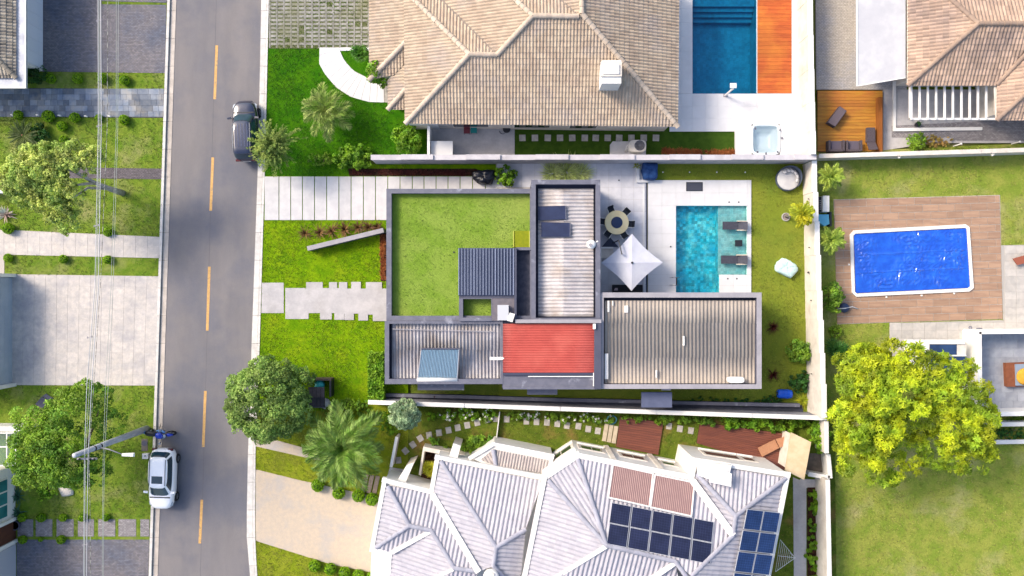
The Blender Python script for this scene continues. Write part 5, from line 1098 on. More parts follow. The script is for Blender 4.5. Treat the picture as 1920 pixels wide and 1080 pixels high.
palm('fan_palm', 'bright green palm inside the white walled planter', (806, 876), (807, 878, .7), [fan_mesh('frond', .8, LF_PALMY, 15, seed=2)], 13, BARK, 38, .06, (.3, 1.2))
palm('cycad', 'big cycad with a brown core beside the slate path', (47, 253), (45, 254, .55), CYC, 34, mat('cycad_core', (150, 110, 84), rough=.9), 39, .2, (-.05, .35), (.95, 1.1), cat='cycad')
pr = thing('planter_ring', 'round stone ring at the foot of the yellow palm', 'planter', P(1473, 407)); MB().lathe([(.3, 0), (.3, .1), (.26, .12), (.24, .05)], 20, P(1473, 407)).build('ring', CONCG, pr); MB().lathe([(.23, .0), (.23, .06)], 16, P(1473, 407)).build('gravel_fill', mat('gravel', (170, 156, 150), (140, 128, 124), scale=20, rough=1), pr)
# ============================================================ shrubs and bedding
S = shrub
S('shrub', 'leafy green shrub over the end of the pale wall by the driveway', 668, 298, 1.2, 1.3, LF_BRIGHT, 1700, .24, 51, stretch=(1.25, .75))
S('shrub', 'low thin shrub between the feathery tree and the wall end', 608, 300, .8, .6, LF_MID, 500, .17, 52, stretch=(1.5, .6))
S('shrub', 'bright leafy shrub beside the low white wall of the concrete yard', 768, 266, 1.1, 1.6, LF_BRIGHT, 1300, .26, 53)
S('shrub', 'bright round shrub growing through the porch roof edge', 716, 152, .75, 3.1, LF_BRIGHT, 900, .24, 54)
S('shrub', 'square bright green shrub beside the black bag', 949, 333, .78, .9, LF_BRIGHT, 1300, .17, 55)
S('shrub', 'leafy shrub on the villa turf against the cream wall', 1490, 658, .85, 1.3, LF_MID, 800, .22, 56)
S('shrub', 'dark low shrub behind the blue barrel', 1497, 715, .8, .7, LF_DEEP, 800, .2, 57)
S('shrub', 'low dark green plant beside the blue barrel', 1446, 749, .55, .35, LF_DEEP, 350, .18, 58, stretch=(1.6, .5))
S('shrub', 'bushy shrub at the corner of the brown pool deck', 1553, 556, .85, 1.5, LF_MID, 1100, .2, 59, stretch=(.8, 1.3))
S('shrub', 'dark bush between the cycad and the leaning tree', 78, 254, .8, .8, LF_DEEP, 900, .16, 60)
S('shrub', 'dark green shrub under the corner house gutter', 72, 144, .85, 1.0, LF_DEEP, 1300, .15, 61, stretch=(1.1, .85))
S('shrub', 'bright yellow green bush on the verge below the pole tree', 92, 918, .8, .8, LF_BRIGHT, 800, .16, 62)
S('shrub', 'green shrub beside the dry garden bed behind the pergola', 1712, 268, .65, .8, LF_MID, 600, .2, 63)
S('shrub', 'dark green shrubs under the trash enclosure side, nearest the round street tree', 660, 757, .7, .6, LF_MID, 700, .17, 64, stretch=(1.8, .6))
S('shrub', 'yellow green leafy plant beside the big drooping palm', 738, 788, 1.1, .8, LF_BRIGHT, 700, .3, 65, asp=.25)
S('shrub', 'green undergrowth at the foot of the big drooping palm', 650, 770, 1.1, .6, LF_MID, 800, .26, 66, stretch=(1.9, .5), asp=.3)
S('shrub', 'bushy green shrub in the far corner of the brown timber terrace', 1530, 812, 1.0, 1.2, LF_BRIGHT, 1100, .24, 67, stretch=(.7, 1.3))
S('shrub', 'green climbing shrub at the bottom end of the hedge wall', 1563, 622, .5, .5, LF_MID, 300, .2, 68)
S('shrub', 'clipped dark planting below the daybed patio', 1890, 812, 1.2, .5, LF_DEEP, 1500, .14, 69, stretch=(1.6, .35))
S('shrub', 'small green hedge on top of the patio wall ledge', 1907, 783, .9, .35, LF_MID, 900, .12, 70, stretch=(1.2, .3))
# long leafy borders
def border(name, label, p0, p1, w, n, m, leaf, seed, hh=.5, flowers=False):
    a, b = P(*p0), P(*p1); t = thing(name, label, 'plants', (a + b) / 2); rng = np.random.default_rng(seed); d = np.array(b - a); ln = np.linalg.norm(d); k = max(4, int(ln / .55))
    bl = [tuple(np.array(a) + d * (i + rng.uniform(.2, .8)) / k - np.array(WL[t.name]) + np.array([rng.normal(0, w * .2), rng.normal(0, w * .2), hh * .5])) + (w * rng.uniform(.4, .62), w * rng.uniform(.38, .55), hh * rng.uniform(.35, .6)) for i in range(k)]
    pos, nr, ct = cloud(bl, n, seed, .5, 9, .5, -.3); ok = pos[:, 2] > .02
    place('foliage', leaves_mesh('foliage', pos[ok], nr[ok], leaf, m, seed, 'leaf', .4, ct[ok], .7), t)
    if flowers:
        ps = pos[rng.choice(len(pos), 46)] + np.array([0, 0, .14]); place('blossom', leaves_mesh('blossom', ps, np.tile([0, 0, 1.], (len(ps), 1)), .1, WHITE, seed, 'star'), t)
    return t
border('flower_border', 'yellow green border with white flowers under the long white wall', (800, 779), (928, 776), .85, 3000, LF_BRIGHT, .2, 71, .5, True)
border('flower_border', 'green border between the white picket edging and the brown deck', (948, 779), (1150, 785), .6, 3200, LF_MID, .17, 72, .4, True)
border('flower_border', 'green border along the wall above the brown terraces', (1165, 784), (1340, 789), .55, 3000, LF_MID, .17, 73, .5)
border('flower_border', 'leafy border along the wall above the reclined lounger', (1345, 790), (1525, 796), .95, 4200, LF_BRIGHT, .2, 74, .7)
border('vegetable_row', 'row of leafy vegetables in the narrow bed by the wall', (1523, 925), (1522, 1120), .75, 3600, LF_BRIGHT, .2, 75, .4)
border('green_border', 'striped leaf plants against the white house bay', (862, 842), (914, 836), 1.3, 1700, LF_MID, .34, 76, .8)
border('green_border', 'small border beside the white beam among the stepping stones', (815, 836), (842, 842), .8, 700, LF_MID, .24, 77, .5)
border('green_border', 'dark border at the foot of the villa beside the ledge', (1290, 752), (1440, 754), .4, 1500, LF_DEEP, .14, 78, .25)
border('green_border', 'mossy strip along the wall behind the sun loungers', (1700, 284), (1900, 279), .35, 1200, LF_PALML, .12, 79, .15)
S('shrub', 'low garden mound with dry flowers behind the pergola', 1752, 267, .9, .4, leafm('dry_leaf', (168, 160, 76), (180, 150, 90)), 1100, .13, 80, stretch=(1.4, .55))
# spiky plants
FLAX = [spiky_mesh('flax_leaves', LF_BRONZE, 46, 1.05, .06, (.25, 1.35), .45, i) for i in range(3)]
for i, (x, y, s) in enumerate([(573, 438, .9), (600, 436, .85), (622, 434, .95), (646, 431, 1.1), (672, 427, .9), (691, 426, .85), (707, 425, .8)]):
    spiky('flax_plant', 'bronze sword-leaved plant behind the slanted wall, %s from the street' % ['first', 'second', 'third', 'fourth', 'fifth', 'sixth', 'seventh'][i], 'plant', x, y, FLAX[i % 3], i * 1.7, s, 'bronze plants behind the slanted wall')
RUST = [spiky_mesh('grass_leaves', LF_RED, 40, .42, .025, (.5, 1.4), .4, 60 + i) for i in range(2)]
def tuftrow(name, label, x0, y0, x1, y1, n, meshes, s, seed):
    """a dense row of tufts nobody could count: one planting"""
    rng = random.Random(seed); mb = bmesh.new()
    for i in range(n):
        t = rng.random(); p = P(x0 + (x1 - x0) * t + rng.uniform(-2.5, 2.5), y0 + (y1 - y0) * t + rng.uniform(-2.5, 2.5), 0); me = rng.choice(meshes).copy()
        me.transform(Matrix.Translation(p) @ Matrix.Rotation(rng.uniform(0, 6.28), 4, 'Z') @ Matrix.Scale(s * rng.uniform(.8, 1.2), 4)); mb.from_mesh(me); bpy.data.meshes.remove(me)
    me = bpy.data.meshes.new(name); mb.to_mesh(me); mb.free(); me.materials.append(meshes[0].materials[0]); o = place(name, me); return tag(o, label, 'grass', None, 'stuff')
tuftrow('rust_grass', 'rust coloured ornamental grass along the villa front', 718, 442, 719, 524, 60, RUST, .75, 1)
tuftrow('rust_grass', 'reddish ornamental grass at the hot tub side of the wall', 1242, 284, 1376, 286, 90, RUST, .8, 2)
tuftrow('dark_ground_cover', 'dark maroon ground cover in the mulch bed', 660, 323, 880, 324, 150, [spiky_mesh('cover_leaves', LF_MAROON, 22, .3, .02, (.3, 1.2), .4, 71)], .9, 3)
MAR = [spiky_mesh('maroon_leaves', LF_MAROON, 90, .72, .03, (.15, 1.45), .45, 5), spiky_mesh('maroon_leaves', LF_MAROON, 90, .72, .03, (.15, 1.45), .45, 6)]
spiky('cordyline', 'maroon spiky plant on the turf, upper of the pair', 'plant', 1449, 613, MAR[0], 0, .95, 'maroon plants on the villa turf')
spiky('cordyline', 'maroon spiky plant on the turf, lower of the pair', 'plant', 1449, 702, MAR[1], 0, 1.0, 'maroon plants on the villa turf')
spiky('bromeliad', 'bright yellow spiky plant in the turf corner', 'plant', 1505, 752, spiky_mesh('yellow_leaves', LF_PALMY, 60, .75, .07, (.25, 1.35), .5, 7), 0, 1)
spiky('bromeliad', 'small bright yellow plant beside the blue covered chair', 'plant', 1194, 310, spiky_mesh('yellow_leaves', LF_PALMY, 30, .5, .06, (.4, 1.35), .5, 8), 0, .9, h=.2)
spiky('agave', 'pale blue and pink agave at the edge of the verge', 'plant', 12, 402, spiky_mesh('agave_leaves', LF_AGAVE, 34, .85, .12, (.3, 1.3), .3, 9), 0, 1)
for i, (x, y) in enumerate([(37, 898), (34, 930), (34, 960)]): spiky('agave', 'dark blue green spiky plant by the white corner house, %s from the top' % ordn[i], 'plant', x, y, spiky_mesh('agave_leaves', LF_BLUE, 40, .75, .09, (.2, 1.3), .35, 10 + i), i, 1, 'dark spiky plants by the white corner house')
FE = spiky_mesh('bamboo_grass_leaves', leafm('grass_plume', (184, 200, 118), (206, 214, 146)), 260, 1.0, .035, (.35, 1.3), .55, 15, .45)
for i, (x, y, s) in enumerate([(1036, 326, 1.05), (1062, 322, 1.3), (1088, 326, 1.05)]): spiky('grass_clump', 'feathery grass clump behind the middle block of the villa, %s from the street' % ordn[i], 'plant', x, y, FE, i * 2.1, s, 'grass clumps behind the villa')
# ============================================================ clipped balls
def ball_mesh(seed):
    rng = np.random.default_rng(seed); n = 620; d = rng.normal(0, 1, (n, 3)); d /= np.linalg.norm(d, axis=1)[:, None]
    pos = d * rng.uniform(.86, 1.03, (n, 1)); pos[:, 2] = pos[:, 2] * .85 + .7; ok = pos[:, 2] > .05
    return leaves_mesh('clipped_foliage', pos[ok], d[ok], .3, LF_BALL, seed, 'leaf', .7, None, .45)
BL_ = [ball_mesh(1), ball_mesh(2)]
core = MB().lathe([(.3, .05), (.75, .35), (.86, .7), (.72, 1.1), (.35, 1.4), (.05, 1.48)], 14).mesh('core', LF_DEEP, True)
def ball(x, y, r, label, group):
    t = thing('clipped_ball', label, 'topiary', P(x, y), 0, group); place('foliage', random.Random(int(x * 3 + y)).choice(BL_), t, rot=(0, 0, x), scale=(r,) * 3); place('core', core, t, scale=(r,) * 3)
for i, x in enumerate((237, 195, 150, 99)): ball(x, (152, 149, 149, 149)[i], .36, 'clipped round bush between the top cobbled driveway and slate path, %s from the road' % ordn[i], 'balls above the slate path')
for i, (x, y, r) in enumerate([(236, 226, .36), (188, 222, .26), (144, 222, .36), (95, 220, .43), (38, 217, .33)]): ball(x, y, r, 'clipped round bush along the lower edge of the slate path, %s from the road' % ordn[i], 'balls below the slate path')
ball(120, 238, .36, 'clipped round bush standing alone on the lawn above the leaning tree', 'balls on the upper lawn'); ball(122, 263, .29, 'clipped round bush touching the top of the leaning tree crown', 'balls on the upper lawn')
ball(205, 436, .31, 'clipped round bush on the upper edge of the granite path, nearer the road', 'balls by the granite path'); ball(20, 429, .4, 'clipped round bush on the upper edge of the granite path by the agave', 'balls by the granite path')
for i, x in enumerate((205, 122, 19)): ball(x, (487, 486, 484)[i], .31, 'clipped round bush on the grass strip above the wide granite driveway, %s from the road' % ordn[i], 'balls on the narrow grass strip')
for i, x in enumerate((201, 157, 121, 81, 45)): ball(x, 969, (.27, .28, .29, .32, .3)[i], 'clipped round bush above the cobbled squares, %s from the road' % ordn[i], 'balls above the cobbled squares')
for i, x in enumerate((118, 78, 46)): ball(x, 1010, (.31, .18, .3)[i], 'clipped round bush below the cobbled squares, %s from the road' % ordn[i], 'balls below the cobbled squares')
for i, (x, y) in enumerate([(598, 908), (637, 922), (674, 927), (699, 934)]): ball(x, y, .45, 'large clipped bush along the top of the beige driveway, %s from the road' % ordn[i], 'balls above the beige driveway')
for i, (x, y) in enumerate([(592, 1058), (621, 1064), (648, 1071), (674, 1076), (699, 1080)]): ball(x, y, .42, 'large clipped bush along the bottom of the beige driveway, %s from the road' % ordn[i], 'balls below the beige driveway')
# ============================================================ cars
def sgn_pow(v, e): return math.copysign(abs(v) ** e, v)
def car(name, label, loc, rotz, paint, L=4.3, W=1.78, hood=.92, belt=.98, roof=1.5, ws=(.62, .02), rw=(-1.62, -1.9), suv=False, sunroof=False, dark_rails=True, ribs=False):
    """ws: where the windscreen meets the hood / the roof (y from centre); rw: where the rear window meets the roof / the tail"""
    t = thing(name, label, 'car', loc, rotz); h = L / 2; w = W / 2; Gl = glassmat('car_glass', (64, 104, 124), .4, .03); TY = mat('tyre', (38, 38, 42), rough=.9, alb=.6); RIM = mat('rim', (120, 124, 130), rough=.35, metal=.7)
    # lower body: outlines stacked from sill to shoulder
    def outline(sc_w, y0, y1, z, e=.32, n=40):
        pts = []
        e0 = e
        for k in range(n):
            a = 2 * math.pi * k / n; e = e0 * (1.5 if math.sin(a) > 0 else 1.2); x = w * sc_w * sgn_pow(math.cos(a), e); y = (y0 + y1) / 2 + (y1 - y0) / 2 * sgn_pow(math.sin(a), e * 1.15); pts.append((x, y, z))
        return pts
    n = 40; rings = [outline(.93, -h + .12, h - .14, .2), outline(.985, -h + .03, h - .03, .34), outline(1.0, -h, h, .52), outline(1.0, -h + .01, h - .03, .7), outline(.975, -h + .05, h - .14, .84), outline(.93, -h + .09, h - .26, hood - .02), outline(.86, -h + .16, h - .36, hood + .035)]
    v = [p for r in rings for p in r]; f = [(i * n + k, i * n + (k + 1) % n, (i + 1) * n + (k + 1) % n, (i + 1) * n + k) for i in range(len(rings) - 1) for k in range(n)]
    # hood dome
    b = len(v); cr = [(x * .45, y * .8, hood + .06) for x, y, z in rings[-1]]; v += cr; f += [((len(rings) - 1) * n + k, (len(rings) - 1) * n + (k + 1) % n, b + (k + 1) % n, b + k) for k in range(n)]; f.append(tuple(b + k for k in range(n)))
    body = MB().add(v, f).local('body', paint, t, True)
    # cabin: base and roof outlines
    def cab(sc, y0, y1, z, e=.3):
        return outline(sc, y0, y1, z, e, 64)
    B0 = cab(.93, rw[1], ws[0], belt - .05); B1 = cab(.74 if not suv else .78, rw[0], ws[1], roof - .06); m_ = 64
    gl_ = {'windscreen': MB(), 'rear_window': MB(), 'side_window': MB(), 'side_window2': MB(), 'pillar': MB()}
    for k in range(m_):
        a = math.degrees(2 * math.pi * (k + .5) / m_) % 360; q = [Vector(B0[k]), Vector(B0[(k + 1) % m_]), Vector(B1[(k + 1) % m_]), Vector(B1[k])]
        key = 'windscreen' if 57 < a < 123 else 'rear_window' if 237 < a < 303 else 'side_window' if (a < 41 or a > 319) else 'side_window2' if 139 < a < 221 else 'pillar'
        if key == 'pillar': gl_[key].add(q, [(0, 1, 2, 3)])
        else:
            s0, s1 = .08, .93; gl_[key].add([q[0].lerp(q[3], s0), q[1].lerp(q[2], s0), q[1].lerp(q[2], s1), q[0].lerp(q[3], s1)], [(0, 1, 2, 3)])
            gl_['pillar'].add([q[0], q[1], q[1].lerp(q[2], s0), q[0].lerp(q[3], s0)], [(0, 1, 2, 3)]); gl_['pillar'].add([q[0].lerp(q[3], s1), q[1].lerp(q[2], s1), q[2], q[3]], [(0, 1, 2, 3)])
    for k_, mb in gl_.items(): mb.local(k_.rstrip('2'), paint if k_ == 'pillar' else Gl, t, True)
    rr = [B1, [(x * .95, (y - (rw[0] + ws[1]) / 2) * .96 + (rw[0] + ws[1]) / 2, roof - .015) for x, y, z in B1], [(x * .6, (y - (rw[0] + ws[1]) / 2) * .7 + (rw[0] + ws[1]) / 2, roof + .012) for x, y, z in B1]]
    v = [p for r in rr for p in r]; f = [(i * m_ + k, i * m_ + (k + 1) % m_, (i + 1) * m_ + (k + 1) % m_, (i + 1) * m_ + k) for i in range(2) for k in range(m_)] + [tuple(2 * m_ + k for k in range(m_))]
    roof_o = MB().add(v, f).local('roof', paint, t, True)
    sx = w * (.62 if not suv else .66)
    for s in (-1, 1): MB().path([(s * sx, rw[0] + .15, roof + .0), (s * sx, (rw[0] + ws[1]) / 2, roof + .03), (s * sx, ws[1] - .15, roof + .0)], .022, 6).local('roof_rail', BLACKM if dark_rails else CHROME, roof_o)
    if sunroof: MB().box(-w * .42, ws[1] - .82, roof + .008, w * .42, ws[1] - .3, roof + .022).local('sunroof', Gl, roof_o)
    if ribs:
        for i in range(5): x = (-.5 + i * .25) * w * .95; MB().box(x - .018, rw[0] + .5, roof + .005, x + .018, ws[1] - .2, roof + .026).local('roof_rib', mat('rib_trim', (96, 106, 140), rough=.3), roof_o)
    for s in (-1, 1):
        MB().add([(s * w * .93, ws[0] - .25, belt), (s * (w + .2), ws[0] - .3, belt + .02), (s * (w + .2), ws[0] - .42, belt + .02), (s * w * .93, ws[0] - .38, belt), (s * w * .93, ws[0] - .25, belt + .13), (s * (w + .2), ws[0] - .3, belt + .15), (s * (w + .2), ws[0] - .42, belt + .15), (s * w * .93, ws[0] - .38, belt + .13)], [(0, 1, 2, 3), (7, 6, 5, 4), (0, 4, 5, 1), (1, 5, 6, 2), (2, 6, 7, 3), (3, 7, 4, 0)]).local('mirror', paint, t)
        MB().add([(s * w * .55, h - .1, .66), (s * w * .93, h - .3, .68), (s * w * .95, h - .62, .8), (s * w * .6, h - .22, .82)], [(0, 1, 2, 3) if s > 0 else (3, 2, 1, 0)]).local('headlight', mat('lamp_glass', (190, 200, 210), rough=.1), t)
        MB().box(s * w * .62 - .17, -h - .005, .66, s * w * .62 + .17, -h + .14, .84).local('tail_light', mat('red_lamp', (96, 20, 28), rough=.2), t)
        for y in (h - .82, -h + .82):
            x = s * (w - .09); r_ = .34; mb = MB(); prof = [(.2, -.1), (r_ - .03, -.11), (r_, -.06), (r_, .06), (r_ - .03, .11), (.2, .1)]; nn = 24
            vv = [(x + z, y + r * math.cos(6.2832 * k / nn), .34 - .12 + r * math.sin(6.2832 * k / nn)) for r, z in prof for k in range(nn)]
            ff = [(i * nn + k, i * nn + (k + 1) % nn, (i + 1) * nn + (k + 1) % nn, (i + 1) * nn + k) for i in range(5) for k in range(nn)]
            wl_ = MB().add(vv, ff).local('wheel', TY, t, True); zc = .22
            mb = MB().tube((x - .09, y, zc), (x + .09, y, zc), .2, n=18)
            for k in range(5):
                a = 6.2832 * k / 5; mb.tube((x + s * .09, y, zc), (x + s * .1, y + .19 * math.cos(a), zc + .19 * math.sin(a)), .03, n=5)
            mb.local('rim', RIM, wl_)
    MB().box(-w * .5, h - .06, .3, w * .5, h + .004, .5).local('grille', BLACKM, t); MB().box(-.26, -h - .012, .5, .26, -h + .02, .62).local('number_plate', OFFW, t)
    MB().box(-w * .8, ws[0] + .02, hood + .0, w * .8, ws[0] + .1, hood + .065).local('wiper_cowl', BLACKM, t)
    return t
WP = mat('white_car_paint', (250, 250, 252), rough=.25, coat=.6, alb=.92, spec=.5); DP = mat('navy_car_paint', (34, 42, 72), rough=.2, coat=1, alb=.62, spec=.6)
p = P(312.5, 893); p.z = 0
car('parked_car', 'white hatchback with a sunroof parked beside the motorcycle', (p.x, p.y, 0), R(180 - 1.8), WP, 4.35, 1.8, .93, 1.0, 1.52, (1.2, .45), (-1.68, -2.0), False, True)
p = P(467, 249); car('parked_car', 'dark blue sport utility car parked under the feathery tree', (p.x, p.y, 0), R(1.8), DP, 4.35, 1.8, 1.0, 1.06, 1.66, (1.16, .5), (-1.8, -2.06), True, False, False, True)
# ============================================================ motorcycle
p = P(304, 807); mt = thing('motorcycle', 'blue motorcycle parked across the kerb beside the white car', 'motorcycle', (p.x, p.y, -.06), R(-6)); mt.rotation_euler = (R(9), 0, R(-6)); mt.scale = (1.1, 1.25, 1.1)
BP = mat('blue_plastic', (20, 60, 190), rough=.25, coat=.5, alb=.8); BPL = mat('light_blue_plastic', (120, 170, 226), rough=.25, coat=.5, alb=.8); TYM = mat('tyre', (38, 38, 42))
def mwheel(x):
    nn = 24; prof = [(.24, -.05), (.29, -.055), (.32, 0), (.29, .055), (.24, .05)]
    vv = [(x + r * math.cos(6.2832 * k / nn), z, .32 + r * math.sin(6.2832 * k / nn)) for r, z in prof for k in range(nn)]; ff = [(i * nn + k, i * nn + (k + 1) % nn, (i + 1) * nn + (k + 1) % nn, (i + 1) * nn + k) for i in range(4) for k in range(nn)]
    wl_ = MB().add(vv, ff).local('wheel', TYM, mt, True); mb = MB().tube((x, -.07, .32), (x, .07, .32), .05)
    for k in range(6): a = 6.2832 * k / 6; mb.tube((x, 0, .32), (x + .25 * math.cos(a), 0, .32 + .25 * math.sin(a)), .012, n=5)
    mb.local('spokes', CHROME, wl_)
mwheel(-.72); mwheel(.74)
MB().path([(-.75, 0, .72), (-.55, 0, .82), (-.2, 0, .8), (.05, 0, .86)], [.1, .15, .15, .1], 10).local('seat', BLACKM, mt, True)
MB().path([(.0, 0, .88), (.15, 0, .96), (.35, 0, .96), (.48, 0, .86)], [.1, .19, .18, .08], 12).local('tank', BP, mt, True)
MB().path([(-.1, .14, .6), (.2, .2, .68), (.5, .14, .74)], [.05, .09, .05], 8).path([(-.1, -.14, .6), (.2, -.2, .68), (.5, -.14, .74)], [.05, .09, .05], 8).local('side_panel', BPL, mt, True)
MB().path([(.5, 0, .66), (.72, 0, .7), (.95, 0, .58)], [.06, .1, .05], 10).local('mudguard', BP, mt, True)
MB().path([(-.95, 0, .6), (-.8, 0, .72), (-.6, 0, .7)], [.05, .1, .08], 8).local('tail', BPL, mt, True)
MB().box(-.25, -.14, .28, .3, .14, .62).local('engine', mat('engine_metal', (120, 122, 128), rough=.4, metal=.6), mt)
MB().path([(.36, .42, .98), (.4, .25, 1.02), (.44, 0, 1.0), (.4, -.25, 1.02), (.36, -.42, .98)], .02, 6).local('handlebar', BLACKM, mt, True)
for s in (-1, 1):
    MB().tube((.74, s * .08, .34), (.46, s * .08, .98), .028).local('fork', CHROME, mt); MB().path([(.4, s * .3, 1.0), (.38, s * .36, 1.16)], .012, 5).local('mirror_stem', BLACKM, mt)
    MB().lathe([(.02, -.02), (.07, -.01), (.07, .01), (.02, .02)], 12, (.38, s * .38, 1.18)).local('mirror', CHROME, mt)
MB().lathe([(.03, -.03), (.09, 0), (.09, .05), (.03, .08)], 14, (.56, 0, .92)).local('headlight', mat('lamp_glass', (190, 200, 210)), mt)
MB().path([(-.1, -.18, .3), (-.5, -.2, .34), (-.9, -.2, .45)], [.03, .045, .05], 8).local('exhaust', CHROME, mt, True)
MB().tube((-.05, .16, .35), (-.1, .42, .02), .018).local('side_stand', BLACKM, mt)
# ============================================================ utility pole and wires
up_ = thing('utility_pole', 'tall concrete street pole with a crossarm and lamp arm', 'utility pole', P(275, 804)); b = P(275, 804); HT = 9.0
POLC = mat('pole_concrete', (206, 210, 220), (186, 190, 202), scale=3, rough=.8, fine=.08)
top = Vector((b.x - .05, b.y + .05, HT)); MB().path([b, b.lerp(top, .5), top], [.25, .2, .15], 14).build('shaft', POLC, up_, True)
lt = b.lerp(top, .72); la = MB().path([lt, lt + Vector((.8, -.12, .12)), lt + Vector((1.7, -.42, .2))], [.045, .04, .035], 8).build('lamp_arm', GREYL, up_, True)
e = lt + Vector((1.7, -.42, .2)); MB().add([e + Vector(v) for v in ((-.05, -.14, -.06), (.75, -.17, -.06), (.75, .09, -.06), (-.05, .06, -.06), (-.02, -.1, .06), (.7, -.13, .06), (.7, .05, .06), (-.02, .03, .06))], [(3, 2, 1, 0), (4, 5, 6, 7), (0, 1, 5, 4), (1, 2, 6, 5), (2, 3, 7, 6), (3, 0, 4, 7)]).build('lamp_head', WHITE, la)
ca = MB().box(top.x - .1, top.y - .35, HT - .55, top.x + 1.1, top.y - .25, HT - .43).build('crossarm', GREYL, up_)
for dx in (.1, .75, 1.0): MB().lathe([(.03, 0), (.06, .04), (.04, .08), (.06, .12), (.02, .16)], 10, (top.x + dx, top.y - .3, HT - .43)).build('insulator', BLACKM, ca)
for z in (6.2, 6.9): MB().lathe([(.19, 0), (.19, .08)], 14, (b.x, b.y + .03, z)).build('clamp_band', BLACKM, up_)
WIRE = mat('bare_wire', (214, 218, 224), rough=.4, metal=.3); WIREG = mat('thin_wire', (186, 196, 190), rough=.5); WIRED = mat('twisted_wire', (96, 98, 92), (196, 198, 190), scale=6, rough=.7, lo=.48, hi=.52, stretch=(0, .35, 0))
def wire(label, pts, h, r, m, sag=.35):
    A = [P(x, y, h) for x, y in pts]; o = A[0]; full = []
    for a, c in zip(A, A[1:]):
        L_ = (c - a).length
        for k in range(10): t = k / 10; full.append(a.lerp(c, t))
    full.append(A[-1]); n = len(full)
    mb = MB().path(full, r, 5); return mb.build('power_line', m, None, True, o, label=label, cat='cable', group='power lines along the verge')
wire('bright power line, leftmost of the bright pair', [(184, -160), (184, 0), (184.5, 240), (178, 540), (163, 720), (158.5, 850), (157.5, 1000), (156.5, 1240)], 8.6, .019, WIRE)
wire('bright power line, right one of the bright pair', [(188, -160), (189, 0), (190, 240), (184.5, 540), (172, 720), (165.5, 850), (163, 1000), (161.5, 1240)], 8.62, .021, WIRE)
wire('thin pale power line tight beside the bright pair', [(186, -160), (186, 0), (187, 240), (181, 540), (168, 720), (161, 850), (159, 1000), (158, 1240)], 8.4, .013, WIREG)
wire('dashed looking twisted power line next to the bright pair', [(202, -160), (202, 0), (201, 240), (189, 520), (178, 690), (167, 850), (169, 960), (171, 1240)], 7.6, .014, WIRED)
wire('faint thin power line nearest the road', [(222, -160), (222, 0), (221, 240), (212, 540), (203, 720), (196, 860), (194, 1000), (193, 1240)], 7.0, .011, WIREG)
wire('faint thin power line second from the road', [(218, -160), (218, 0), (218, 240), (208, 540), (198, 720), (193.5, 860), (192, 1000), (191, 1240)], 6.9, .011, WIREG)
for i, (x, y) in enumerate(((186, 38), (186.5, 236), (181, 423), (168, 632), (160, 1021))):
    t = thing('line_spacer', 'small spacer clip across the bright power line pair, %s from the top' % ordn[i], 'spacer', P(x, y, 8.6), 0, 'spacers on the power lines'); c = WL[t.name]
    MB().tube(c + Vector((-.13, -.03, 0)), c + Vector((.14, .03, .02)), .02).build('bar', GREYL, t)
    MB().tube(c + Vector((-.13, -.09, 0)), c + Vector((-.13, .03, 0)), .035).tube(c + Vector((.14, -.03, .02)), c + Vector((.14, .09, .02)), .035).build('clamp', GREYL, t)
# ============================================================ verge bits
ub = thing('utility_box', 'small white meter box on the grass behind the white car', 'box', P(272, 856)); MB().rect(267, 851, 277, 860, 0, .35).build('casing', WHITE, ub); MB().rect(266.5, 850.5, 277.5, 860.5, .35, .39).build('lid', STONEW, ub); c = P(272, 855, .39); MB().lathe([(.05, 0), (.05, .02)], 10, c).build('knob', GREYM, ub)
mh = thing('manhole_cover', 'grey concrete manhole slab on the grass by the pole', 'manhole', P(270, 832)); MB().rect(265, 823, 277, 846, -.02, .02).build('slab', mat('old_concrete', (132, 124, 116), (116, 110, 104), scale=3, rough=.95), mh); MB().lathe([(.2, 0), (.2, .015)], 20, P(271, 831, .02)).build('cover', GREYM, mh)
st = thing('stone_slabs', 'dark folded mat lying on the lawn above the pole tree', 'mat', P(85, 752)); MB().pp([(66, 758), (78, 744), (90, 750), (80, 766)], .01, .05).build('panel', GREYM, st); MB().pp([(79, 743), (86, 738), (100, 747), (91, 750)], .01, .052).build('panel', GREYM, st)
rk = thing('garden_rock', 'pale flat rock on the verge beside the bright bush', 'rock', P(125, 917)); mb = MB().lathe([(.5, 0), (.52, .1), (.38, .22), (.1, .26)], 11, P(124, 918)); mb.v = [(v[0] + .12 * math.sin(v[1] * 5), v[1] * 1 + .08 * math.sin(v[0] * 7), v[2]) for v in mb.v]; mb.build('stone', OFFW, rk, True)
pl = thing('round_planter', 'dark round planter at the foot of the brown timber door', 'planter', P(33, 982)); MB().lathe([(.28, 0), (.34, .35), (.3, .36), (.28, .3)], 22, P(33, 983)).build('pot', GREYM, pl); MB().lathe([(.27, .28), (.27, .3)], 18, P(33, 983)).build('soil', SOIL, pl)
for i, (x, y) in enumerate([(208, 219.5), (164, 219.5), (115, 218), (74, 217.3), (27, 217)]):
    t = thing('path_light', 'small white path light on the slate path edge, %s from the road' % ordn[i], 'path light', P(x, y), 0, 'path lights by the slate path'); c = P(x, y); MB().tube(c, c + Vector((0, 0, .25)), .02).build('stake', GREYM, t); MB().path([c + Vector((-.1, .02, .27)), c + Vector((.02, 0, .3)), c + Vector((.15, -.04, .26))], [.03, .06, .05], 8).build('head', WHITE, t, True)
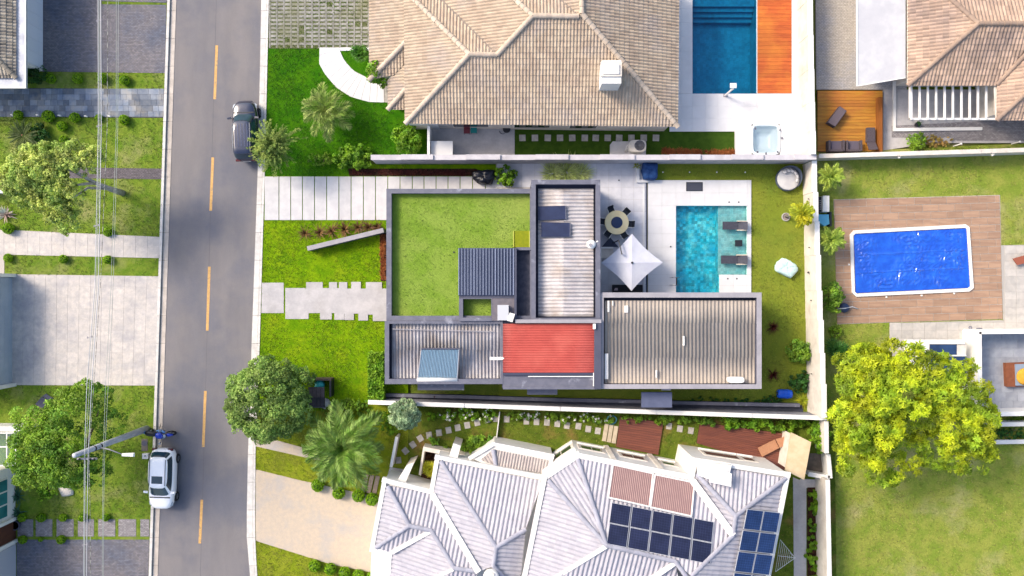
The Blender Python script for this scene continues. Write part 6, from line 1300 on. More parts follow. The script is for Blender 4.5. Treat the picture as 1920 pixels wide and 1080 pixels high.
# ============================================================ rubbish enclosure by the street tree
te = thing('bin_shelter', 'dark timber bin shelter beside the round street tree', 'shelter', P(598, 735))
TB = mat('dark_brown_board', (104, 92, 96), (90, 80, 84), scale=4, rough=.8, fine=.1)
MB().rect(572, 710, 621, 713.5, -.05, .9).build('back_wall', mat('brown_plank', (112, 94, 84), (96, 80, 72), scale=5, rough=.85, fine=.1), te); MB().rect(617.5, 713.7, 621, 744, -.05, .9).build('side_wall', BLACKM, te)
for i in range(4): MB().rect(578 + i * 7.6, 726, 578 + i * 7.6 + 7.2, 745, .86, .95).build('lid_board', TB, te)
for i in range(4): MB().pp([(578 + i * 7.6, 745), (585.2 + i * 7.6, 745), (585.2 + i * 7.6, 762), (578 + i * 7.6, 762)], .4, .6).build('front_board', mat('front_board', (66, 66, 80), rough=.7), te)
MB().rect(577, 762.3, 609, 764.5, 0, .58).build('front_wall', GREYM, te)
bg = thing('rubbish_bag', 'turquoise rubbish bag inside the timber bin shelter', 'bag', P(602, 720)); 
mb = MB().lathe([(.2, .05), (.36, .2), (.36, .5), (.25, .68), (.06, .74)], 14, P(602, 720)); rg = random.Random(2); mb.v = [(x + rg.uniform(-.04, .04), y * 1 + rg.uniform(-.04, .04), z + rg.uniform(-.03, .03)) for x, y, z in mb.v]; mb.build('bag_body', mat('turquoise_plastic', (52, 190, 184), (90, 214, 206), scale=6, rough=.35), bg, True)
gc = MB().lathe([(.35, 0), (.4, .2), (.25, .38), (.08, .42)], 12, P(611, 756)).build('garden_rock', CONCG, None, True, P(611, 756), label='pale boulder beside the dark bin shelter boards', cat='rock')
# ============================================================ tile-house yard
wb = thing('utility_cabinet', 'white cabinet in the corner of the concrete yard', 'cabinet', P(828, 278)); MB().rect(808, 265, 848, 291.5, 0, 1.25).build('casing', WHITE, wb); MB().rect(807.3, 264.3, 848.6, 291.8, 1.25, 1.3).build('top', STONEW, wb); MB().rect(826, 291.9, 829, 292.5, .2, 1.2, 1.25).build('door_gap', GREYM, wb)
for nm, lab, x, y, m in (('garden_chair', 'small red garden chair in the concrete yard', 876, 247, mat('red_plastic', (136, 60, 70), rough=.5)), ('garden_chair', 'small teal garden chair in the concrete yard', 889, 246, mat('teal_plastic', (30, 150, 146), rough=.5))):
    t = thing(nm, lab, 'chair', P(x, y), 0, 'chairs in the concrete yard'); c = P(x, y)
    MB().box(c.x - .22, c.y - .22, .42, c.x + .22, c.y + .22, .46).build('seat', m, t); MB().box(c.x - .22, c.y + .18, .46, c.x + .22, c.y + .22, .85).build('backrest', m, t)
    for sx in (-.2, .2):
        for sy in (-.2, .2): MB().tube((c.x + sx, c.y + sy, 0.04), (c.x + sx, c.y + sy, .42), .018).build('leg', BLACKM, t)
rb = thing('rubber_tub', 'dark green round tub beside the yard wall', 'tub', P(950, 244)); MB().lathe([(.2, 0), (.27, .35), (.24, .36), (.18, .05)], 20, P(950, 244, .04)).build('tub_body', mat('dark_green_plastic', (20, 84, 66), rough=.5), rb, True); MB().lathe([(.275, .34), (.275, .38)], 20, P(950, 244, .04)).build('rim', BLACKM, rb)
ho = thing('garden_hose', 'loop of hose lying in the concrete yard', 'hose', P(942, 250)); MB().path([P(936, 246, .06), P(939, 250, .06), P(943, 251.5, .06), P(947, 249, .06), P(946, 245, .06)], .02, 6).build('hose_loop', GREYM, ho, True)
apd = thing('equipment_pad', 'pale concrete pad under the pool heat pump', 'pad', P(1180, 278)); MB().pp([(1149, 265), (1211, 265), (1211, 292), (1144, 292), (1144, 271)], -.02, .16).build('slab', CONC, apd)
hp = thing('heat_pump', 'rounded white heat pump with a grey fan grille beside the stepping stones', 'heat pump', P(1196, 274)); c = P(1196, 273.5, .9)
pts = [(c.x + .6 * sgn_pow(math.cos(a), .55), c.y + .43 * sgn_pow(math.sin(a), .55)) for a in [6.2832 * k / 28 for k in range(28)]]
MB().prism(pts, .16, .86).build('casing', WHITE, hp); MB().prism([(x * .96 + c.x * .04, y * .96 + c.y * .04) for x, y in pts], .86, .92).build('top_cover', OFFW, hp)
g0 = Vector((c.x + .12, c.y + .02, .92)); gr = MB().lathe([(.36, 0), (.36, .03), (.32, .035), (.32, .0)], 26, g0).build('fan_ring', GREYC, hp); mb = MB()
for r_ in (.07, .14, .21, .28): mb.lathe([(r_, .02), (r_ + .02, .03), (r_ + .02, .02)], 22, g0)
for k in range(8): a = 6.2832 * k / 8; mb.tube(g0 + Vector((0, 0, .025)), g0 + Vector((.33 * math.cos(a), .33 * math.sin(a), .025)), .01, n=4)
mb.build('grille', GREYL, gr)
MB().path([(c.x - .5, c.y + .1, .7), (c.x - .75, c.y + .05, .7), (c.x - .8, c.y - .2, .4), (c.x - .8, c.y - .3, .1)], .03, 6).path([(c.x - .5, c.y - .1, .5), (c.x - .72, c.y - .12, .5), (c.x - .74, c.y - .35, .2)], .03, 6).build('pipe', WHITE, hp, True)
shw = thing('pool_shower', 'white pool shower post standing at the edge of the blue pool', 'shower', P(1360, 180)); c = P(1360, 179, .07); MB().box(c.x - .05, c.y - .05, .07, c.x + .05, c.y + .05, 2.0).build('post', WHITE, shw); MB().box(c.x - .22, c.y + .02, 2.0, c.x + .22, c.y + .36, 2.06).build('shower_head', WHITE, shw); MB().box(c.x - .15, c.y - .12, .07, c.x + .15, c.y + .12, .1).build('base_plate', GREYL, shw)
# hot tub on its platform
hb = thing('hot_tub_platform', 'white stepped stone platform around the hot tub', 'platform', P(1440, 250))
HT_ = wr(1409, 233, 1462, 290, .55)
for nm, q, z in (('lower_step', (1379.5, 216, 1508.5, 292), .3), ('upper_step', (1396, 211.5, 1508.5, 292), .58)):
    x0, y0, x1, y1 = wr(*q, z); mb = MB()
    for (a, b_, c_, d_) in ((x0, y0, HT_[0], y1), (HT_[2], y0, x1, y1), (HT_[0], HT_[3], HT_[2], y1), (HT_[0], y0, HT_[2], max(y0 + .01, HT_[1]))):
        if c_ - a > .02 and d_ - b_ > .02: mb.box(a, b_, -.05 if z < .4 else .3, c_, d_, z)
    mb.build(nm, STONEW, hb)
MB().rect(1475, 240, 1508, 288, .58, .63).build('side_slab', WHITE, hb)
jt = thing('hot_tub', 'square white hot tub with clear water in the corner platform', 'hot tub', P(1436, 262)); x0, y0, x1, y1 = HT_
def rr_(s, z, e=.3): return [((x0 + x1) / 2 + (x1 - x0) / 2 * s * sgn_pow(math.cos(a), e), (y0 + y1) / 2 + (y1 - y0) / 2 * s * sgn_pow(math.sin(a), e), z) for a in [6.2832 * (k + .5) / 32 for k in range(32)]]
rings = [rr_(1.0, .4), rr_(1.02, .64), rr_(.97, .67), rr_(.9, .64), rr_(.86, .3), rr_(.66, .26), rr_(.58, -.05), rr_(.1, -.07)]; v = [p for r in rings for p in r]
MB().add(v, [(i * 32 + k, i * 32 + (k + 1) % 32, (i + 1) * 32 + (k + 1) % 32, (i + 1) * 32 + k) for i in range(7) for k in range(32)] + [tuple(7 * 32 + k for k in range(32))]).build('shell', mat('acrylic', (238, 248, 250), rough=.2, alb=.95), jt, True)
MB().add(rr_(.89, .56), [tuple(range(32))]).build('water_surface', water('tub_water', (.95, .99, 1.0), 6), jt)
for (x, y) in ((1416, 241), (1462, 244), (1466, 259), (1420, 285), (1436, 288), (1458, 285)): c = P(x, y, .66); MB().lathe([(.07, 0), (.08, .03), (.03, .04)], 12, c).build('jet_fitting', GREYC, jt)
# ============================================================ terrace furniture
tb = thing('round_table', 'round cream dining table with a dark blue centre', 'table', P(1157, 417.5)); c = P(1156.5, 417, .05); c0 = P(1156.5, 417.2, .78); cx, cy = c0.x, c0.y
CT = mat('cream_table', (255, 232, 178), (250, 222, 164), scale=2, rough=.5, fine=.04, alb=1.0)
MB().lathe([(.05, .70), (.84, .72), (.86, .75), (.84, .78), (.42, .782)], 40, (cx, cy, 0)).build('table_top', mat('cream_table', (250, 232, 190), (244, 224, 178), scale=2, rough=.5, fine=.04), tb)
MB().lathe([(.41, .782), (.41, .80), (.38, .805)], 36, (cx, cy, 0)).build('turntable', mat('navy_disc', (48, 66, 108), rough=.35), tb, True); MB().lathe([(.3, .05), (.28, .1), (.1, .2), (.1, .7)], 20, (cx, cy, 0)).build('pedestal', mat('cream_table'.replace('cream', 'cream'), (238, 218, 172)), tb, True)
def dchair(ang, label):
    d = Vector((math.cos(ang), math.sin(ang), 0)); t = thing('dining_chair', label, 'chair', (cx + d.x * .92, cy + d.y * .92, .05), ang - math.pi / 2, 'chairs around the round table'); F = mat('dark_sling', (52, 60, 72), (44, 50, 62), scale=8, rough=.7)
    MB().box(-.22, -.24, .42, .22, .2, .46).local('seat', F, t); MB().add([(-.22, .2, .46), (.22, .2, .46), (.22, .32, .86), (-.22, .32, .86), (-.22, .225, .455), (.22, .225, .455), (.22, .345, .855), (-.22, .345, .855)], [(0, 1, 2, 3), (7, 6, 5, 4), (0, 4, 5, 1), (2, 6, 7, 3), (1, 5, 6, 2), (3, 7, 4, 0)]).local('backrest', F, t)
    for s in (-1, 1):
        MB().path([(s * .25, -.24, 0), (s * .25, -.22, .62), (s * .25, .2, .64), (s * .25, .34, .86)], .02, 6).local('arm_frame', WHITE, t); MB().tube((s * .25, .24, 0), (s * .25, .2, .64), .02).local('leg', WHITE, t)
for a, lab in ((-5, 'facing the pool'), (48, 'at the top, nearer the pool'), (112, 'at the top, nearer the villa'), (175, 'tucked against the villa wall'), (232, 'at the bottom, nearer the villa'), (302, 'at the bottom, nearest the parasol')): dchair(R(a), 'dark dining chair of the round table, ' + lab)
um = thing('cantilever_parasol', 'large square white parasol on a dark swing arm', 'parasol', P(1146, 452, .05)); UH = 2.68
tip = P(1185, 492.5, UH); cs_ = [P(1185, 438, 2.42), P(1243, 492, 2.42), P(1184, 545.5, 2.38), P(1127, 493, 2.42)]
mb = MB(); n = 8
for i in range(4):
    a, b = cs_[i], cs_[(i + 1) % 4]; v = []
    for r in range(n + 1):
        for k in range(n + 1):
            s, t_ = r / n, k / n; e_ = a.lerp(b, t_); p_ = tip.lerp(e_, s); p_.z -= .05 * math.sin(math.pi * t_) * s * s * 1.0 + .02 * math.sin(math.pi * s) * math.sin(math.pi * t_); ctr = (a + b) / 2; p_ -= (ctr - tip) * .075 * math.sin(math.pi * t_) * s; v.append(p_)
    mb.add(v, [(r * (n + 1) + k, r * (n + 1) + k + 1, (r + 1) * (n + 1) + k + 1, (r + 1) * (n + 1) + k) for r in range(n) for k in range(n)])
mb.build('canopy', mat('white_canvas', (228, 230, 240), (218, 220, 234), scale=1.5, rough=.9, fine=.02, mid=.03, mids=2, alb=.66), um, True)
for q in cs_: MB().tube(tip - Vector((0, 0, .06)), q - Vector((0, 0, .04)), .018).build('rib', BLACKM, um)
MB().lathe([(.07, -.02), (.08, .06), (.03, .12)], 12, tip).build('finial', BLACKM, um); pb = P(1150, 455, .05); MB().tube(pb, pb + Vector((0, 0, 2.7)), .045).build('post', BLACKM, um)
MB().tube(pb + Vector((0, 0, 2.7)), P(1166, 476, 2.95), .035).build('arm', BLACKM, um); MB().tube(P(1166, 476, 2.97), P(1166, 476, 2.6), .05).build('joint', BLACKM, um)
MB().pp([(1128, 463), (1144, 445), (1160, 463)], .05, .13).build('base', mat('navy_base', (40, 54, 84), rough=.5), um)
bn = thing('white_bench', 'white lounge bench half hidden under the parasol', 'bench', P(1140, 475)); MB().rect(1126, 464, 1150, 484, .3, .45).build('seat_cushion', OFFW, bn); MB().rect(1124.5, 464, 1127.5, 523, .05, .6).build('backrest', WHITE, bn); MB().rect(1127, 463, 1150, 466, .05, .55).build('armrest', WHITE, bn)
sf = thing('dark_sofa', 'low dark sofa below the parasol against the villa wall', 'sofa', P(1175, 540)); MB().rect(1149, 534, 1205, 547, .05, .42).build('base', mat('dark_cushion', (34, 34, 44), rough=.8), sf); MB().rect(1149, 544.5, 1205, 548, .42, .7).build('backrest', mat('dark_cushion', (34, 34, 44)), sf)
tw = thing('folded_towel', 'pale pink towel on the low dark sofa', 'towel', P(1155, 543, .42)); MB().pp([(1150, 546), (1154, 540), (1158, 540), (1159, 546)], .425, .5).build('cloth', mat('pink_towel', (220, 200, 208), rough=.9), tw)
mt2 = thing('floor_mat', 'dark rectangular mat on the white pool deck', 'mat', P(1302, 350)); MB().rect(1287, 342, 1317, 358, .092, .11).build('mat_surface', mat('mat_fabric', (72, 76, 92), rough=.9, fine=.1), mt2); ring(MB(), (1286.5, 341.5, 1317.5, 358.5), (1288, 343, 1316, 357), .091, .113, .1).build('border', BLACKM, mt2)
def lounger(x0, x1, y0, y1, label):
    t = thing('sun_lounger', label, 'sun lounger', P((x0 + x1) / 2, (y0 + y1) / 2, -.28), 0, 'loungers on the pool shelf'); F = mat('grey_sling', (74, 76, 90), (64, 66, 80), scale=6, rough=.75, fine=.08); z = .25
    xm = x0 + (x1 - x0) * .62; MB().rect(x0, y0 + 1, xm, y1 - 1, z, z + .05).build('bed', F, t)
    a, b, c_, d_ = P(xm + .4, y0 + 1, z + .05), P(x1, y0 + 1, z + .42), P(x1, y1 - 1, z + .42), P(xm + .4, y1 - 1, z + .05); dn3 = Vector((0, 0, -.05)); MB().add([a, b, c_, d_, a + dn3, b + dn3, c_ + dn3, d_ + dn3], [(3, 2, 1, 0), (4, 5, 6, 7), (0, 1, 5, 4), (1, 2, 6, 5), (2, 3, 7, 6), (3, 0, 4, 7)]).build('backrest', F, t)
    for yy in (y0, y1): MB().rect(xm - 2, yy - .9, x1 - 2, yy + .9, z + .1, z + .22).build('armrest', mat('cream_rail', (232, 220, 200), rough=.5), t)
    for xx in (x0 + 4, x1 - 8):
        for yy in (y0 + 2, y1 - 2): p_ = P(xx, yy, 0); MB().tube((p_.x, p_.y, -.28), (p_.x, p_.y, z), .025).build('leg', BLACKM, t)
lounger(1355, 1402, 414.5, 431.5, 'dark grey lounger on the pool shelf, upper of the pair'); lounger(1352, 1402, 478, 495.5, 'dark grey lounger on the pool shelf, lower of the pair')
t = thing('side_table', 'small dark square table between the pool loungers', 'table', P(1385, 456, -.28)); MB().rect(1378.5, 450, 1392, 462, .16, .2).build('table_top', BLACKM, t); [MB().tube((P(x, y).x, P(x, y).y, -.28), (P(x, y).x, P(x, y).y, .16), .02).build('leg', BLACKM, t) for x in (1380, 1390) for y in (452, 460)]
for i, (x, y) in enumerate(((1367, 379), (1385, 379), (1257.5, 462.5), (1364.5, 522.5), (1381.5, 522.5), (1160.5, 338))):
    t = thing('deck_light', 'tiny dark deck spotlight ' + ['above the pool shelf, nearer the pool', 'above the pool shelf, nearer the turf', 'beside the long pool edge', 'below the pool shelf, nearer the pool', 'below the pool shelf, nearer the turf', 'on the terrace behind the dining table'][i], 'spotlight', P(x, y, .09), 0, 'deck spotlights'); MB().lathe([(.055, 0), (.055, .02), (.03, .022)], 12, P(x, y, .092)).build('rim', BLACKM, t); MB().lathe([(.03, .0), (.03, .004)], 10, P(x, y, .115)).build('lens', GREYM, t)
for i, x in enumerate((1242, 1292, 1343, 1396)):
    t = thing('turf_light', 'small white light in the turf above the pool deck, %s from the blue chair' % ordn[i], 'turf light', P(x, 323.5), 0, 'turf lights'); c = P(x, 323.5); MB().tube(c, c + Vector((0, 0, .12)), .015).build('stake', GREYM, t); MB().lathe([(.04, .12), (.05, .16), (.02, .18)], 10, c).build('head', WHITE, t)
# soft furniture
def blobby(name, label, cat, pts, z0, z1, m, seed, part='cover', crease=.05, h=None):
    c = P(sum(p[0] for p in pts) / len(pts), sum(p[1] for p in pts) / len(pts)); t = thing(name, label, cat, c); rg = random.Random(seed); W_ = [P(x, y, z1) for x, y in pts]; cen = sum(W_, Vector()) / len(W_); full = []
    k_ = len(W_)
    for i in range(k_):
        for s in range(4): full.append(W_[i].lerp(W_[(i + 1) % k_], s / 4))
    rings = []; 
    for s, z in ((1.0, z0), (1.04, z0 + (z1 - z0) * .35), (1.0, z0 + (z1 - z0) * .72), (.86, z1 - .03), (.5, z1 + .02), (.15, z1 - .02)):
        rings.append([Vector((cen.x + (p.x - cen.x) * s + rg.uniform(-crease, crease) * .5, cen.y + (p.y - cen.y) * s + rg.uniform(-crease, crease) * .5, z + rg.uniform(-crease, crease) * (z > z0 + .01))) for p in full])
    n = len(full); v = [p for r in rings for p in r]; MB().add(v, [(i * n + k, i * n + (k + 1) % n, (i + 1) * n + (k + 1) % n, (i + 1) * n + k) for i in range(5) for k in range(n)] + [tuple(5 * n + k for k in range(n))]).build(part, m, t, True); return t
blobby('covered_chair', 'blue fabric covered chair at the garden wall', 'chair', [(1208, 304), (1234, 305), (1234, 331), (1228, 336), (1209, 335), (1205, 318)], .02, .75, mat('blue_cover', (44, 88, 150), (36, 74, 134), scale=2, rough=.85, fine=.05), 1)
blobby('bean_bag', 'pale mint bean bag on the turf', 'bean bag', [(1456, 501), (1460, 491), (1470, 484), (1478, 486), (1495, 497), (1498, 507), (1484, 521), (1458, 508)], .02, .5, mat('mint_fabric', (206, 234, 232), (190, 222, 222), scale=2, rough=.9, fine=.04, alb=.8), 2)
bkb = blobby('refuse_sack', 'black tarpaulin bundle at the end of the slab driveway', 'bundle', [(886, 322), (900, 318), (926, 319), (929, 332), (918, 344), (898, 342), (887, 334)], .04, .7, mat('black_tarp', (40, 44, 58), (30, 34, 46), scale=3, rough=.35, alb=.6), 3, crease=.14)
dy = thing('round_daybed', 'round wicker daybed with white cushions in the garden corner', 'daybed', P(1478, 336)); c = P(1478, 335.5, .4); MB().lathe([(.8, .02), (.86, .2), (.86, .36), (.82, .38)], 32, (c.x, c.y, 0)).build('base', mat('grey_wicker', (92, 102, 120), (76, 86, 104), scale=20, rough=.8), dy, True); MB().lathe([(.8, .38), (.8, .46), (.74, .5), (.2, .5)], 32, (c.x, c.y, 0)).build('mattress', mat('white_cushion', (232, 230, 228), (216, 214, 216), scale=2, rough=.9, fine=.04), dy, True)
v = []; f = []; m_ = 20
for k in range(m_ + 1):
    a = R(-40 + 190 * k / m_); hh = .42 + .5 * math.sin(math.pi * k / m_)
    for r_, z in ((.84, .38), (.9, hh), (.86, hh), (.8, .38)): v.append((c.x + r_ * math.cos(a), c.y + r_ * math.sin(a), z))
for k in range(m_): f += [(4 * k + j, 4 * k + 4 + j, 4 * k + 5 + j, 4 * k + 1 + j) for j in range(3)]
MB().add(v, f).build('backrest', MATS['grey_wicker'], dy, True)
for k, a in enumerate((-15, 12, 40, 68, 96, 124)):
    a = R(a); q = Vector((c.x + .6 * math.cos(a), c.y + .6 * math.sin(a), .62)); o = MB().lathe([(.02, -.09), (.17, -.07), (.21, 0), (.17, .07), (.02, .09)], 14).local('cushion', MATS['white_cushion'], dy, True); o.location = q - WL[dy.name]; o.rotation_mode = 'XYZ'; o.rotation_euler = (0, R(52), a); o.scale = (1, .8, 1)
bl2 = thing('blue_barrel', 'blue plastic barrel lying on the turf corner', 'barrel', P(1470, 738)); a, b = P(1458, 738, .32), P(1484, 739, .32); BLU = mat('blue_barrel_plastic', (24, 92, 214), (18, 80, 196), scale=2, rough=.4, alb=.8)
MB().path([a, a.lerp(b, .1), a.lerp(b, .3), a.lerp(b, .5), a.lerp(b, .7), a.lerp(b, .9), b], [.28, .31, .32, .33, .32, .31, .28], 22).build('drum', BLU, bl2, True); [MB().tube(a.lerp(b, s), a.lerp(b, s + .03), .345, n=22).build('hoop', BLU, bl2) for s in (.3, .68)]; MB().tube(a - Vector((.03, 0, 0)), a, .1, n=12).build('bung', BLACKM, bl2)
for i, (x, y, z) in enumerate(((1517.5, 373, 1.2), (1517, 464, 1.2), (1514, 511, 1.0), (1516, 563, 1.3), (1517, 701, 1.3))):
    t = thing('wall_light', 'small dark wall light on the cream wall, %s from the top' % ordn[i], 'wall light', P(1505.5, y, 0) + Vector((0, 0, z)), 0, 'lights on the cream wall'); c = P(x, y, z); yy = c.y; xw = P(1527 + 2.6 * i, y, 1.9 + .13 * i).x - .12
    MB().box(xw - .03, yy - .04, z - .05, xw, yy + .04, z + .05).build('back_plate', BLACKM, t); MB().tube((xw - .05, yy, z - .04), (xw - .05, yy, z + .04), .028 if i != 2 else .07).build('shade', BLACKM, t)
fp = thing('fire_hydrant_valve', 'small red valve beside the ledge at the villa side', 'valve', P(816, 741)); c = P(816, 742); MB().lathe([(.1, 0), (.1, .3), (.14, .32), (.06, .5)], 12, c).build('body', mat('red_paint', (180, 60, 50), rough=.5), fp, True); MB().tube(c + Vector((-.12, 0, .35)), c + Vector((.12, 0, .35)), .03).build('handle', MATS['red_paint'], fp)
# ============================================================ white house garden
for i, (x, y, r_) in enumerate([(747, 863, 5), (760, 845.5, 40), (774, 834, 35), (788, 822, 32), (804.5, 816, 8), (823, 811.5, 8), (841, 806.7, 10), (858, 802, 10), (876, 797.5, 10), (894.5, 792.5, 12), (913, 787, 12), (930, 785, 3), (950, 786, -2), (987, 790, -2), (1006, 791, -2), (1025.5, 792, -5), (1045, 794.5, -6), (1063, 798, -8), (1084.5, 799, -8), (1103, 804.5, -8), (1121, 808, -8), (1254.5, 799, -6), (1275, 804, -8), (1295.5, 807.5, -8)]):
    p = P(x, y, .04); piece('stepping_stone', STEP, lawn_s, p.x, p.y, -.02, .40, .46, .06, R(r_))
for i in range(3): 
    p = P(1135 + i * 9, 811 + i * 2, .05); piece('stone_plank', mat('cream_slab', (222, 206, 178), (206, 190, 164), scale=3, rough=.85, rnd=.05), lawn_s, p.x, p.y, -.02, .29, 1.25, .09, R(-9))
for i in range(3):
    p = P(684 + i * 10.5, 906 + i * 1.5, .05); piece('timber_plank', mat('weathered_plank', (168, 150, 136), (150, 134, 122), scale=4, rough=.85, rnd=.08), lawn_b, p.x, p.y, 0, .3, 1.3, .1, R(-12))
TER = mat('brown_decking', (142, 84, 66), (126, 74, 62), scale=3, rough=.55, fine=.08, fscale=10, rnd=.1, stretch=(.3, 3, 1))
def deck(label, Q, n, z=.14):
    t = struct('timber_terrace', MB().pp(Q, -.02, z - .035, z), MATS['under_deck'], label); A = [P(x, y, z) for x, y in Q]
    for i in range(n):
        s0, s1 = i / n + .06 / n, (i + 1) / n - .06 / n; q = [A[0].lerp(A[3], s0), A[1].lerp(A[2], s0), A[1].lerp(A[2], s1), A[0].lerp(A[3], s1)]; MB().prism([(v.x, v.y) for v in q], z - .03, z + .0).build('plank', TER, t)
deck('small brown timber terrace in front of the white house', [(1163, 781), (1244, 792), (1234, 853), (1155.5, 838)], 14)
deck('large brown timber terrace with the reclined lounger', [(1313, 792), (1484, 815), (1472, 882), (1306.5, 831)], 15)
lc = thing('sun_lounger', 'tan reclined lounger on the brown timber terrace', 'sun lounger', P(1450, 838, .14)); CAN = mat('tan_sling', (202, 148, 112), (190, 136, 102), scale=4, rough=.8)
MB().pp([(1421, 840), (1453, 824), (1461, 840), (1429, 856.5)], .4, .46).build('bed', CAN, lc); MB().pp([(1454.5, 823.5), (1472, 819), (1479.5, 833), (1462, 839.5)], .55, .6).build('backrest', CAN, lc)
for x, y in ((1425, 842), (1431, 852), (1453, 828), (1458, 838), (1470, 822), (1475, 832)): MB().tube(P(x, y, .14), P(x, y, .42), .03).build('leg', CAN, lc)
sb = thing('barbecue_hut', 'tilted beige slab roof over the barbecue corner', 'shelter', P(1495, 855)); 
A = [P(1484, 811, 2.0), P(1521, 829, 2.3), P(1508, 900, 2.3), P(1472.5, 882, 2.0)]; dn4 = Vector((0, 0, -.14)); MB().add(A + [v + dn4 for v in A], [(3, 2, 1, 0), (4, 5, 6, 7), (0, 1, 5, 4), (1, 2, 6, 5), (2, 3, 7, 6), (3, 0, 4, 7)]).build('roof_slab', mat('beige_slab', (226, 206, 172), (214, 192, 156), scale=1.6, rough=.8, fine=.06), sb)
MB().pp([(1508, 826), (1520, 831), (1507, 898), (1497, 893)], -.02, 1.95, 2.15).build('chimney_wall', mat('rough_stone', (176, 164, 144), (140, 128, 112), scale=5, rough=.95, bump=1, bscale=12), sb); MB().pp([(1486, 815), (1489, 816), (1479, 880), (1476, 879)], -.02, 1.85, 2.0).build('support', OFFW, sb)
bwall('white frame wall around the barbecue ash pit', [(1553, 852, 1557, 897, 1.1), (1516, 889, 1556, 896, 1.1)], WHITE, WHITE, .2, .3); pave('ash_pit', [(1500, 850), (1545, 850), (1545, 890), (1500, 885)], .02, mat('grey_ash', (128, 118, 110), (110, 102, 96), scale=3, rough=1, fine=.1), 'dark ash ground behind the barbecue roof')
pave('service_path', [(1487, 895), (1512, 905), (1512, 1240), (1490, 1240)], .02, CONCG, 'narrow concrete service path by the vegetable bed'); pave('service_path', [(1500, 898), (1550, 900), (1546, 915), (1500, 915)], .025, CONCG); pave('vegetable_bed', [(1514, 914), (1534, 914), (1535, 1240), (1514, 1240)], .05, SOIL)
cd = thing('clothes_dryer', 'white wire fan-shaped clothes dryer by the white house', 'clothes dryer', P(1475, 1045)); a, b, c_ = P(1463, 1012, 1.0), P(1491, 1046, 1.0), P(1454, 1072, 1.0); m0 = (a + c_) / 2
for k in range(9): s = k / 9; MB().path([a.lerp(b, s) * 1, m0.lerp(b, s), c_.lerp(b, s)], .012, 4).build('line', WHITE, cd)
for q in (a, c_, m0): MB().tube(q, b, .016, n=5).build('arm', WHITE, cd)
MB().tube((b.x, b.y, 0), b, .025).build('post', WHITE, cd)
pf = thing('picket_edging', 'thin white picket edging across the garden strip', 'fence', P(932, 800)); a, b = P(937, 771), P(930, 829); n = 22; MB().tube(a + Vector((0, 0, .3)), b + Vector((0, 0, .3)), .02, n=5).build('rail', WHITE, pf)
for k in range(n): q = a.lerp(b, (k + .5) / n); MB().box(q.x - .035, q.y - .035, 0, q.x + .035, q.y + .035, .42).build('picket', WHITE, pf)
hs = thing('garden_hose', 'coil of turquoise hose at the edge of the small brown terrace', 'hose', P(1147, 787)); pts = [P(1147, 787, .12) + Vector(((.34 + .05 * math.sin(k * 1.7)) * math.cos(k * .5), (.3 + .06 * math.cos(k * 1.3)) * math.sin(k * .5), .01 * math.sin(k))) for k in range(50)]; MB().path(pts, .02, 5).build('hose_coil', mat('hose_plastic', (96, 170, 176), rough=.5), hs, True)
# ============================================================ covered pool and its surroundings
cpw = thing('covered_pool', 'rectangular pool under a wrinkled bright blue cover with white rim', 'pool', P(1710, 488)); O = [(1594, 440), (1601, 432), (1811, 420.5), (1818, 426), (1826, 540), (1818, 546.5), (1606, 556.5), (1598, 549)]; I = [(1600, 442), (1604, 438), (1810, 427), (1814, 430), (1820.5, 536), (1816, 540.5), (1607, 550.5), (1603, 547)]
Ow = [P(x, y, .16) for x, y in O]; Iw = [P(x, y, .16) for x, y in I]; v = []; 
for ring_, z in ((Ow, .04), (Ow, .16), (Iw, .16), (Iw, .05)): v += [(p.x, p.y, z) for p in ring_]
MB().add(v, [(r * 8 + k, r * 8 + (k + 1) % 8, (r + 1) * 8 + (k + 1) % 8, (r + 1) * 8 + k) for r in range(3) for k in range(8)]).build('rim', WHITE, cpw)
nx, ny = 220, 120; Qc = [P(1601, 439, .1), P(1812, 428, .1), P(1819, 539.5, .1), P(1604.5, 549.5, .1)]; rng_ = np.random.default_rng(6); V = []
from mathutils import noise as mn
for j in range(ny + 1):
    for i in range(nx + 1):
        s, t_ = i / nx, j / ny; p = bil(Qc, s, t_); ed = min(s * 2.0, (1 - s) * 2.0, t_, 1 - t_); 
        w1 = mn.noise(Vector((p.x * .55, p.y * 2.6, 1))) * .05 + mn.noise(Vector((p.x * 1.8, p.y * 1.6, 4))) * .04 + max(0, mn.noise(Vector((p.x * .5, p.y * .6, 11))) + .42) * (.30 - .5 * abs(mn.noise(Vector((p.x * 3.4 + 1.2 * mn.noise(Vector((p.x, p.y, 2))), p.y * 3.2, 7))))) * .62
        seam = sum((.045 + .03 * mn.noise(Vector((p.x * 2.2, c * 9, 3)))) * math.exp(-((t_ + .012 * mn.noise(Vector((p.x * 1.6, 5, c * 7))) - c) / .011) ** 2) for c in (.36, .66)); z = .085 + min(1, ed * 9) * (w1 * .75 + seam - .01); V.append((p.x, p.y, max(.056, z)))
MB().add(V, [(j * (nx + 1) + i, (j + 1) * (nx + 1) + i, (j + 1) * (nx + 1) + i + 1, j * (nx + 1) + i + 1) for j in range(ny) for i in range(nx)]).build('cover', mat('blue_tarpaulin', (22, 98, 222), (14, 82, 206), scale=1.2, rough=.1, alb=.8, spec=1.0, coat=1), cpw, True)
for i, (x, y) in enumerate(((1592, 496), (1662, 557), (1728, 554), (1789, 550))): p = P(x, y, .08); MB().box(p.x - .06, p.y - .06, .04, p.x + .06, p.y + .06, .1).build('anchor', WHITE, cpw)
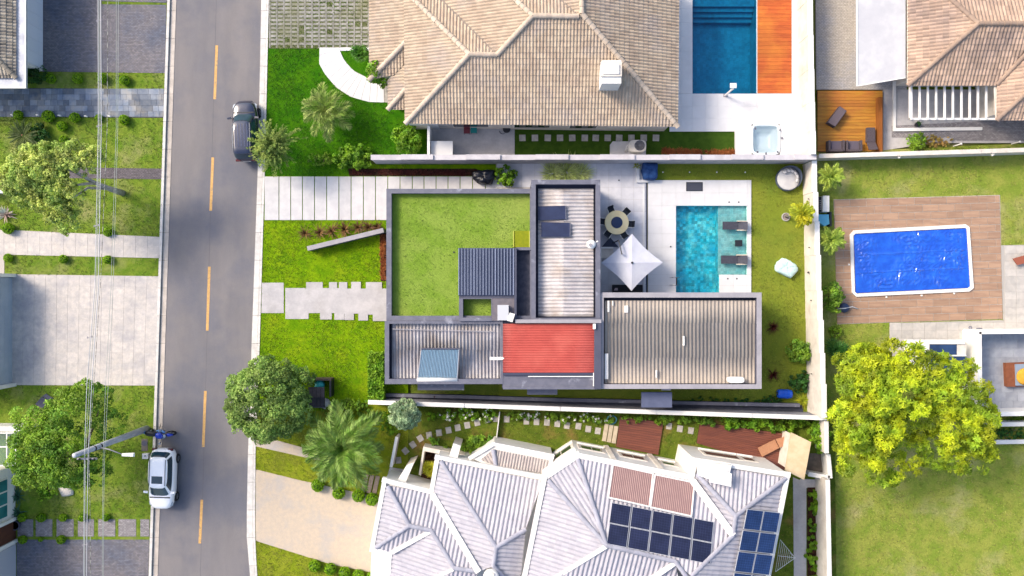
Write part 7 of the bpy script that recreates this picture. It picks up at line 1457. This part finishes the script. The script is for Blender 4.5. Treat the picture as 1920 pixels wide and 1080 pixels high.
fb = thing('pool_equipment', 'white pool machine with a slatted front beside the corner palm', 'equipment', P(1545, 386)); MB().rect(1543, 367, 1555, 397, .0, .7).build('casing', WHITE, fb); MB().rect(1534, 369, 1542.5, 397, .0, .45).build('frame', BLACKM, fb); [MB().rect(1537, 375 + i * 4, 1541.5, 377 + i * 4, .46, .49).build('slat', GREYL, fb) for i in range(5)]
wbx = thing('water_tub', 'light blue plastic tub below the pool machine', 'tub', P(1545, 412)); MB().pp([(1531, 402), (1554, 402), (1555, 420), (1546, 424), (1533, 415)], .0, .42).build('tub_body', mat('light_blue_plastic_tub', (104, 188, 224), rough=.35, alb=.8), wbx); MB().rect(1556, 397, 1559.5, 424, 0, .5).build('side_rail', BLACKM, wbx)
pb2 = thing('pool_pump', 'dark round pump with a white pipe on the brown deck corner', 'pump', P(1581, 578)); MB().lathe([(.3, 0), (.36, .12), (.32, .3), (.1, .36)], 20, P(1581, 577)).build('body', mat('dark_blue_plastic', (60, 76, 112), rough=.5), pb2, True); MB().path([P(1570, 579, .3), P(1585, 578, .36), P(1598, 575, .2), P(1608, 579, .1)], .035, 6).build('pipe', WHITE, pb2, True)
fl = thing('patio_lounger', 'reddish lounger end at the patio edge behind the covered pool', 'lounger', P(1915, 485)); Tn = mat('terracotta_sling', (168, 96, 72), rough=.7); MB().pp([(1899, 485), (1960, 468), (1966, 482), (1908, 497)], .35, .42).build('bed', Tn, fl); [MB().tube(P(x, y, .05), P(x, y, .35), .03).build('leg', Tn, fl) for x, y in ((1904, 487), (1911, 493), (1950, 475), (1954, 482))]
dbd = thing('daybed', 'brown timber daybed with a yellow cushion on the walled patio', 'daybed', P(1905, 703)); WB = mat('warm_timber', (158, 94, 60), (142, 82, 52), scale=4, rough=.6, fine=.1); MB().pp([(1886.5, 681), (1980, 678), (1982, 724), (1888.5, 725)], .07, .42).build('frame', WB, dbd)
MB().pp([(1886, 680.5), (1902.5, 680), (1904, 725), (1888, 725.5)], .42, .5).build('side_shelf', WB, dbd); MB().pp([(1903.5, 683), (1976, 681), (1978, 722), (1904.8, 723)], .42, .56).build('mattress', mat('blue_grey_cushion', (156, 172, 192), rough=.9), dbd); c = P(1921, 706, .6); MB().lathe([(.55, -.03), (.6, .03), (.5, .12), (.1, .15)], 28, c).build('cushion', mat('yellow_fabric', (240, 184, 62), (230, 170, 50), scale=3, rough=.85), dbd, True)
for i, (x, y) in enumerate(((1818.5, 614.5), (1836, 616.5))):
    t = thing('patio_fixture', ('round grey drain ring on the pale patio' if i == 0 else 'short dark slot drain on the pale patio'), 'drain', P(x, y)); (MB().lathe([(.13, .05), (.13, .07), (.09, .07), (.09, .05)], 20, P(x, y)).build('ring', GREYC, t) if i == 0 else MB().rect(1831, 615.5, 1841, 617.5, .05, .065).build('slot', GREYM, t)); (MB().lathe([(.085, .05), (.085, .058)], 16, P(x, y)).build('cover', GREYL, t) if i == 0 else ring(MB(), (1830.4, 614.9, 1841.6, 618.1), (1831, 615.5, 1841, 617.5), .05, .068, .06).build('frame', GREYC, t))
# ============================================================ lounge deck of the pergola plot
ld = struct('timber_deck', MB().pp([(1532, 170), (1655, 170), (1655, 282), (1536, 285)], -.05, .12), MATS['under_deck'], 'golden timber deck with wicker seats'); GOLD = mat('golden_timber', (206, 146, 52), (190, 126, 44), scale=3, rough=.6, fine=.1, fscale=10, rnd=.14, stretch=(.3, 3, 1), c3=(196, 120, 56), s3=.4)
for i in range(19): MB().rect(1533, 170.2 + i * 6, 1655, 175.8 + i * 6, .1, .155 + .002 * (i % 3)).build('plank', GOLD, ld)
dw = thing('deck_screen', 'brown timber edge board of the golden deck', 'screen', P(1652, 230)); [MB().rect(1647.5 + k * 2.6, 182, 1649.7 + k * 2.6, 284, .1, .6 + .12 * k).build('board', mat('screen_timber', (150, 92, 40), rough=.6), dw) for k in range(3)]
WIC = mat('purple_grey_wicker', (96, 86, 92), (80, 72, 80), scale=14, rough=.8, fine=.12, fscale=30)
def bx(name, label, cat, pts, z0, z1, parts, loc):
    t = thing(name, label, cat, P(*loc)); return t
ot = thing('wicker_bench', 'dark wicker bench set at an angle on the golden deck', 'bench', P(1571, 218)); MB().pp([(1552, 229), (1575, 199), (1588, 208), (1566, 238)], .2, .62).build('seat', WIC, ot); MB().pp([(1552.5, 229), (1575, 199.7), (1587, 208), (1566, 237)], .62, .68, .68).build('cushion', mat('mauve_cushion', (112, 100, 108), rough=.9), ot); [MB().tube(P(x, y, .15), P(x, y, .2), .04).build('foot', BLACKM, ot) for x, y in ((1555, 228), (1574, 203), (1583, 209), (1566, 233))]
for i, x in enumerate((1554, 1587)):
    t = thing('wicker_armchair', 'dark wicker armchair on the golden deck, ' + ('nearer the boundary wall' if i == 0 else 'nearer the wicker chaise'), 'armchair', P(x + 14, 273), 0, 'armchairs on the golden deck'); MB().rect(x + 4, 264.5, x + 26, 282, .15, .45).build('seat', mat('grey_cushion', (106, 98, 112), rough=.9), t)
    MB().rect(x, 263, x + 3.5, 283, .15, .7).build('armrest', WIC, t); MB().rect(x + 26.5, 263, x + 30, 283, .15, .7).build('armrest', WIC, t); MB().rect(x + 3.7, 280, x + 26.3, 283.5, .15, .85).build('backrest', WIC, t)
t = thing('wicker_chaise', 'slim wicker chaise at the deck edge beside the armchairs', 'chaise', P(1633, 262)); MB().pp([(1626.5, 239), (1641, 239), (1641.5, 266), (1626, 266)], .2, .5).build('bed', WIC, t); A = [P(1626, 266.5, .5), P(1641.5, 266.5, .5), P(1647, 280, .95), P(1630, 281, .95)]; MB().add(A + [v + Vector((0, 0, -.1)) for v in A], [(3, 2, 1, 0), (4, 5, 6, 7), (0, 1, 5, 4), (1, 2, 6, 5), (2, 3, 7, 6), (3, 0, 4, 7)]).build('backrest', WIC, t)
for i, (x, y) in enumerate(((1788, 274), (1896.5, 270))):
    t = thing('garden_post', 'short white post behind the garden wall, ' + ('nearer the garden mound' if i == 0 else 'farther along the wall'), 'post', P(x, y), 0, 'white posts behind the wall'); c = P(x, y); MB().tube(c, c + Vector((0, 0, .9)), .05).build('shaft', WHITE, t); MB().lathe([(.07, .9), (.07, .96), (.03, .98)], 10, c).build('cap', WHITE, t)
for i, (x, y) in enumerate(((1686, 292), (1861, 287.5))):
    t = thing('wall_camera', 'small white fitting on the lawn side of the garden wall, ' + ('nearer the palms' if i == 0 else 'above the patio end'), 'wall fitting', P(x, y, 1.2), 0, 'fittings on the garden wall'); c = P(x, y, 1.35); MB().box(c.x - .08, c.y - .1, c.z - .08, c.x + .08, c.y + .22, c.z + .08).build('bracket', OFFW, t); MB().lathe([(.05, -.08), (.09, -.04), (.09, .04), (.04, .08)], 12, c + Vector((.0, -.1, 0))).build('lens_housing', WHITE, t)
t = thing('garden_shrub_pot', 'small dark pot with a plant behind the pergola post', 'pot', P(1718, 234)); c = P(1718, 234); MB().lathe([(.14, .02), (.19, .3), (.16, .3)], 14, c).build('pot', BLACKM, t); place('leaves', spiky_mesh('pot_leaves', LF_DEEP, 14, .35, .04, (.4, 1.3), .4, 90), t, (0, 0, .28))

# ============================================================ grass blades on the lawns
bpy.context.view_layer.update()
from mathutils.bvhtree import BVHTree
BV, BP_, BO = [], [], []
for ob in list(C.objects):                                   # everything but foliage and fine roofing, as one tree to look down on
    if ob.type != 'MESH' or len(ob.data.polygons) > 6000: continue
    mw = np.array(ob.matrix_world); me = ob.data; co = np.empty(len(me.vertices) * 3, np.float32); me.vertices.foreach_get('co', co)
    w = np.c_[co.reshape(-1, 3), np.ones(len(co) // 3)] @ mw.T; base = len(BV); BV.extend(map(tuple, w[:, :3].tolist()))
    for pg_ in me.polygons: BP_.append([base + i for i in pg_.vertices]); BO.append(ob.name)
TREE = BVHTree.FromPolygons(BV, BP_, all_triangles=False)
def sow(lawn, n, box, c, c2, seed, ln=.13, z=None):
    """short tufts wherever the open lawn is what the sky sees; one mass per lawn"""
    rng = np.random.default_rng(seed); x0, y0, x1, y1 = wr(*box); pts = []
    X = rng.uniform(x0, x1, n); Y = rng.uniform(y0, y1, n)
    for x, y in zip(X, Y):
        if mn.noise(Vector((x * .35, y * .35, seed))) * 1.2 + rng.random() < .25: continue
        loc, nor, idx, dist = TREE.ray_cast(Vector((x, y, 40)), Vector((0, 0, -1)))
        if loc is not None and BO[idx] == lawn.name: pts.append(loc)
    if not pts: return
    A = np.array(pts); k = 4; n_ = len(A); V = []; 
    for i in range(k):
        a = rng.uniform(0, 6.283, n_); l = ln * rng.uniform(.5, 1.2, n_); d = np.stack([np.cos(a), np.sin(a), np.zeros(n_)], 1); s = np.stack([-np.sin(a), np.cos(a), np.zeros(n_)], 1) * .02
        V += [A + s, A - s, A + d * l[:, None] * .7 + np.array([0, 0, 1]) * (l * .55)[:, None]]
    V = np.stack(V, 1).reshape(-1, 3); org = WL[lawn.name]; V = V - np.array(org); F = np.arange(len(V)).reshape(-1, 3)
    me = bpy.data.meshes.new('grass_blades'); me.from_pydata(V.tolist(), [], F.tolist()); tv = np.repeat(rng.random(n_), k).astype(np.float32)
    at = me.attributes.new('tint', 'FLOAT', 'FACE'); at.data.foreach_set('value', tv)
    me.materials.append(leafm('blade_' + str(seed), c, c2, tint=.4, sc=.8, alb=.72)); o = place('grass_blades', me, lawn); o['kind'] = 'stuff'
sow(lawn_m, 15000, (480, 305, 770, 780), (122, 166, 12), (158, 184, 24), 1)
sow(lawn_u, 11000, (490, 88, 830, 332), (66, 132, 10), (92, 148, 16), 2)
sow(lawn_b, 9000, (470, 770, 770, 1100), (150, 166, 40), (168, 172, 64), 3)
sow(lawn_l, 24000, (-20, -20, 320, 1100), (122, 154, 50), (150, 162, 74), 4)
sow(lawn_r, 15000, (1512, 285, 1960, 1110), (158, 172, 72), (178, 176, 96), 5)
sow(lawn_s, 11000, (730, 750, 1570, 1100), (108, 130, 42), (140, 140, 60), 6)
sow(gp, 4000, (500, -20, 700, 92), (110, 140, 50), (130, 140, 80), 7)
sow(rl, 4500, (700, 330, 1010, 620), (136, 170, 60), (152, 180, 76), 8, .08)
sow(lawn_t, 14000, (1200, 300, 1520, 775), (140, 154, 50), (152, 160, 62), 9, .09)
